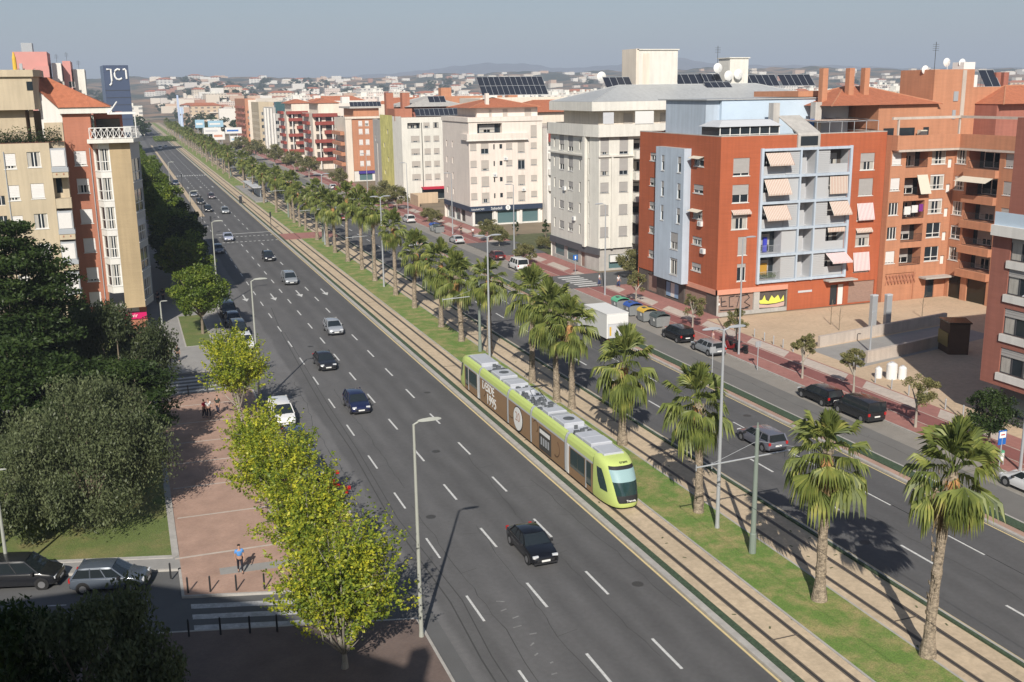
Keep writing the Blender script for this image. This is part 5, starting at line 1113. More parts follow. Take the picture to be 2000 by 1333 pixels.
# ---- orange-red corner block
X0, Y0r, X1, Y1r, HT = 64.2, 105.3, 87.3, 125.5, 21.0
B = Bld('red_block', 'orange red brick corner block with a grey balcony grid and striped awnings', [(X0, Y0r)])
PX_ = lambda X: X-X0
wl_ = []
for (za, zb), xs_, sh in zip(((16.5, 18.55), (13.4, 15.5), (10.3, 12.35)), ((65.9, 68.1),)*3, (.85, .55, .35)): wl_.append((xs_[0]-X0, xs_[1]-X0, za, zb, 'wg', sh))
wl_ += [(66.9-X0, 68.1-X0, 7.2, 9.4, 'wg', .95, 1), (66.9-X0, 68.1-X0, 4.1, 6.2, 'wg', .2)]
for (za, zb), sh in zip(((16.5, 18.55), (13.4, 15.5), (10.4, 12.4), (7.2, 9.3), (4.0, 6.2)), (.5, .95, .9, .5, .8)): wl_.append((83.6-X0, 85.7-X0, za, zb, 'wg', sh))
FX0, FX1 = 69.5, 82.2
fl = [3.8, 6.95, 10.05, 13.2, 16.25, 19.35]
lg = []
for j in range(5):
    za, zb = fl[j]+.12, fl[j+1]-.12
    a1 = 72.85 if j < 2 else 73.0
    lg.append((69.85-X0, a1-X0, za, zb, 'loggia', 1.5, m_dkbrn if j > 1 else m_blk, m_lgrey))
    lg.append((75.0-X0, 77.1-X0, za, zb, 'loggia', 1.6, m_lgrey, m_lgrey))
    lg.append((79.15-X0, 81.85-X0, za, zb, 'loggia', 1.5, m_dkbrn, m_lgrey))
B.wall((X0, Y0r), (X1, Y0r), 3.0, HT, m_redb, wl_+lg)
gw = [(.25, 5.1, .45, 2.75, 'hole', m_rawbr), (5.9, 9.8, .45, 2.7, 'hole', m_dkbrn), (16.3, 17.35, .1, 2.6, 'hole', m_blk), (17.4, 18.6, .1, 2.6, 'hole', m_plast), (19.1, 22.7, .15, 2.8, 'hole', m_rawbr)]
B.wall((X0+.15, Y0r+.15), (X1, Y0r+.15), 0, 3.0, m_conc, [g_ for g_ in gw if g_[1] < 10]+[], .2) if 0 else None
B.wall((X0+.1, Y0r+.02), (74.1, Y0r+.02), 0, 3.0, m_conc, [(g_[0], g_[1], *g_[2:]) for g_ in gw[:2]], .25)
B.wall((74.1, Y0r), (X1, Y0r), 0, 3.0, m_redb, [(80.3-74.1, 81.4-74.1, .1, 2.65, 'hole', m_blk), (81.45-74.1+.0, 82.3-74.1, .1, 2.65, 'hole', m_plast), (83.0-74.1, 86.9-74.1, .15, 2.85, 'hole', m_rawbr)], .15)
# -X face
U = lambda Y: Y1r-Y
ww = []
for za, zb, sh in ((17.4, 18.45, .3), (14.2, 15.25, .6), (11.15, 12.15, .5), (8.0, 9.0, .3), (4.8, 5.8, .5)):
    ww.append((U(111.3), U(109.0), za, zb, 'wg', sh)); ww.append((U(122.6), U(120.6), za, zb, 'wg', sh))
B.wall((X0, Y1r), (X0, Y0r), 3.0, HT, m_redb, ww)
B.wall((X0+.1, Y1r), (X0+.1, Y0r+.02), 0, 3.0, m_dkbrn, [(2.6, 5.2, .3, 2.6, 'hole', m_rawbr), (7.5, 11.0, .3, 2.6, 'hole', m_blk), (12.4, 17.8, .4, 2.6, 'hole', m_rawbr)], .2)
B.wall((X1, Y0r), (X1, Y1r), 0, HT, m_redb); B.wall((X1, Y1r), (X0, Y1r), 0, HT, m_redb)
B.flat([(X0, Y0r), (X1, Y0r), (X1, Y1r), (X0, Y1r)], 20.2, m_pale)
B.done()
B.parapet([(X0, Y0r), (X1, Y0r), (X1, Y1r), (X0, Y1r)], HT, HT+.1, m_conc, .3, 'coping')
b = MB(); b.box(X0-.06, 74.1, Y0r-.06, Y0r+.1, 2.65, 3.25); b.box(X0-.06, X0+.1, Y0r-.06, 113.6, 2.65, 3.25); B.part(b, 'pink_band', m_redb2)
# grey frame of the balcony grid
def fbox(nm, x0, x1, z0, z1, m=m_bluew, yo=.35): return B.box(nm, m, x0, x1, Y0r-yo, Y0r-.003, z0, z1)
b = MB(); yo = .32
for x in (FX0, 74.85, 77.1, FX1-.3): b.box(x, x+(.32 if x in (FX0, FX1-.3) else .2), Y0r-yo, Y0r+.01, fl[0]-.2, fl[5]+.2)
for z in fl: 
    for xa, xb in ((FX0+.32, 74.85), (75.05, 77.1), (77.3, FX1-.3)): b.box(xa, xb, Y0r-yo+.01, Y0r+.012, z-.15, z+.15)
B.part(b, 'balcony_frame', m_bluew)
for j in range(5):
    za, zb = fl[j]+.15, fl[j+1]-.15
    for xa, xb, kind in ((73.0 if j > 1 else 72.85, 74.85, (j in (0, 4, 2))), (77.3, 79.15, (j in (4, 2, 0)))):
        b = MB(); n = 13
        if kind:
            for k in range(n): z = za+(zb-za)*k/n; b.box(xa, xb, Y0r-.06, Y0r-.02, z+.03, z+(zb-za)/n-.03)
        b.box(xa, xb, Y0r-.02, Y0r-.004, za, zb); B.part(b, 'louvred_panel', m_lou)
    for xa, xb in ((69.9, 73.0), (79.2, 81.8)):
        b = MB(); b.box(xa, xb, Y0r+.05, Y0r+.1, za, za+1.05); B.part(b, 'balcony_panel', m_lou if not (j < 2 and xa < 70) else m_steel) if not (j < 2 and xa < 70) else railing(B, (xa, Y0r+.08), (xb, Y0r+.08), za, za+1.0, m_steel)
    b = MB(); b.box(75.1, 75.9, Y0r+.02, Y0r+.12, za, za+1.9); B.part(b, 'window_unit', m_lou)
P_ = lambda u, z, q=0: (u, Y0r-.3+q, z)
for (xa, xb, z, dr, ou, m) in ((70.0, 73.3, 19.0, 1.25, 1.0, m_awn), (69.95, 73.2, 15.95, 1.6, 1.0, m_awn), (69.9, 73.2, 12.85, 1.45, 1.1, m_awn), (79.1, 81.7, 15.95, 1.9, .15, m_awn), (79.2, 81.9, 12.95, 1.4, 1.0, m_awn), (79.2, 81.7, 9.8, .35, .1, m_awn), (79.1, 82.0, 6.7, .9, 1.5, m_awn2)): awning(B, xa, xb, P_, z, dr, ou, m)
P2 = lambda u, z, q=0: (u, Y0r-.02+q, z)
for (xa, xb, z, dr, ou, m) in ((65.8, 68.3, 12.6, .35, .5, m_awn), (83.5, 85.9, 12.5, 1.85, .5, m_awn2), (83.5, 85.9, 9.45, .35, .35, m_awn), (83.4, 85.8, 6.45, 2.1, .35, m_awn2)): awning(B, xa, xb, P2, z, dr, ou, m)
P3 = lambda u, z, q=0: (X0-.02, 0, z)
for ya, z in ((111.5, 18.6), (111.5, 12.3)):
    b = MB(); b.face([(X0-.02, ya, z), (X0-.8, ya, z-.25), (X0-.8, ya-2.6, z-.25), (X0-.02, ya-2.6, z)]); B.part(b, 'awning', m_awc)
# pale blue projecting bay on the street side
b2 = Bld('x', '', [(0, 0)]) if 0 else None
bx0 = X0-.95
def bayface():
    k = []
    for za, zb in ((16.5, 18.4), (13.3, 15.2), (10.3, 12.2)): k += [(119.2-117.9+.2, 119.2-117.2+.25, za, zb, 'wg', .4, 1), (119.2-113.6, 119.2-112.75, za, zb, 'wg', .4, 1)]
    k += [(119.2-115.0, 119.2-113.1, 7.0, 9.1, 'wg', .55), (119.2-115.0, 119.2-113.1, 3.8, 5.9, 'wg', .1)]
    return k
Wb = B.W; B.W = MB(); B.wm = []
B.wall((bx0, 119.2), (bx0, 112.0), 2.9, 19.4, m_bluew, bayface()); B.wall((bx0, 112.0), (X0, 112.0), 2.9, 19.4, m_bluew); B.wall((X0, 119.2), (bx0, 119.2), 2.9, 19.4, m_bluew)
B.flat([(bx0, 112), (X0, 112), (X0, 119.2), (bx0, 119.2)], 19.4, m_conc); B.W.face([(bx0, 112, 2.9), (bx0, 119.2, 2.9), (X0, 119.2, 2.9), (X0, 112, 2.9)], 0)
B.W.build('projecting_bay', B.wm, B.root)
# roof level: pale blue attic, glazed rooms, chimneys
b = MB(); b.box(68.5, 87.0, 112.5, 124.5, 20.2, 25.0); B.part(b, 'attic', m_bluem)
b = MB(); b.box(66.6, 68.5, 113.0, 123, 20.2, 25.0); B.part(b, 'attic', m_bluew)
b = MB(); b.box(66.3, 87.2, 112.3, 124.7, 25.0, 25.12); B.part(b, 'attic_roof', m_gry)
b = MB(); b.box(64.9, 73.0, 106.9, 110.9, 20.25, 22.0); o = B.part(b, 'glass_room', m_blk)
b = MB(); b.rings([[(64.6, 106.6, 22.05), (73.3, 106.6, 22.05), (73.3, 111.2, 22.05), (64.6, 111.2, 22.05)], [(65.8, 107.9, 22.75), (72.3, 107.9, 22.75), (72.3, 110.0, 22.75), (65.8, 110.0, 22.75)]]); b.build('glass_room_roof', m_lgrey, B.root)
b = MB()
for x in np.linspace(64.95, 72.95, 7): b.box(x-.05, x+.05, 106.84, 106.95, 20.25, 22.05)
b.box(64.85, 73.05, 106.82, 106.94, 21.1, 21.18); B.part(b, 'glazing_bars', m_wframe)
for x in (73.6, 79.6):
    b = MB(); b.box(x, x+.9, 109.2, 110.2, 20.2, 24.6); B.part(b, 'chimney', m_conc); b = MB(); b.box(x-.18, x, 109.3, 110.0, 20.2, 22.6); B.part(b, 'blue_strip', m_signblue)
b = MB(); b.box(74.4, 77.5, Y0r-.25, Y0r+.2, 19.5, 20.95); b.rings([[(74.4, Y0r-.25, 20.95), (77.5, Y0r-.25, 20.95), (77.5, Y0r-.1, 21.2), (74.4, Y0r-.1, 21.2)], [(74.4, 109.2, 22.9), (77.5, 109.2, 22.9), (77.5, 109.4, 23.1), (74.4, 109.4, 23.1)]]); B.part(b, 'stair_head', m_conc)
b = MB(); b.box(74.75, 77.15, Y0r-.27, Y0r-.24, 19.7, 20.8); B.part(b, 'stair_opening', m_blk)
for xa, xb in ((77.9, 87.0),):
    b = MB(); 
    for x in np.linspace(78, 86.9, 6): b.tube([(x, 106.5, 20.2), (x, 106.5, 22.3)], .04, 4); b.tube([(x, 106.5, 22.3), (x, 112.5, 22.6)], .04, 4)
    b.tube([(78, 106.5, 22.3), (86.9, 106.5, 22.3)], .04, 4); B.part(b, 'pergola_frame', m_signblue if 0 else m_steel)
    b = MB(); b.box(78.0, 84.0, 106.7, 112.4, 22.45, 22.5); B.part(b, 'terrace_awning', m_awn)
# ground floor: graffiti, canopy, door sign
mg1 = mat('graffiti_yellow', (.70, .70, .12), .7); mg2 = mat('graffiti_pink', (.55, .38, .33), .7); mg3 = mat('graffiti_black', (.03, .03, .035), .7); mg4 = mat('graffiti_blue', (.25, .38, .55), .7)
yb = Y0r+.2
def poly(nm, m, pts, y=yb): b = MB(); b.prism([(0, 0)]*0 or [(x, z) for x, z in pts], 0, .02); b.v = [(x, y-zz, z) for x, z, zz in b.v]; return B.part(b, nm, m)
poly('graffiti', mg1, [(70.2, 1.5), (70.7, 1.55), (71.0, 2.1), (71.2, 1.5), (71.6, 1.3), (72.0, 2.0), (72.4, 1.6), (72.9, 2.0), (73.3, 1.3), (73.7, 1.9), (73.8, 1.2), (72.6, 1.0), (71.4, 1.0), (70.4, 1.1)])
poly('graffiti', mg2, [(70.1, 1.05), (71.5, .85), (72.6, .9), (73.85, 1.1), (73.8, .6), (72.9, .5), (71.2, .55), (70.2, .6)])
def stroke(pts, m=mg3, r=.05, y=yb-.02): b = MB(); b.tube([(x, y, z) for x, z in pts], r, 4); B.part(b, 'graffiti', m)
for pts in ([(65.0, 2.3), (65.1, 1.2), (65.8, 1.2)], [(65.1, 1.75), (65.6, 1.8)], [(66.1, 2.3), (66.15, 1.1), (66.7, 1.1)], [(66.2, 2.3), (66.8, 2.35)], [(67.0, 2.3), (67.5, 2.3), (67.2, 1.0)], [(67.7, 2.35), (67.7, 1.0)], [(67.8, 2.3), (68.6, 2.4), (68.9, 2.0), (68.2, 1.5), (69.0, 1.0), (68.3, .8)], [(64.9, .75), (66.5, .7), (68.8, .75)]): stroke(pts)
for x, z, m in ((64.65, 2.0, mg2), (64.7, 1.5, m_plast), (64.5, 1.0, mg4)): poly('graffiti', m, [(x+.17*cos(k*pi/4), z+.17*sin(k*pi/4)) for k in range(8)])
b = MB(); b.box(79.2, 83.4, Y0r-1.2, Y0r-.01, 3.25, 3.42); B.part(b, 'entrance_canopy', m_conc)
b = MB(); b.box(75.6, 77.6, Y0r-.05, Y0r-.003, 2.05, 2.3); B.part(b, 'letter_sign', m_lgrey)
for k, (y, c) in enumerate(((117.4, mg4), (116.2, m_plast), (115.2, mg4))): b = MB(); b.box(X0+.2, X0+.29, y-.5, y+.5, .5, 2.3); B.part(b, 'poster', c)
# clutter on the two lowest balconies
b = MB(); b.box(69.95, 70.6, Y0r+1.2, Y0r+1.45, fl[1]+.2, fl[1]+2.0); b.box(71.2, 71.7, Y0r+1.2, Y0r+1.45, fl[1]+.2, fl[1]+2.0); B.part(b, 'blue_door', mat('bright_blue', (.05, .06, .45), .5))
b = MB(); b.box(70.1, 71.9, Y0r+1.3, Y0r+1.46, fl[0]+.6, fl[0]+2.0); B.part(b, 'yellow_wall', mat('ochre', (.45, .25, .04), .9))
q = leaves(np.random.RandomState(4), np.array([[RNG.uniform(70, 72.6), Y0r+.25+RNG.random()*.3, fl[0]+.35+RNG.random()*.6] for _ in range(700)]), .12, .5); o = bpy.data.objects.new('potted_plants', quads_mesh('potted_plants', q, LEAF['gr'])); C.objects.link(o); o['kind'] = 'stuff'; o.parent = B.root; o.location = -wl(B.root)
# ---- grey and white corner building
B = Bld('grey_white_block', 'white stone corner building with grey shutters next to the red block', [(64.5, 140)])
zf = [3.6, 6.75, 9.9, 13.1, 16.4]
def stack(ua, ub, st='g', tall=False):
    k = []
    for j, (za, zb) in enumerate(((5.1, 6.6), (8.35, 9.85), (11.65, 13.15), (14.2, 16.6), (17.2, 19.7))): k.append((ua, ub, za if not tall else za, zb, st, (.95, .95, .9, .75, .85)[j]))
    return k
B.wall((67.3, 140), (70.55, 140), 3.4, 20.0, m_whw, stack(1.0, 2.4))
B.wall((64.9+.3, 140), (67.3, 140), 3.4, 20.0, m_whw, stack(.6, 2.0)) if 0 else B.wall((65.0, 140.0), (67.3, 140), 3.4, 20.0, m_whw, stack(.25, 1.6))
lgb = [(0.15, 3.9, z, z+1.75, 'loggia', 1.4, m_dkbrn, m_whw) for z in (5.0, 8.2, 11.3, 14.5, 17.6)]
B.wall((70.55, 140.3), (75.0, 140.3), 3.4, 20, m_whw, lgb)
B.wall((75.0, 140.3), (95, 140.3), 3.4, 20, m_whw, grid(1, 3.2, 6, 5, 3.15, 5, 1.5, 1.5, 'g'))
b = MB()
for z in (4.0, 7.1, 10.2, 13.4, 16.5): b.box(70.5, 74.6, 138.9, 140.28, z, z+1.1)
B.part(b, 'balcony', m_whw)
# chamfer and street side
B.wall((64.5, 143.6), (65.0, 140.0), 3.4, 20, m_whw, [(.7, 1.05, z, z+2.4, 'hole', m_blk) for z in (4.6, 7.8, 11.0, 14.2, 17.3)])
u = lambda Y: 157.3-Y
ws = []
for j, (za, zb) in enumerate(((5.0, 6.3), (8.2, 9.5), (11.4, 12.7))): ws += [(u(153.7), u(151.8), za, zb, 'wg', .8), (u(150.2), u(148.3), za, zb, 'wg', .6)]
for za, zb in ((14.3, 16.6), (17.3, 19.7)): ws += [(u(153.7), u(151.8), za, zb, 'wg', .6), (u(150.2), u(148.3), za, zb, 'wg', .7)]
for z in (4.6, 7.8, 11.0, 14.3, 17.3): ws += [(u(155.9), u(155.3), z+.4, z+1.9, 'hole', m_blk), (u(146.0), u(145.4), z+.4, z+1.9, 'hole', m_blk)]
B.wall((64.5, 157.3), (64.5, 143.6), 3.4, 20, m_whw, ws)
B.wall((64.7, 157.3), (64.7, 143.6), 0, 3.4, m_conc, [(1.2, 5.0, .6, 2.4, 'hole', m_shop), (6.2, 10.6, .4, 2.4, 'hole', m_shop), (11.6, 13.0, .1, 2.5, 'hole', m_rawbr)], .15)
B.wall((64.7, 143.6), (65.3, 140.4), 0, 3.4, m_conc); B.wall((65.3, 140.4), (95, 140.4), 0, 3.4, m_conc, [(1.6, 6.8, .3, 2.4, 'hole', m_shop)], .15)
B.wall((95, 140.3), (95, 157.3), 0, 20, m_whw); B.wall((95, 157.3), (64.5, 157.3), 0, 20, m_whw)
B.flat([(64.5, 140), (95, 140), (95, 157.3), (64.5, 157.3)], 20.0, m_pale); B.done()
b = MB(); b.box(64.3, 64.68, 143.4, 157.4, 2.5, 3.5); b.prism([(64.3, 143.4), (64.9, 139.8), (65.2, 139.9), (64.68, 143.6)], 2.5, 3.5); B.part(b, 'dark_fascia', m_dslate)
b = MB(); b.box(67.0, 72.0, 140.1, 140.38, 1.3, 2.3); B.part(b, 'shop_sign', m_plast)
pts = [(64.0, 157.5), (64.0, 143.3), (64.6, 139.3), (95.2, 139.3), (95.2, 157.5)]
b = MB(); b.prism(pts, 19.75, 20.25); B.part(b, 'cornice', m_whw)
b = MB()
for a, c in zip(pts, pts[1:]+pts[:1]):
    d = (Vector((*c, 0))-Vector((*a, 0))).normalized(); n_ = Vector((-d.y, d.x, 0))*.25; b.prism([a, c, (c[0]+n_.x, c[1]+n_.y), (a[0]+n_.x, a[1]+n_.y)], 20.25, 21.5)
B.part(b, 'parapet', m_whw)
b = MB(); b.box(64.1, 64.6, 143.6, 157.3, 16.85, 17.1); b.box(64.9, 70.6, 139.72, 140.0, 16.85, 17.1); B.part(b, 'string_course', m_whw)
b = MB(); b.box(64.05, 64.48, 143.0, 143.8, 3.4, 19.75); b.box(66.95, 67.25, 139.75, 139.98, 3.4, 16.8); B.part(b, 'pilaster', m_whw)
# recessed attic and grey metal roof with tower and panels
b = MB(); b.box(66.5, 94.5, 143.5, 156.5, 20.25, 23.4); B.part(b, 'attic', m_crm)
b = MB()
for k in range(8): b.box(67.5+k*3.1, 69.0+k*3.1, 143.42, 143.5, 20.9, 22.9)
B.part(b, 'attic_shutter', m_shT)
b = MB(); b.box(64.3, 95.0, 141.0, 157.3, 23.4, 24.7); B.part(b, 'upper_fascia', m_whw)
hip(B, 64.6, 105, 141.3, 157.3, 24.72, 2.3, m_gry, .1)
b = MB(); b.box(76.4, 83.4, 150.5, 155.0, 24.8, 32.3); B.part(b, 'lift_tower', m_whw); b = MB(); b.box(76.0, 76.5, 150.3, 155.2, 26, 32.5); b.box(77.3, 78.4, 150.38, 150.5, 26.5, 31.8); B.part(b, 'tower_pilaster', m_crm); b = MB(); b.box(76.2, 83.6, 150.3, 155.2, 32.3, 32.45); B.part(b, 'tower_coping', m_whw)
b = MB(); b.box(92.6, 96.0, 150.0, 153.5, 25.5, 31.0); B.part(b, 'lift_tower', m_whw); b = MB(); b.box(92.4, 96.2, 149.8, 153.7, 31.0, 31.15); B.part(b, 'tower_coping', m_whw)
solar(B, 71.4, 151, 26.6, 4, 1.1, 2.4, 45); solar(B, 84.0, 151, 26.8, 4, 1.2, 2.6, 45); solar(B, 88.6, 151, 26.8, 3, 1.2, 2.6, 45); solar(B, 87.0, 147, 26.2, 4, 1.1, 2.0, 35); solar(B, 96.6, 151, 26.6, 5, 1.2, 2.6, 45); solar(B, 103.5, 151, 26.6, 5, 1.2, 2.6, 45)
for x, y, z in ((90.6, 150, 28.6), (92.0, 149, 27.4), (93.8, 149, 27.6), (72.5, 155, 27.5)): dish(B, x, y, z, .8)
antenna(B, 91.5, 152, 27, 6)
b = MB(); b.box(70.4, 73.4, 139.2, 139.3, 21.5, 23.3); B.part(b, 'banner', m_plast); b = MB(); b.box(65.6, 67.3, 139.9, 140, 21.6, 23.2); B.part(b, 'banner', m_lgrey)
# ---- pinkish white block with bank
B = Bld('bank_block', 'pinkish white block with a navy shop fascia and an orange hip roof', [(64.4, 199.5)])
wn = []
for j, z in enumerate((4.7, 7.9, 11.1, 14.4)):
    wn += [(.25, 1.55, z+.6, z+1.9, 't', .95), (2.5, 4.1, z-.1, z+1.9, 't', (.6, .95, .8, .5)[j]), (5.1, 5.4, z+.7, z+1.7, 'hole', m_blk), (6.4, 7.0, z+.8, z+1.7, 'hole', m_blk), (7.8, 9.1, z+.6, z+1.8, 't', .9), (10.3, 11.8, z-.1, z+1.9, 't', .9 if j != 2 else .1), (13.1, 14.4, z+.6, z+1.8, 't', .9)]
wn += [(13.1, 14.4, 17.2, 19.6, 't', .95)]
B.wall((64.4, 199.5), (80.0, 199.5), 3.8, 20.5, m_pnk, wn+[(1.8, 7.0, 18.3, 20.2, 'loggia', 1.2, m_blk, m_pnk)])
u = lambda Y: 217.5-Y
ws = []
for z in (5.5, 8.7, 11.9, 15.2): ws += [(u(215.2), u(214.4), z, z+1.3, 'hole', m_blk), (u(211), u(210.2), z, z+1.3, 'hole', m_blk)]
B.wall((64.4, 217.5), (64.4, 199.5), 3.8, 20.5, m_pnk, ws)
B.wall((80, 199.5), (80, 217.5), 0, 20.5, m_pnk); B.wall((80, 217.5), (64.4, 217.5), 0, 20.5, m_pnk); B.flat([(64.4, 199.5), (80, 199.5), (80, 217.5), (64.4, 217.5)], 20.2, m_pale)
B.wall((64.9, 217.5), (64.9, 199.9), 0, 3.8, m_whc, [(.8, 5.5, .3, 3.0, 'hole', m_teal), (6.2, 9.5, .3, 3.0, 'hole', m_teal), (10.2, 13, .3, 3.0, 'hole', m_dkbrn)], .2)
B.wall((64.9, 199.9), (80.0, 199.9), 0, 3.8, m_whc, [(.6, 4.3, .3, 2.9, 'hole', m_blk), (5.4, 9.6, .3, 2.9, 'hole', m_shop), (10.3, 14.2, .3, 2.9, 'hole', m_shop)], .2)
B.done()
b = MB(); b.box(64.2, 79.9, 199.3, 199.85, 2.95, 3.95); b.box(64.2, 64.85, 199.85, 217.2, 2.95, 3.95); fa = B.part(b, 'fascia_sign', mat('fascia_navy', (.035, .05, .085), .4))
text('Sabadell', .75, (69.9, 199.27, 3.4), (pi/2, 0, 0), m_letter, fa); disc2 = MB(); disc2.tube([(72.35, 199.3, 3.45), (72.35, 199.24, 3.45)], .52, 20); disc2.build('round_emblem', m_letter, fa)
text('S', .7, (72.35, 199.22, 3.45), (pi/2, 0, 0), m_navy, fa); text('SabadellCAM', .5, (65.9, 199.27, 3.35), (pi/2, 0, 0), m_letter, fa)
for x in (65.1, 69.6, 75.3, 79.3): b = MB(); b.box(x-.25, x+.25, 199.6, 199.88, 0, 2.95); B.part(b, 'column', m_whc)
b = MB(); b.box(63.9, 76.7, 198.9, 199.5, 17.0, 18.2); b.box(63.9, 64.4, 199.5, 203.5, 17.0, 18.2); B.part(b, 'terrace_parapet', m_pnk)
b = MB(); b.box(63.8, 76.8, 198.8, 199.4, 16.85, 17.0); B.part(b, 'cornice', m_whc)
b = MB(); b.box(64.2, 80.2, 199.3, 217.7, 20.5, 21.4); B.part(b, 'upper_parapet', m_pnk)
b = MB(); b.box(67.0, 80.0, 202.0, 215, 20.2, 23.2); B.part(b, 'attic', m_pnk)
b = MB(); [b.box(x, x+w_, 201.93, 202, 21.2, 22.8) for x, w_ in ((69.6, .5), (72.5, 1.0), (77.2, 1.4))]; B.part(b, 'attic_window', m_shT)
hip(B, 65.6, 79.6, 201.2, 215.5, 23.2, 1.9, m_tile, .6)
b = MB(); b.box(69.3, 70.0, 203, 203.8, 23.5, 26); B.part(b, 'chimney', m_pnk)
solar(B, 70.0, 207, 25.6, 12, 1.15, 2.6, 45, rows=2, dy=1.9); dish(B, 73.8, 216, 27.6, .9)
solar(B, 63.0, 222, 24.2, 3, 1.2, 2, 40)
# block between the bank block and the grey white corner
B = Bld('rear_white_block', 'white block with stacked side balconies seen in the gap behind the bank block', [(80.2, 197.5)])
B.wall((80.2, 197.5), (86, 197.5), 0, 19, m_whc, [(1.2, 3.4, z, z+1.7, 't', .9) for z in (4.8, 8.0, 11.2, 14.4)]); B.wall((80.2, 215), (80.2, 197.5), 0, 19, m_whc); B.flat([(80.2, 197.5), (86, 197.5), (86, 215), (80.2, 215)], 19, m_pale); B.done()
b = MB(); [b.box(80.4, 86, 196.7, 197.5, z, z+1.1) for z in (6.6, 9.8, 13.0, 16.2)]; B.part(b, 'balcony', m_whc); b = MB(); b.box(80.1, 83.5, 196.3, 196.5, 16.4, 18.3); B.part(b, 'red_banner', m_magenta if 0 else m_maroon)
B = Bld('long_tiled_block', 'long cream block with an orange tiled roof behind the bank block', [(84, 225)])
B.wall((84, 225), (118, 225), 0, 21.5, m_crm, grid(2, 4, 8, 17.5, 3, 1, 1.6, 1.6, 't')); B.wall((84, 240), (84, 225), 0, 21.5, m_crm); B.flat([(84, 225), (118, 225), (118, 240), (84, 240)], 21.5, m_pale); B.done()
hip(B, 83, 119, 224.5, 240.5, 21.6, 2.6, m_tile, .4)
# ---- white block with mustard side
B = Bld('mustard_white_block', 'white block whose street side is mustard yellow panelled', [(64.5, 256)])
B.wall((64.5, 284), (64.5, 275.5), 0, 19.5, m_conc, [(2, 3.6, 13.6, 15.4, 't', .5), (4.0, 5.0, 1, 13.4, 'hole', m_crm)]); B.wall((64.5, 275.5), (64.5, 262.0), 0, 20.8, m_olive, [(3+(k%2)*4, 4.6+(k%2)*4, z, z+1.2, 'hole', m_conc) for k, z in enumerate((5.5, 9, 12.5, 16))])
B.wall((64.5, 262), (65.3, 256), 0, 20.6, m_whw); w3 = []
for j, z in enumerate((4.9, 8.1, 11.2, 14.3)): w3 += [(2.3, 4.5, z, z+1.5, 't', .8), (5.7, 7.3, z, z+1.45, 't', (.95, .85, .9, .85)[j]), (8.1, 9.6, z, z+1.45, 't', .85), (10.7, 11.2, z, z+1.4, 't', .7)]
w3 += [(1.5, 4.8, 17.6, 19.0, 'loggia', 1.0, m_blk, m_whw), (5.6, 7.2, 17.7, 19.0, 't', .6), (8.1, 9.5, 17.7, 19.0, 'd', 0)]
B.wall((65.3, 256), (84, 256), 0, 20.3, m_whw, w3); B.wall((84, 256), (84, 284), 0, 20, m_whw); B.wall((84, 284), (64.5, 284), 0, 19.5, m_whw)
B.flat([(65.3, 256), (84, 256), (84, 284), (65.3, 284)], 20.3, m_pale); B.flat([(64.5, 262), (65.3, 256), (65.3, 284), (64.5, 284)], 19.4, m_pale); B.done()
b = MB(); b.box(69.5, 82, 262, 280, 20.3, 22.6); B.part(b, 'attic', m_brk2); hip(B, 68, 84, 260.5, 282, 22.8, 2.4, m_conc, .3)
for x, y in ((63.8+.8, 268), (67.3, 262)): b = MB(); b.box(x, x+1.9, y, y+2.2, 19.5, 26.3); B.part(b, 'brick_tower', m_brk)
b = MB(); b.box(64.7, 69.2, 260, 268, 19.4, 22.4); B.part(b, 'brick_attic', m_brk); solar(B, 69.6, 258.2, 20.6, 9, 1.2, 2.2, 50)
b = MB(); b.box(69.8, 76.6, 254.4, 256, 3.0, 3.2); b.box(69.8, 76.6, 254.3, 254.4, 2.65, 3.15); B.part(b, 'red_shop_awning', mat('cafe_red', (.45, .02, .05), .7)); b = MB(); b.box(70.0, 76.4, 255.9, 255.98, .2, 2.6); B.part(b, 'cafe_window', m_blk)
b = MB(); b.tube([(70.4, 255.9, 0), (70.4, 255.9, 19)], .08, 6); B.part(b, 'drainpipe', m_dark)
b = MB(); b.box(64.6, 71.5, 247, 247.3, 0, 2.6); b.box(64.6, 64.9, 240, 247, 0, 2.6); tag(b.build('garden_wall', m_beige), 'low beige wall between the bank block and the white block', 'wall')
# ---- orange block with maroon neighbours etc
B = Bld('orange_block', 'orange brick block with white window shutters and rooftop solar panels', [(64.7, 319)])
w3 = [(a, a+1.2, z, z+1.6, 'w', .9) for z in (4.6, 7.8, 11.0, 14.2) for a in (3.3, 5.3)]+[(8.0, 9.6, 14.2, 15.8, 'w', .5), (8.0, 9.6, 10.8, 12.6, 'w', .4), (3.3, 4.5, 16.6, 18.2, 'w', .9), (5.3, 6.5, 16.6, 18.2, 'w', .5)]
B.wall((64.7, 319), (75.4, 319), 3.2, 19, m_orbr, w3); B.wall((64.7, 319.2), (75.4, 319.2), 0, 3.2, m_whc, [(3, 7, .3, 2.3, 'hole', m_shop)]); B.wall((64.7, 340), (64.7, 319), 0, 19, m_crm, [(2, 3.2, z, z+2, 'hole', m_dkbrn) for z in (4.6, 7.7, 10.8, 13.9)])
B.flat([(64.7, 319), (75.4, 319), (75.4, 340), (64.7, 340)], 19, m_pale); B.wall((75.4, 319), (75.4, 340), 0, 19, m_orbr); B.done()
b = MB(); b.box(64.0, 65.9, 318.7, 321, 0, 18.8); B.part(b, 'corner_pier', m_crm)
for z in (4.6, 7.7, 10.8, 13.9): b = MB(); b.box(62.9, 64.6, 322, 336, z, z+1.0); B.part(b, 'balcony', m_orbr)
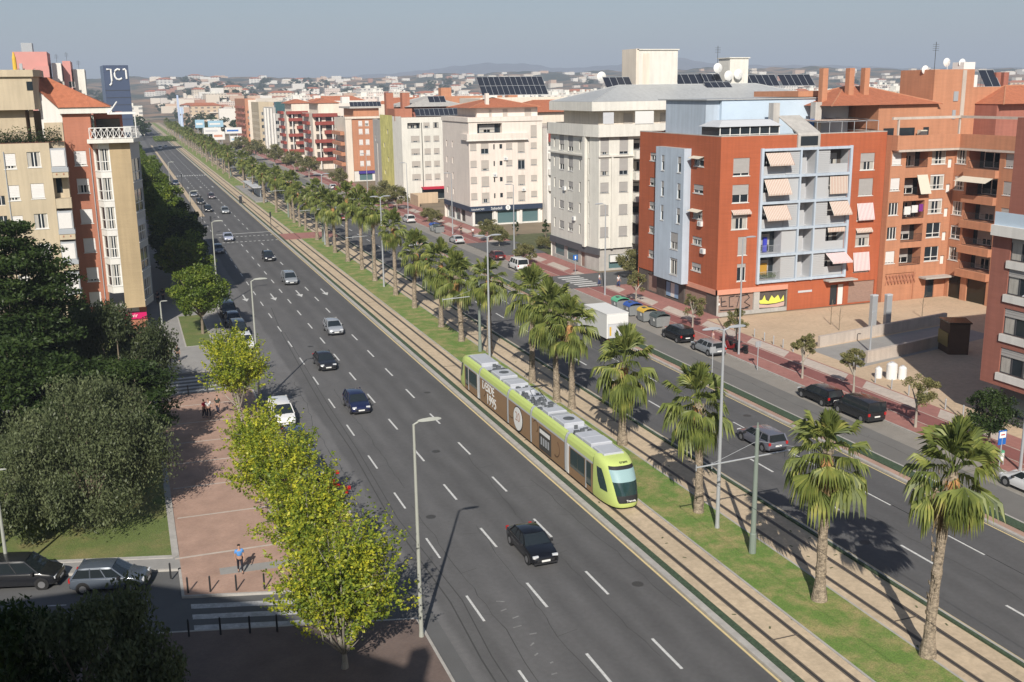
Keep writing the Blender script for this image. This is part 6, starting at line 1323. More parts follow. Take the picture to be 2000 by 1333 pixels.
b = MB(); b.box(63.9, 75.4, 318.5, 321, 18.8, 19.4); B.part(b, 'cornice', m_crm); b = MB(); b.box(67.5, 75.4, 323, 338, 19.0, 21.8); B.part(b, 'attic', m_orbr); b = MB(); b.box(66.2, 76, 322, 339, 21.8, 22.3); B.part(b, 'attic_roof', m_conc); solar(B, 66.5, 322.5, 22.3, 8, 1.15, 2, 45)
b = MB(); b.box(67.5, 73.5, 318.9, 319.2, 2.3, 3.1); B.part(b, 'purple_fascia', mat('purple_sign', (.06, .04, .25), .5))
for nm, lab, y0, y1, xr, hh in (('maroon_balcony_block', 'cream block with maroon balconies next to the orange block', 378, 400, 74.5, 21.5), ('maroon_balcony_block', 'cream block with maroon balconies next to the glass fronted building', 440, 462, 75, 21)):
    B = Bld(nm, lab, [(64.3, y0)], group='cream blocks with maroon balconies'); B.wall((64.3, y0), (xr, y0), 0, hh-2, m_crm, [(a, a+2.2, z, z+2.1, 'hole', m_dkbrn) for z in (4, 7.1, 10.2, 13.3, 16.4) for a in (1.0, 4.6, 7.8)]); B.wall((64.3, y1), (64.3, y0), 0, hh-2, m_crm, grid(2, 4.5, 4, 4, 3.1, 4, 2.4, 2.1, 'w')); B.wall((xr, y0), (xr, y1), 0, hh-2, m_crm); B.flat([(64.3, y0), (xr, y0), (xr, y1), (64.3, y1)], hh-2, m_pale); B.done()
    for j, z in enumerate((3.0, 6.2, 9.3, 12.4, 15.5, 18.3)):
        b = MB(); a = (.3, 3.2, .5, 4, .8, 0)[j]; b.box(64.2+a, 64.2+a+(9.0, 6, 8.5, 5, 8.5, 8.7)[j], y0-1.6, y0-.01, z, z+1.2); B.part(b, 'balcony', m_maroon); b = MB(); b.box(63.1, 64.28, y0+2+j, y0+12+j, z, z+1.1); B.part(b, 'balcony', m_maroon)
    b = MB(); [b.box(x, x+.35, y0-1.5, y0-1.1, 0, 18) for x in (66.2, 70.8)]; B.part(b, 'column', m_whc)
    b = MB(); b.box(67, xr, y0+3, y1, hh-2, hh+1.5); B.part(b, 'attic', m_crm); hip(B, 66, xr, y0+3, y1, hh+1.5, 1.6, m_tile, .4)
def simple(nm, lab, x0, y0, x1, y1, h, m, wm_='t', cols=None, roof=None, z0=4, fl_=3.1, group=None, side=None, detail=False, rows=None):
    B = Bld(nm, lab, [(x0, y0)], group=group); B.detail = detail; n = cols or max(2, int((x1-x0-1)/3.4)); r = rows or int((h-5)/fl_)+0
    B.wall((x0, y0), (x1, y0), 0, h, m, grid(1, (x1-x0-1)/n, n, z0, fl_, r, 1.5, 1.5, wm_)); ns = max(2, int((y1-y0)/5)); B.wall((x0, y1), (x0, y0), 0, h, side or m, grid(1.5, (y1-y0-1)/ns, ns, z0, fl_, r, 1.5, 1.5, wm_))
    B.wall((x1, y0), (x1, y1), 0, h, m); B.wall((x1, y1), (x0, y1), 0, h, m); B.flat([(x0, y0), (x1, y0), (x1, y1), (x0, y1)], h-.02, m_pale); B.done(); B.parapet([(x0, y0), (x1, y0), (x1, y1), (x0, y1)], h, h+.6, m, .25)
    if roof: hip(B, x0+1, x1-1, y0+1, y1-1, h+.62, 2.0, roof, .2)
    return B
B = simple('glass_fronted_block', 'narrow grey building with a glazed top floor and white fins', 64.3, 480, 71, 510, 20, m_conc, 't', 1); b = MB(); [b.box(63.4, 64.25, y, y+3, 0, 20.2) for y in (482, 493, 503)]; b.box(64.3, 65.2, 479.5, 479.98, 0, 18); b.box(67.2, 68.1, 479.5, 479.98, 0, 18); B.part(b, 'white_fin', m_whc); b = MB(); b.box(65.5, 70.8, 479.7, 484, 18.2, 23); B.part(b, 'glazed_top', m_teal)
B = simple('pale_yellow_block', 'pale yellow block with small red balconies up the avenue', 64.3, 530, 71.5, 560, 22, m_bei2, 't', 2); b = MB(); [b.box(68.5, 71, 528.9, 529.98, z, z+1) for z in (5, 8.5, 12, 15.5, 19)]; B.part(b, 'balcony', m_maroon)
B = simple('salmon_slab_block', 'salmon slab block with a blank cream end wall and dark balconies', 64.3, 588, 70, 640, 23.5, m_orbr, 't', 1); b = MB(); b.box(66, 70.1, 587.7, 587.98, 0, 23.5); B.part(b, 'end_wall', m_crm); b = MB(); [b.box(63.0, 64.25, 592+7*k, 596+7*k, z, z+1) for z in range(4, 22, 3) for k in range(6)]; B.part(b, 'balcony', m_brk2)
# cream blocks directly behind the avenue fronts
for i, (x0, y0, x1, y1, h, m, rf, l) in enumerate([(79, 346, 105, 360, 22, m_crm, m_tile, 'cream block with an orange roof behind the orange block'), (88, 262, 120, 280, 24, m_crm, None, 'cream flat roofed block behind the mustard sided block'), (84, 290, 104, 300, 24.5, m_orbr, None, 'red brick block with white rooftop boxes behind the mustard block'), (108, 300, 140, 318, 23.5, m_orbr, None, 'long red brick block behind the rooftop solar array'), (78, 404, 104, 424, 22, m_pnk, None, 'pinkish block behind the maroon balconies'), (78, 466, 104, 478, 22.5, m_whc, m_tile, 'white block with tiled roof behind the glass fronted building'), (76, 512, 110, 527, 22.5, m_crm, None, 'cream block behind the pale yellow block'), (124, 250, 150, 268, 22, m_crm, m_tile, 'cream block with an orange roof behind the grey metal roof'), (128, 205, 160, 222, 20.5, m_crm, m_tile, 'cream block glimpsed between the grey roof and the red chimneys')]):
    B = simple('rear_block', l, x0, y0, x1, y1, h, m, 't', None, rf, group='blocks behind the avenue front'); b = MB(); b.box(x0+3, x0+6, y0+4, y0+7, h, h+3); B.part(b, 'roof_hut', m_whc if m != m_orbr else m_orbr)

# air conditioners, manholes
def aircon(root, x, y, z, face=0):
    b = MB(); 
    if face == 0: b.box(x, x+.85, y-.32, y-.02, z, z+.6, 0); b.tube([(x+.35, y-.32, z+.3), (x+.35, y-.34, z+.3)], .22, 12, 1)
    else: b.box(x-.32, x-.02, y, y+.85, z, z+.6, 0); b.tube([(x-.32, y+.45, z+.3), (x-.34, y+.45, z+.3)], .22, 12, 1)
    b.build('air_conditioner', [m_plast, m_trg], root)
RT = {o['label'][:12]: o for o in C.objects if o.parent is None and o.get('category') == 'apartment block'}
g_ = lambda s_: [o for k, o in RT.items() if k.startswith(s_)][0]
for x, z in ((75.4, 6.6), (71.6, 12.9), (69.3, 9.7)): aircon(g_('pinkish whit'), x, 199.5, z)
for y, z in ((150.9, 11.2), (147.2, 6.9)): aircon(g_('white stone '), 64.5, y, z, 1)
for y, z in ((118-10.0+.8, 10.4), (114.0-6, 7.2)): aircon(g_('orange red b'), 64.2, y, z, 1)
b = MB()
for x, y in ((16.4, 60.5), (20.2, 72.4), (12.6, 57), (23.9, 88), (17.1, 110), (24.4, 47.2), (43.2, 56), (46.6, 71), (39.4, 47), (12.5, 92)): b.tube([(x, y, .001), (x, y, .005)], .33, 18)
tag(struct('manhole_covers', b, mat('cast_iron', (.06, .058, .055), .6)), 'round dark manhole covers in the asphalt')
# ---- corner block at the garden: beige, red and cream parts
B = Bld('garden_block', 'tall beige and red brick corner block with a white glazed bay beside the garden', [(-12, 122)])
# beige projecting pier and the canted bay in shade
B.wall((-1.25, 124), (.9, 124), 3.1, 21.6, m_bei); B.wall((.9, 124), (1.9, 127.6), 3.1, 21.5, m_trg, [(.12, 3.6, z, z+2.5, 'gt', (.1, 0, .3, 0, 0)[j], 2, .4) for j, z in enumerate((3.9, 7.2, 10.5, 13.8, 17.2))])
B.wall((1.9, 127.6), (1.9, 175), 3.1, 21.5, m_bei); B.wall((1.9, 175), (-12, 175), 0, 21.5, m_bei)
B.W.face([(-3.0, 125.3, 3.1), (-1.25, 124, 3.1), (.9, 124, 3.1), (1.9, 127.6, 3.1), (1.9, 175, 3.1), (-3, 175, 3.1)][::-1], B.mi(m_conc))
# ground floor red
B.wall((-5.8, 125.3), (1.0, 125.3), 0, 3.4 if 0 else 3.1, m_brk, [(4.1, 6.0, 1.9, 2.9, 'w', .5)]); B.wall((1.0, 125.3), (1.0, 175), 0, 3.1, m_brk, [(3+5*k, 6+5*k, .3, 2.6, 'hole', m_blk) for k in range(8)])
# red wall with shuttered windows
ww = []
for z, sh in ((19.1, .9), (16.1, .45), (12.75, .97), (9.5, .97), (6.2, .85), (3.4, .8)): ww.append((.75, 2.0, z, z+1.6, 'w', sh))
B.wall((-5.7, 125.3), (-2.9, 125.3), 3.1, 24.7, m_brk, ww); B.wall((-2.9, 125.3), (-2.9, 132), 21.5, 24.7, m_brk)
# white glazed bay: canted side and front
def glz(L, t): return [(.08, L-.08, z, z+2.45, 'w', 0, t, .42) for z in (18.5, 15.3, 12.1, 8.9, 5.7)]
B.wall((-2.95, 125.29), (-2.35, 124.0), 4.9, 21.5, m_whc, glz(1.42, 1)); B.wall((-2.35, 124.0), (-1.25, 124.0), 4.9, 21.5, m_whc, glz(1.1, 2))
B.W.face([(-2.95, 125.29, 4.9), (-2.35, 124, 4.9), (-1.25, 124, 4.9), (-1.25, 125.29, 4.9)][::-1], B.mi(m_whc))
B.wall((-1.25, 124.0), (-1.25, 124.01), 3.1, 4.9, m_bei)
# cream part towards the garden
wv = []
for z, s1 in ((19.3, 0), (16.0, .95), (12.8, 0), (9.6, .9), (6.4, .5)): wv.append((2.6, 3.9, z, z+1.6, 'w', s1)); wv.append((.35, 1.5, z-.1, z+1.5, 'w', .8)); wv.append((-0+.0+.0, .2, z, z+.01, 'hole', m_blk)) if 0 else None
B.wall((-12, 122), (-7.15, 122), 0, 21.8, m_bei2, wv); B.wall((-7.15, 122), (-7.15, 123.2), 0, 21.8, m_bei2); B.wall((-7.15, 123.2), (-5.7, 123.2), 0, 21.8, m_bei2, [(.2, .8, z, z+1.6, 'hole', m_blk) for z in (16.4, 13.3, 10.1)]); B.wall((-5.7, 123.2), (-5.7, 125.3), 0, 21.8, m_bei2)
for z in (19.3, 16.0-.0, 12.7, 9.4, 6.1):   # boxed shutter balconies
    if z == 16.0:
        b = MB(); b.box(-7.1, -5.55, 121.6, 123.2, z-1.1, z-.1); B.part(b, 'balcony_slab', m_bei2); continue
    b = MB(); b.box(-7.1, -5.6, 121.5, 123.19, z-.1, z+1.9); B.part(b, 'glazed_balcony', m_trg); b = MB(); b.box(-7.02, -5.72, 121.44, 121.5, z+.05, z+1.72); B.part(b, 'roller_shutter', m_shW)
    b = MB(); b.box(-7.15, -5.5, 121.35, 123.2, z-.55, z-.1); B.part(b, 'balcony_slab', m_trg); b = MB(); b.box(-7.1, -5.55, 121.42, 123.2, z-1.15, z-.55); B.part(b, 'balcony_fascia', m_bei2)
    b = MB(); [b.box(x-.06, x+.06, 121.36, 121.43, z-.85, z-.7) for x in (-6.7, -6.0)]; B.part(b, 'balcony_vent', m_brk)
B.flat([(-12, 122), (-7.15, 122), (-7.15, 123.2), (-5.7, 123.2), (-5.7, 133), (-12, 133)], 21.8, m_tile); B.flat([(-2.9, 125.3), (-1.25, 124), (.9, 124), (1.9, 127.6), (1.9, 175), (-2.9, 175)], 21.45, m_pale)
B.wall((-5.7, 133), (-12, 133), 21, 25, m_bei2); B.done()
b = MB(); b.prism([(-3.4, 123.0), (1.3, 123.0), (2.4, 127), (2.4, 175), (-3.4, 175)], 21.55, 21.95); B.part(b, 'terrace_cornice', m_whw)
railing(B, (-3.1, 123.3), (1.15, 123.3), 22.0, 23.15, m_wframe, xx=True); railing(B, (1.15, 123.3), (2.1, 127.2), 22.0, 23.15, m_wframe, xx=True)
b = MB(); b.box(-2.6, .4, 128.6, 128.9, 21.9, 24.8); B.part(b, 'terrace_back_wall', m_brk2); b = MB(); b.box(-2.4, .1, 128.5, 128.6, 22.0, 24.0); B.part(b, 'terrace_door', m_blk)
b = MB(); b.box(-1.1, 1.8, 124.2, 128.6, 24.55, 24.75); b.tube([(1.7, 124.3, 22), (1.7, 124.3, 24.6)], .06, 6); b.tube([(-.9, 124.2, 24.7), (.0, 124.2, 25.9)], .07, 5); B.part(b, 'terrace_canopy', m_wframe)
b = MB(); b.prism([(-5.9, 124.8), (-.6, 124.8), (-.6, 132), (-5.9, 132)], 24.7, 25.35); B.part(b, 'eaves_cornice', m_whw)
b = MB(); b.rings([[(-5.95, 124.6, 25.36), (-.7, 124.6, 25.36), (-.7, 140, 25.36), (-8, 140, 25.36)], [(-7.6, 129.0, 28.6), (-6.9, 129.0, 28.6), (-6.9, 136, 28.4), (-7.6, 136, 28.4)]]); b.face([(-5.95, 124.6, 25.36), (-7.6, 129, 28.6), (-8.1, 125.2, 27.5)]); B.part(b, 'roof', m_tile)
b = MB(); b.face([(-8.1, 125.3, 27.4), (-5.9, 125.3, 25.3), (-5.7, 125.3, 24.6), (-5.7, 125.3, 23.9), (-7.7, 125.3, 24.0)]); b.face([(-8.1, 125.3, 27.4), (-7.7, 125.3, 24.0), (-7.9, 127, 24.0), (-8.2, 127, 27.4)]); b.box(-7.8, -5.72, 125.31, 133, 21.8, 24.6); B.part(b, 'white_gable', m_whc)
b = MB(); b.box(-7.6, -5.75, 125.2, 125.3, 21.8, 23.8); B.part(b, 'stone_panel', m_bei2)
b = MB(); b.prism([(-14, 123.9), (-8.2, 123.9), (-7.7, 125), (-7.7, 131), (-14, 131)], 25.2, 28.6); b.prism([(-14, 123.6), (-8.0, 123.6), (-7.4, 124.9), (-7.4, 131), (-14, 131)], 28.6, 29.3); b.box(-14, -9.3, 125, 130, 21.8, 25.2); b.box(-8.9, -8.5, 125.0, 125.4, 21.8, 25.2); B.part(b, 'roof_tower', m_bei2)
b = MB(); b.box(-8.75, -8.15, 123.84, 123.9, 27.2, 28.1); B.part(b, 'tower_window', m_blk); b = MB(); b.tube([(-9.9, 127, 29.3), (-9.9, 127, 30.6), (-9.9, 127, 31.2)], [.22, .2, .06], 8); B.part(b, 'finial', m_yelp)
b = MB(); b.box(-9.4, -9.1, 126, 126.4, 29.3, 30.0); B.part(b, 'roof_vent', m_trg)
railing(B, (-12, 122.1), (-5.8, 122.1), 21.8, 22.9, m_dark); q = leaves(np.random.RandomState(9), np.array([[RNG.uniform(-12, -5.9), 122.5+RNG.random()*.7, 21.9+RNG.random()*RNG.random()*1.7] for _ in range(2600)]), .2, .5)
o = bpy.data.objects.new('terrace_plants', quads_mesh('terrace_plants', q, LEAF['dk'])); C.objects.link(o); o['kind'] = 'stuff'; o.parent = B.root; o.location = -wl(B.root)
b = MB(); b.box(-1.7, .95, 125.16, 125.28, 1.75, 2.6) if 0 else b.box(-2.0, .95, 125.1, 125.28, 2.2-.65, 2.95-.65); sg = B.part(b, 'shop_sign', m_magenta); text('vivir', .62, (-.55, 125.09, 1.95), (pi/2, 0, 0), m_letter, sg)
for x in (-11.6, -3.3): b = MB(); b.tube([(x, 122-.06 if x < -5 else 125.2, 0), (x, 122-.06 if x < -5 else 125.2, 21)], .05, 6); B.part(b, 'drainpipe', m_trg)
# ---- orange brick L-shaped block by the plaza
B = Bld('plaza_block', 'orange brick L shaped block with recessed balconies around the plaza', [(87.35, 104.4)])
w4 = []
for z, k in ((17.0, .95), (13.9, .9), (10.9, 0), (7.9, 0), (4.9, .9)):
    w4 += [(.2, 1.6, z, z+1.55, 'w', k, 3), (6.2, 8.4, z-.1, z+1.75, 'w', (0, .1, .15, 0)[int(z) % 4], 2, .28), (8.75, 9.4, z-.6, z+.5, 'hole', m_wframe)]
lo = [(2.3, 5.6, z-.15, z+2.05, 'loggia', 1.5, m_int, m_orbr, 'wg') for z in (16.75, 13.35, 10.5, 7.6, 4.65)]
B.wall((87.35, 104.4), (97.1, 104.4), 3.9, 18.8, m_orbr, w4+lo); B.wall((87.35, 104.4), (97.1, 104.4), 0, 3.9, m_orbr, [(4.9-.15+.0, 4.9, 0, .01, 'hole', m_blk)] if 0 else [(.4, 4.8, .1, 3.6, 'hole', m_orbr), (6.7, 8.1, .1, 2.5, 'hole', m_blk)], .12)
b = MB()
for i in range(9):
    for s_ in (1, -1): b.tube([(87.8+i*.5, 104.3, 2.3 if s_ > 0 else 3.5), (88.3+i*.5-(.0), 104.3, 3.5 if s_ > 0 else 2.3)], .05, 4)
B.part(b, 'brick_lattice', m_brk)
b = MB(); b.box(92.9, 97.4, 103.0, 104.39, 2.75, 2.95); B.part(b, 'entrance_canopy', m_conc)
lo2 = [(2.3, 7.2, z-.15, z+2.1, 'loggia', 1.8, m_int, m_orbr, 'wg') for z in (16.6, 13.4, 10.3, 7.2, 4.2)]
w5 = [(.25, 1.9, z, z+1.7, 'w', (0, .2, 0, .1, 0)[i], 2, .28) for i, z in enumerate((16.9, 13.7, 10.6, 7.6, 4.9))]+[(8.1, 9.5, z, z+1.6, 'wg', .9) for z in (16.9, 13.7, 10.6, 7.6)]
B.wall((97.1, 104.4), (97.1, 94.0), 3.9, 18.8, m_orbr, w5+lo2); B.wall((97.1, 104.4), (97.1, 94.0), 0, 3.9, m_orbr, [(.6, 2.7, .1, 3.0, 'hole', m_bronze), (3.7, 6.9, .1, 3.0, 'hole', m_bronze)], .2)
B.wall((97.1, 94.0), (125, 94.0), 0, 18.8, m_brk2); B.wall((125, 94), (125, 120), 0, 18.8, m_orbr); B.wall((125, 120), (87.35, 120), 0, 18.8, m_orbr); B.wall((87.35, 120), (87.35, 104.4), 0, 20.6, m_orbr)
B.flat([(87.35, 104.4), (97.1, 104.4), (97.1, 94), (125, 94), (125, 120), (87.35, 120)], 18.75, m_pale); B.done()
b = MB(); b.box(87.7, 97.0, 103.4, 103.65, 18.9, 20.55); b.box(96.75, 97.0, 93.5, 103.4, 18.9, 20.55); b.box(87.36, 87.7, 103.4, 104.4, 18.8, 20.6); B.part(b, 'terrace_parapet', m_orbr)
b = MB(); b.box(87.6, 97.02, 103.3, 104.39, 18.62, 18.88); b.box(96.65, 97.08, 93.4, 103.3, 18.62, 18.88); B.part(b, 'cornice', m_pale)
b = MB(); b.box(86.6, 97.1, 103.5, 103.8, 22.45, 22.75); b.box(96.6, 96.9, 93, 103.5, 22.45, 22.75); [b.box(x, x+.2, 103.55, 103.75, 20.5, 22.45) for x in (87.4, 96.6)]; B.part(b, 'terrace_beam', m_pale)
b = MB(); b.box(87.6, 96.6, 107.5, 118, 18.8, 24.1); B.part(b, 'attic', m_orbr); [B.box('attic_door', m_blk, a, c, 107.4, 107.5, 18.9, 21.3) for a, c in ((88.5, 90), (90.8, 93.2), (94.6, 95.4))]
b = MB(); b.box(93.2, 94.2, 106.3, 106.9, 18.8, 21.0); B.part(b, 'white_awning', m_awc)
hip(B, 80.5, 96.6, 107.2, 120, 24.15, 2.2, m_tile, .3)
b = MB(); b.box(80.4, 87.5, 114, 124, 25.2, 25.9); B.part(b, 'rear_attic', m_orbr)
for x in (81.4, 85.3, 87.6): b = MB(); b.box(x, x+.75, 110.5, 111.3, 24.4, 28.6); B.part(b, 'chimney', m_orbr)
b = MB(); b.box(96.0, 102.3, 107.8, 114, 18.8, 28.3); B.part(b, 'stair_tower', m_orbr); b = MB(); b.box(100.4, 101.0, 107.72, 107.8, 22.4, 28.2); B.part(b, 'tower_strip', m_pale)
b = MB(); b.box(99.2, 99.9, 107.7, 107.8, 24.4, 25.6); b.box(99.2, 99.7, 107.7, 107.8, 22.2, 23.3); B.part(b, 'tower_window', m_gframe)
b = MB(); b.box(102.3, 118, 108, 118, 18.8, 26.1); B.part(b, 'attic', m_orbr); hip(B, 103.2, 122, 103.5, 112, 24.0, 2.2, m_tile, .3)
b = MB(); b.box(103.0, 121, 104.3, 108, 18.8, 24.0); B.part(b, 'attic', m_brk2)
for x, z in ((96.2, 27.4), (99.5, 28.3), (102.0, 28.2)): dish(B, x, 109.5, z, .55)
solar(B, 104.6, 108.2, 26.1, 2, 1.2, 2.6, 55); b = MB(); b.box(101.6, 103.4, 109, 111, 28.3, 29.2); b.box(102.7, 103.4, 108.4, 109, 26.1, 27.6); B.part(b, 'roof_tank', m_plast); antenna(B, 99.6, 112, 28.3, 3.5)
b = MB(); [b.box(107+i*1.3, 107.8+i*1.3, 109, 109.8, 26.1, 27.9) for i in range(2)]; B.part(b, 'chimney', m_brk2)
for z in (16.6, 13.2, 10.35, 7.45, 4.5): railing(B, (89.7, 104.42), (92.9, 104.42), z, z+.95, m_dark)
for z in (16.45, 13.25, 10.15, 7.05, 4.05): railing(B, (97.06, 102.0), (97.06, 97.3), z, z+.95, m_dark); b = MB(); b.box(96.5, 97.08, 97.1, 102.2, z-.9, z+.02); B.part(b, 'balcony_apron', m_orbr)
b = MB(); b.face([(91.4, 104.3, 15.7), (93.0, 104.3, 15.7), (93.2, 103.6, 13.4), (91.6, 103.6, 13.4)]); B.part(b, 'awning', m_awc); b = MB(); b.face([(97.0, 102.2, 15.75), (97.0, 97.3, 15.75), (95.2, 97.2, 15.0), (95.2, 102.3, 15.0)]); B.part(b, 'awning', m_awc)
b = MB(); b.box(89.8, 90.7, 104.2, 104.3, 10.9, 11.9); b.box(90.9, 91.8, 104.2, 104.3, 11.1, 12.0); B.part(b, 'laundry', m_plast); b = MB(); b.box(92.0, 92.6, 104.2, 104.3, 11.2, 12.1); B.part(b, 'laundry', mat('purple_cloth', (.18, .03, .22), .9))
# ---- dusky brick block at the edge by the plaza
B = Bld('edge_block', 'dusky red brick block with white window bands at the edge by the bus stop', [(62.6, 62.6)])
wb = []
for z in (4.6, 7.7, 10.8, 13.4): wb += [(a, a+3.3, z, z+2.0, 'd', (.1, .3, 0)[int(z) % 3], 3) for a in (1.8, 7.3, 12.8)]
B.wall((62.6, 62.6), (62.6, 42), 3.5, 16, m_brk2, wb, .35); B.wall((64.2, 62.0), (64.2, 42), 0, 3.5, m_dslate, [(1+4*k, 4+4*k, .9, 2.4, 'hole', m_shop) for k in range(4)]); B.wall((62.6, 42), (100, 42), 0, 16, m_brk2)
B.wall((100, 42), (100, 62.6), 0, 16, m_brk2); B.wall((100, 62.6), (62.6, 62.6), 3.5, 16, m_brk2); B.wall((100, 62.0), (64.2, 62.0), 0, 3.5, m_dslate); B.W.face([(62.6, 42, 3.5), (62.6, 62.6, 3.5), (100, 62.6, 3.5), (100, 42, 3.5)], B.mi(m_conc))
B.flat([(62.6, 42), (100, 42), (100, 62.6), (62.6, 62.6)], 16, m_pale); B.done()
for z in (4.6, 7.7, 10.8, 13.4):
    for a in (1.8, 7.3, 12.8): b = MB(); b.box(62.48, 62.62, 62.6-a-3.5, 62.6-a+.2, z-.62, z-.05); B.part(b, 'white_band', m_whc)
b = MB(); b.box(62.0, 62.6, 42, 62.3, 15.2, 16.0); B.part(b, 'terrace_band', m_whc); b = MB(); b.box(62.2, 62.26, 42, 62.2, 16, 17.0); B.part(b, 'glass_railing', m_bluem)
b = MB(); b.box(63.3, 99, 43, 62.0, 16.02, 24.0); B.part(b, 'attic', m_brk2)
# ---- the block the photograph is taken from
B = Bld('viewpoint_block', 'dark apartment block under the camera whose shadow covers the side street', [(-16, 24)])
fp = [(-40, -16), (-2.6, -16), (-2.6, 5), (-4.4, 10.4), (-7.0, 13.6), (-9.7, 19.0), (-13.2, 22.3), (-16, 24.4), (-40, 26)]
for a, c in zip(fp, fp[1:]+fp[:1]): B.wall(a, c, 0, 25, m_bei)
B.flat(fp, 25, m_pale); B.done(); b = MB(); b.box(-4.9, -4.1, 8.4, 9.3, 25, 26.9); B.part(b, 'chimney', m_bei)
for x0, y0, x1, y1, h, l in ((-60, -70, -6, -18, 34, 'tall unseen block added behind the camera to shut out sky light'), (62, -60, 100, 26, 24, 'unseen block added across the avenue to shut out sky light')):  # two unseen blocks, added to hold sky light off the shaded ground
    B = Bld('added_sky_blocker', l, [(x0, y0)], group='unseen sky blockers added behind the camera'); f4 = [(x0, y0), (x1, y0), (x1, y1), (x0, y1)]
    for a, c in zip(f4, f4[1:]+f4[:1]): B.wall(a, c, 0, h, m_bei)
    B.flat(f4, h, m_pale); B.done()
# ---- blue tower with white letters, rose blocks
B = Bld('letter_tower', 'navy blue office tower with three large white letters near its top', [(-5.8, 520)])
wt = lambda a, b_, n, W: [(.6+i*(W-1.2)/n, .6+i*(W-1.2)/n+(W-1.2)/n-.25, z, z+1.9, 'hole', m_navy) for z in np.arange(4, 26, 3.2) for i in range(n)]
B.wall((-4.4, 520), (6.3, 520), 0, 40, m_navy); B.wall((-5.9, 540), (-4.4, 520), 0, 40, mat('navy_side', (.10, .15, .25), .4)); B.wall((6.3, 520), (6.3, 540), 0, 40, m_navy); B.wall((6.3, 540), (-5.9, 540), 0, 40, m_navy); B.flat([(-4.4, 520), (6.3, 520), (6.3, 540), (-5.9, 540)], 40, m_dark); wobj = B.done()
def big(pts, r=.42): b = MB(); b.tube([(x, 519.8, z) for x, z in pts], r, 6); B.part(b, 'letter', m_letter)
big([(-3.1, 38.2), (-1.2, 38.2), (-1.2, 33.2), (-1.5, 31.9), (-2.2, 31.2)]); big([(3.6-.9, 38.0), (1.6, 38.3), (.6, 37.6), (.2, 36.3), (.3, 35), (1.0, 33.9), (2.1, 33.7), (3.2, 34.3)]); big([(3.9, 38.0), (4.8, 38.3), (5.2, 37.6), (5.2, 34.0)])
b = MB()
for z in np.arange(3.2, 30, 3.2): b.box(-4.4, 6.31, 519.93, 519.99, z, z+.25)
B.part(b, 'floor_band', m_dark)
for i, (x0, y0, x1, h, m, l) in enumerate([(-23, 292, -15.2, 36.8, m_rose, 'tall rose coloured block with terraces seen over the garden block roof'), (-14.6, 296, -12.4, 34.2, m_whc, 'slim white block standing between the two rose coloured ones'), (-12.2, 300, -10.3, 34.8, m_rose, 'slim rose coloured tower between two white blocks'), (-10.0, 303, -7.2, 32.8, m_whw, 'white block whose end wall shows above the tiled roof ridge')]):
    B = simple('left_block', l, x0, y0, x1, y0+14, h, m, 'w', 2 if i < 1 else 1, group='blocks rising behind the garden block'); antenna(B, (x0+x1)/2, y0+5, h, 3)
    if i == 0: b = MB(); b.box(-18.2, -15.0, y0-1.5, y0-.01, 31.2, 34.0); B.part(b, 'terrace', m_rose); b = MB(); b.box(-21, -18.5, y0+2, y0+7, 36.8, 39.6); B.part(b, 'roof_hut', m_trg)
# plain street front continuing behind the garden block
for i, (y0, y1, h, m, l) in enumerate([(180, 215, 16, m_bei2, 'cream block following the garden block along the shaded pavement'), (222, 262, 15, m_brk2, 'brick block second after the garden block'), (270, 330, 14, m_bei2, 'low cream block at the far end of the shaded pavement')]): simple('pavement_block', l, -20, y0, 1.0, y1, h, m, 'w', None, None, group='blocks along the shaded pavement')
# ---- roadside advertising and pylon sign
def board(x, y, w_, z0, z1, m, label, m2=None):
    t = thing('billboard', label, 'billboard', (x, y, 0), 'billboards beside the avenue')
    b = MB(); [b.tube([(x+dx, y+.4, 0), (x+dx, y+.4, z1-.3)], .18, 6) for dx in (w_*.25, w_*.75)]; B_ = b.build('post', m_steel, t)
    b = MB(); b.box(x, x+w_, y, y+.3, z0, z1); p_ = b.build('panel', m, t)
    if m2: b = MB(); b.box(x+w_*.1, x+w_*.8, y-.05, y-.01, z0+(z1-z0)*.35, z0+(z1-z0)*.62); b.build('printed_band', m2, t)
m_lb = mat('board_light_blue', (.30, .48, .60), .6); m_or = mat('board_orange', (.55, .25, .16), .6)
for i, q in enumerate([(38.5, 598, 4.8, 9.1, 13.4, m_lb, 'pale blue billboard furthest to the pylon sign side', m_plast), (45, 596, 8, 9.4, 12.8, m_lb, 'wide turquoise billboard with a pale pink centre', m_plast), (42, 590, 9, 6, 9.4, m_plast, 'white billboard above the orange banded one', m_lgrey), (45.8, 581, 6.2, 3.2, 7.4, m_plast, 'white billboard with an orange band at the front of the group', m_or), (53, 588, 8.6, 6, 9.2, m_plast, 'long white billboard ending at the salmon block', m_signblue), (54.6, 580, 6, 1.6, 5, m_plast, 'white billboard low beside the salmon block', m_lb)]): board(*q)
t = thing('pylon_sign', 'tall slender pale blue and white pylon sign above the palm row', 'sign', (36.6, 700, 0)); b = MB(); b.box(35.2, 36.3, 700, 701, 0, 26.5); b.box(37.2, 38.0, 700, 701, 0, 19); b.build('leg', mat('pylon_blue', (.42, .5, .68), .5), t); b = MB(); b.box(36.3, 37.2, 700.2, 700.8, 0, 14); b.box(36.3, 38.8, 700.2, 700.8, 15, 19); b.build('sign_panel', m_bluem, t)
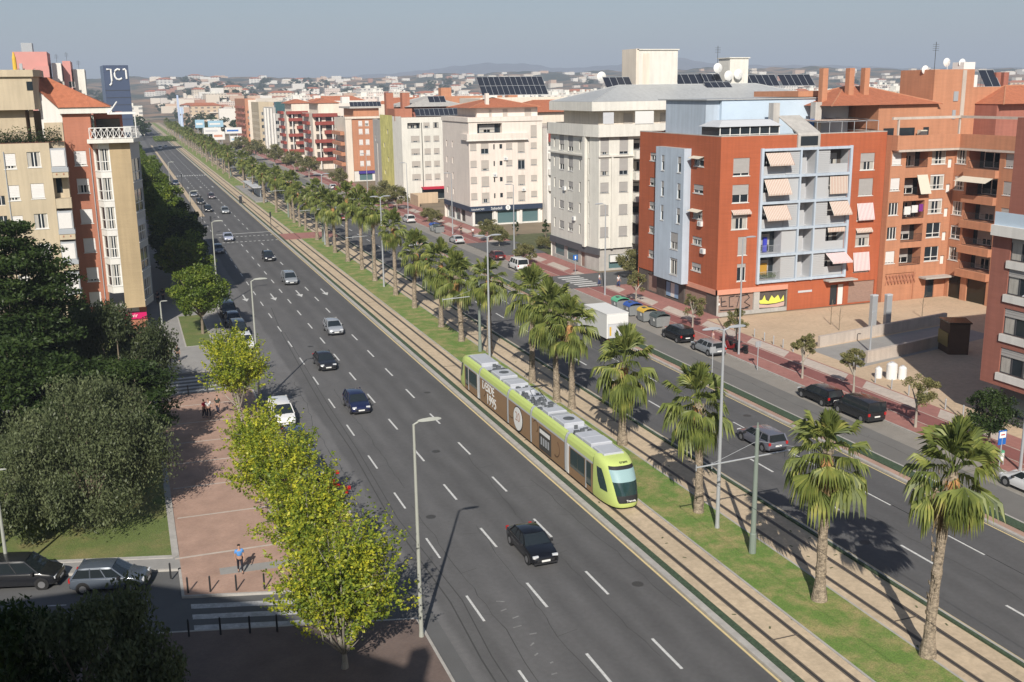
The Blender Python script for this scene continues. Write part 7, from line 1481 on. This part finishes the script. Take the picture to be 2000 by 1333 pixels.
# ---- distant town, trees and hills
def tab(T, a):
    if a <= T[0][0]: return T[0][1]
    for (a0, v0), (a1, v1) in zip(T, T[1:]):
        if a <= a1: u = (a-a0)/(a1-a0); u = u*u*(3-2*u); return v0+(v1-v0)*u
    return T[-1][1]
NT = [(-22, .93), (0, .95), (2, .9), (4.4, .97), (6, .86), (7.4, .9), (10, .8), (12, .78), (14, .85), (17, .95), (22, 1.0), (26, .95), (30, 1.0), (36, .98), (41, .74), (52, .6)]
def hgt_(x, y):
    r = sqrt(x*x+y*y); a = math.degrees(atan2(x, y)); f = lambda t: max(0, min(1, t)); sm = lambda t: t*t*(3-2*t)
    w2 = .5+.5*sin(a*.9+r*.0021); w3 = sin(a*1.3+r*.004)*.5+sin(a*2.3-r*.006)*.3+.2*sin(a*5.1+r*.011)
    h = 15*sm(f((r-(1330 if a < 3.4 else 980))/500))*(.3+.9*max(0, 1-abs(a-5)/14))*(.5+.7*w2)
    top = 26.5+r*math.tan(radians(tab(NT, a)))
    g_ = sm(f((r-1500)/1500)); h = h*(1-g_)+top*g_*(.93+.07*w3)
    return h
rt = random.Random(12)
fw_ = [winpat('far_wall', c_, g_, px, pz) for c_, g_, px, pz in (((.60, .53, .43), (.22, .20, .19), 3.3, 3.1), ((.66, .63, .58), (.25, .25, .25), 4.1, 3.1), ((.44, .24, .17), (.15, .12, .12), 3.7, 3.1), ((.54, .42, .30), (.2, .17, .15), 4.3, 3.0), ((.62, .53, .47), (.27, .24, .22), 3.0, 3.2))]
kinds = []
for i, (m, rf, lab) in enumerate([(0, None, 'cream'), (1, None, 'white'), (2, None, 'brick red'), (3, m_tile, 'sandy tiled'), (4, None, 'pinkish'), (0, m_tile, 'cream tiled'), (1, m_tile, 'white tiled')]):
    t = thing('far_block', 'small %s apartment block among the distant rooftops below the hills' % lab, 'apartment block', (0, 0, 0), 'distant %s apartment blocks' % lab)
    b = MB(); b.box(-11, 11, -7, 7, 0, 19); b.build('wall', fw_[m], t); b = MB()
    if rf: b.rings([[(-11.5, -7.5, 19), (11.5, -7.5, 19), (11.5, 7.5, 19), (-11.5, 7.5, 19)], [(-6, -.2, 21.6), (6, -.2, 21.6), (6, .2, 21.6), (-6, .2, 21.6)]])
    else: b.box(-11.1, 11.1, -7.1, 7.1, 19, 19.6); b.box(-4, 0, -3, 2, 19.6, 22.3); b.box(5, 7, 0, 3, 19.6, 21.4)
    b.build('roof', rf or m_whw if not rf else rf, t)
    b = MB(); b.box(-10.9, 10.9, -8.2, -7.02, 3.6, 4.5); b.box(-10.9, -3, -8.2, -7.02, 9.7, 10.6); b.box(2, 10.9, -8.2, -7.02, 12.7, 13.7); b.build('balcony', m_crm, t); kinds.append([t, False])
def far(k, x, y, s, rz):
    pr = kinds[k]; o = pr[0] if not pr[1] else copy_tree(pr[0]); pr[1] = True; o.location = (x, y, hgt_(x, y)*.8); o.rotation_euler = (0, 0, rz); o.scale = s[:3]
cnt = 0; tries = 0; occ = []
while cnt < 290 and tries < 9000:
    tries += 1; a = radians(rt.uniform(-1, 47)); r = 290+1500*rt.random()**1.15; x, y = r*sin(a), r*cos(a)
    if x < 108 and y < 660: continue
    if 10 < x < 62: continue
    if x < 150 and y < 290: continue
    if any((x-p)**2+(y-q)**2 < (19+r*.006)**2 for p, q in occ): continue
    if x/y < .14 and rt.random() < .85: continue
    occ.append((x, y)); s = rt.uniform(.75, 1.25); far(rt.choice((0, 0, 1, 1, 2, 3, 4, 4, 5, 6)), x, y, (s*rt.uniform(.8, 1.5), s, rt.uniform(.75, 1.06) if r < 700 else rt.uniform(.7, 1.2)), rt.choice((0, 0, .15, -.2, pi/2))); cnt += 1
# the town beyond, too many small houses to count
V = []; F = []; fm = bpy.data.materials.new('town_wall'); fm.use_nodes = True; t_ = fm.node_tree; gq = t_.nodes.new('ShaderNodeNewGeometry'); rq = ramp_node(t_, [(0, (.62, .55, .46)), (.25, (.70, .67, .62)), (.5, (.50, .36, .27)), (.62, (.66, .60, .52)), (.82, (.38, .20, .14)), (.9, (.6, .55, .5))], 'CONSTANT'); t_.links.new(gq.outputs['Random Per Island'], rq.inputs[0]); t_.links.new(rq.outputs[0], t_.nodes['Principled BSDF'].inputs['Base Color'])
tb = MB()
for k in range(2300):
    a = radians(rt.uniform(1.5, 47)); r = rt.uniform(760, 1750) if k % 7 else rt.uniform(1750, 2900); x, y = r*sin(a), r*cos(a)
    if 8 < x < 64 or (x < 130 and y < 700) or (x/y < .13 and r < 1500 and k % 3): continue
    z = hgt_(x, y); w_ = rt.uniform(5, 14); d_ = rt.uniform(4, 8); h = rt.uniform(5, 16) if r < 1500 else rt.uniform(4, 8); tb.box(x-w_, x+w_, y-d_, y+d_, z-6, z+h)
o = tb.build('distant_town', fm, None, loc=(0, 0, 0)); tag(o, 'dense hazy town of countless small pale buildings below the hills', 'town', kind='stuff')
# white villas in front of the hills
vl = thing('villa', 'small white villa on the slope below the hills', 'house', (0, 0, 0), 'white villas on the far slopes')
b = MB(); b.box(-8, 8, -5, 5, -3, 6); b.build('wall', fw_[1], vl); b = MB(); b.rings([[(-8.5, -5.5, 6), (8.5, -5.5, 6), (8.5, 5.5, 6), (-8.5, 5.5, 6)], [(-4, -.2, 8), (4, -.2, 8), (4, .2, 8), (-4, .2, 8)]]); b.build('roof', m_tile, vl)
k = 0; tries = 0
while k < 90 and tries < 3000:
    tries += 1; a = radians(rt.uniform(-6, 20) if tries % 3 else rt.uniform(-6, 45)); r = rt.uniform(900, 2900); x, y = r*sin(a), r*cos(a)
    if 10 < x < 60: continue
    o = vl if k == 0 else copy_tree(vl); s = rt.uniform(.8, 1.7); o.location = (x, y, hgt_(x, y)); o.rotation_euler = (0, 0, rt.uniform(-.5, .5)); o.scale = (s*1.2, s, s); k += 1
ft = tree('round_tree', 'dark round tree among the distant houses', 0, 0, 90, 11, 2, 6, 5, 'blob', 'dk', 1500, 1.1, 'trees among the distant houses'); k = 0
while k < 250:
    a = radians(rt.uniform(-6, 17) if k % 3 else rt.uniform(-5, 46)); r = rt.uniform(620, 2500); x, y = r*sin(a), r*cos(a)
    if 12 < x < 52 or (x < 90 and y < 620): continue
    o = ft if k == 0 else copy_tree(ft); s = rt.uniform(.8, 1.6); o.location = (x, y, hgt_(x, y)-.5); o.scale = (s*1.3, s*1.3, s); o.rotation_euler = (0, 0, k); k += 1
def ridge(name, r0, r1, a0, a1, fz, m, nr=40, na=220):
    V = []; F = []
    for i in range(nr+1):
        r = r0+(r1-r0)*i/nr
        for j in range(na+1):
            a = radians(a0+(a1-a0)*j/na); x, y = r*sin(a), r*cos(a); V.append((x, y, fz(x, y, i/nr)))
    for i in range(nr):
        for j in range(na): p = i*(na+1)+j; F.append((p, p+1, p+na+2, p+na+1))
    me = bpy.data.meshes.new(name); me.from_pydata(V, [], F); me.polygons.foreach_set('use_smooth', [True]*len(F)); me.materials.append(m); o = bpy.data.objects.new(name, me); C.objects.link(o); o['kind'] = 'structure'
def hillmat(name, a, b_, sc, mid=.5):
    m = bpy.data.materials.new(name); m.use_nodes = True; t = m.node_tree; b = t.nodes['Principled BSDF']; b.inputs['Roughness'].default_value = 1
    tc = t.nodes.new('ShaderNodeTexCoord'); n = t.nodes.new('ShaderNodeTexNoise'); n.inputs['Scale'].default_value = sc; n.inputs['Detail'].default_value = 8; n.inputs['Roughness'].default_value = .68; t.links.new(tc.outputs['Object'], n.inputs['Vector'])
    r = ramp_node(t, [(mid-.07, a), (mid+.07, b_)]); t.links.new(n.outputs['Fac'], r.inputs[0]); t.links.new(r.outputs[0], b.inputs['Base Color']); return m
ridge('near_hills', 840, 3600, -22, 52, lambda x, y, t: hgt_(x, y)*(1 if t < .9 else (1-t)*10)-.2+(3.0*sin(x*.031)*sin(y*.023) if t > .1 else 0), hillmat('scrub_slope', (.045, .055, .04), (.30, .19, .115), .009, .53), 120, 300)
MT = [(-16, .7), (10, .75), (13.8, .95), (16.2, 1.15), (17.6, 1.33), (19.2, 1.42), (21.4, 1.33), (22.7, 1.1), (24.3, 1.15), (25.7, 1.22), (26.8, 1.56), (28.1, 1.8), (29.2, 1.5), (31, 1.2), (33.6, 1.07), (36, 1.03), (41, .8), (52, .6)]
def fz2(x, y, t):
    a = math.degrees(atan2(x, y)); r = sqrt(x*x+y*y); e = tab(MT, a)*(1+.02*sin(a*3.1)+.014*sin(a*6.7))
    return (26.5+8100*math.tan(radians(e)))*sin(pi*min(1, t))**.9
ridge('far_mountains', 6500, 9800, -16, 54, fz2, hillmat('bare_mountain', (.05, .045, .06), (.10, .08, .09), .0012), 30, 400)
# roundabout planting and far traffic
q = leaves(np.random.RandomState(8), np.array([[RNG.uniform(19, 31), RNG.uniform(655, 700), .2+RNG.random()*1.6] for _ in range(2600)]), .9, .6); o = bpy.data.objects.new('roundabout_shrubs', quads_mesh('roundabout_shrubs', q, LEAF['gr'])); C.objects.link(o); tag(o, 'low green shrub planting on the far roundabout', 'shrubs', kind='stuff')
for i, (x, y, c, k, l) in enumerate([(12.5, 745, WH, 'van', 'tiny white van beyond the far roundabout'), (17, 770, NV, 'hatch', 'tiny blue car beyond the far roundabout'), (21, 800, SV, 'hatch', 'tiny silver car queuing beyond the far roundabout'), (13.5, 830, (.4, .03, .03), 'hatch', 'tiny red car beyond the far roundabout'), (18, 880, WH, 'hatch', 'tiny white car furthest up the avenue'), (9.5, 720, GB, 'sedan', 'tiny blue grey saloon entering the far roundabout')]): put_car(k, c, x, y, -1, l, group='cars beyond the far roundabout')
for i in range(40):
    o = copy_tree(ft); sd = (-1, 1)[i % 2]; yy = 650+i*15; o.location = ((2-RNG.random()*14) if sd < 0 else 44+RNG.random()*16+(i*.5), yy, 0); s_ = RNG.uniform(.45, .9); o.scale = (s_, s_, s_)
# ---- haze
b = MB(); b.box(-9500, 12500, -700, 14500, -1.03, 420); hz = b.build('haze', [], None, loc=(0, 0, 0)); hz['kind'] = 'stuff'; hz['label'] = 'thin bluish summer haze'; hz['category'] = 'haze'
hm = bpy.data.materials.new('haze'); hm.use_nodes = True; t = hm.node_tree; t.nodes.clear(); o_ = t.nodes.new('ShaderNodeOutputMaterial'); pv = t.nodes.new('ShaderNodeVolumePrincipled'); pv.inputs['Density'].default_value = HAZE; pv.inputs['Color'].default_value = (.72, .83, 1, 1); pv.inputs['Anisotropy'].default_value = 0
t.links.new(pv.outputs[0], o_.inputs['Volume']); hz.data.materials.clear(); hz.data.materials.append(hm)
# ---- people
m_skin = mat('skin', (.42, .25, .18), .7); m_hair = mat('dark_hair', (.03, .02, .015), .8)
CLO = {}
def cloth(c):
    if c not in CLO: CLO[c] = mat('cloth', c, .9)
    return CLO[c]
def skin_ob(name, pts, edges, rad, m, parent, lv=1):
    me = bpy.data.meshes.new(name); me.from_pydata(pts, edges, []); me.materials.append(m); o = bpy.data.objects.new(name, me); C.objects.link(o)
    if parent: o.parent = parent
    md = o.modifiers.new('skin', 'SKIN'); md.use_smooth_shade = True
    for i, r in enumerate(rad): me.skin_vertices[0].data[i].radius = (r, r*.85) if isinstance(r, float) else r; me.skin_vertices[0].data[i].use_root = (i == 0)
    sb = o.modifiers.new('sub', 'SUBSURF'); sb.levels = lv; sb.render_levels = lv; return o
def person(x, y, label, shirt, legs, face=0.0, step=.18, h=1.72, z=.13, arms=.1, group='pedestrians'):
    s = h/1.75; t = thing('person', label, 'person', (x, y, z), group, face); s_ = step
    J = dict(pel=(0, 0, .95), che=(0, -.02, 1.28), nek=(0, -.01, 1.47), hed=(0, -.02, 1.6), top=(0, -.01, 1.72))
    P = [(0, 0, .95), (0, 0, 1.12), (0, -.01, 1.33), (0, 0, 1.47), (0, -.02, 1.58), (0, -.01, 1.70)]; E_ = [(0, 1), (1, 2), (2, 3), (3, 4), (4, 5)]; R_ = [.13, .12, .14, .055, .09, .07]
    for sd, f in ((1, 1), (-1, -1)):
        n = len(P); P += [(sd*.19, -.01, 1.40), (sd*.24, .03*f, 1.13), (sd*.24, -.12-arms*f, .92), (sd*.235, -.16-arms*f, .84)]; E_ += [(2, n), (n, n+1), (n+1, n+2), (n+2, n+3)]; R_ += [.062, .045, .035, .03]
        for k in range(5):
            m_ = len(P); P.append((sd*(.215+.012*k) if k < 4 else sd*.20, -.18-arms*f-(.0 if k < 4 else .03), .745+.008*abs(k-2) if k < 4 else .80)); E_.append((n+3, m_)); R_.append(.009)
        n = len(P); P += [(sd*.09, 0, .86), (sd*.1, -s_*f*.6-.02, .5), (sd*.1, -s_*f+.03, .1), (sd*.1, -s_*f-.14, .04)]; E_ += [(0, n), (n, n+1), (n+1, n+2), (n+2, n+3)]; R_ += [.09, .06, .045, .035]
    sc = lambda L: [(a*s, b_*s, c_*s) for a, b_, c_ in L]
    skin_ob('body', sc(P), E_, R_, m_skin, t)
    Q = [(0, 0, 1.0), (0, 0, 1.15), (0, -.01, 1.34), (0, 0, 1.43)]; E2 = [(0, 1), (1, 2), (2, 3)]; r2 = [.165, .155, .175, .08]
    for sd, f in ((1, 1), (-1, -1)): n = len(Q); Q += [(sd*.19, -.01, 1.40), (sd*.235, .02*f, 1.2)]; E2 += [(2, n), (n, n+1)]; r2 += [.085, .07]
    skin_ob('shirt', sc(Q), E2, r2, cloth(shirt), t)
    Q = [(0, 0, .98)]; E2 = []; r2 = [.155]
    for sd, f in ((1, 1), (-1, -1)): n = len(Q); Q += [(sd*.09, 0, .84), (sd*.1, -s_*f*.6-.02, .5), (sd*.1, -s_*f+.03, .13)]; E2 += [(0, n), (n, n+1), (n+1, n+2)]; r2 += [.115, .08, .065]
    skin_ob('trousers', sc(Q), E2, r2, cloth(legs), t)
    skin_ob('hair', sc([(0, .03, 1.62), (0, .01, 1.7), (0, -.01, 1.73)]), [(0, 1), (1, 2)], [.095, .105, .08], m_hair, t)
    for sd in (1, -1): skin_ob('shoe', sc([(sd*.1, -s_*sd+.05, .04), (sd*.1, -s_*sd-.16, .035)]), [(0, 1)], [.05, .045], m_dark, t, 1)
    return t
person(4.1, 56.6, 'person in a light blue shirt and dark trousers walking on the brick pavement', (.10, .28, .62), (.02, .02, .03), 0, z=.134)
person(4.8, 87.4, 'person in a white top standing on the brick pavement with a red bag', (.75, .73, .72), (.02, .02, .03), .3, .1)
person(5.6, 88.1, 'person in dark clothes standing beside the one in white', (.04, .05, .04), (.03, .03, .05), -.6, .1)
person(4.45, 87.7, 'person in red half hidden behind the one in white', (.5, .03, .06), (.03, .03, .04), .9, .1, 1.6)
person(3.4, 108.5, 'person in black near the corner lamp walking in the pavement shade', (.02, .02, .025), (.02, .02, .03), 0); person(2.5, 107.4, 'person in dark blue walking beside the one in black', (.03, .04, .09), (.02, .02, .03), .2)
for i, (x, y, l) in enumerate([(2.6, 141, 'dark figure walking in shade below the canted bay'), (3.3, 142.5, 'second dark figure in shade below the canted bay'), (6.0, 139, 'person in shade beside the street trees')]): person(x, y, l, (.03, .03, .04), (.02, .02, .03), pi*(i % 2))
person(60.1, 129.1, 'person in a white shirt waiting at the side street crossing', (.7, .7, .72), (.05, .07, .16), 1.2, z=.15); person(64.0-2.0, 127, 'person in white top beside a bench by the red block', (.6, .6, .62), (.04, .06, .16), .2)
person(58.6, 187.6, 'person dressed in black on the pavement by the bank', (.02, .02, .02), (.02, .02, .02), 0, h=1.8); person(59.8, 184.0, 'person in a white coat on the pavement by the bank', (.72, .72, .72), (.03, .03, .04), pi); person(61.9, 178.4, 'person in dark clothes between the small pavement trees', (.03, .03, .04), (.04, .04, .05), 0)
person(56.2, 92.6, 'person in a pale pink top behind the silver estate car', (.6, .4, .38), (.12, .08, .08), 1.4)
for i, (x, y, l) in enumerate([(60.0, 258, 'distant person near the mustard sided block'), (60.5, 296, 'distant person near the orange block')]): person(x, y, l, (.4, .1, .1) if i else (.5, .5, .5), (.05, .05, .07), 0)
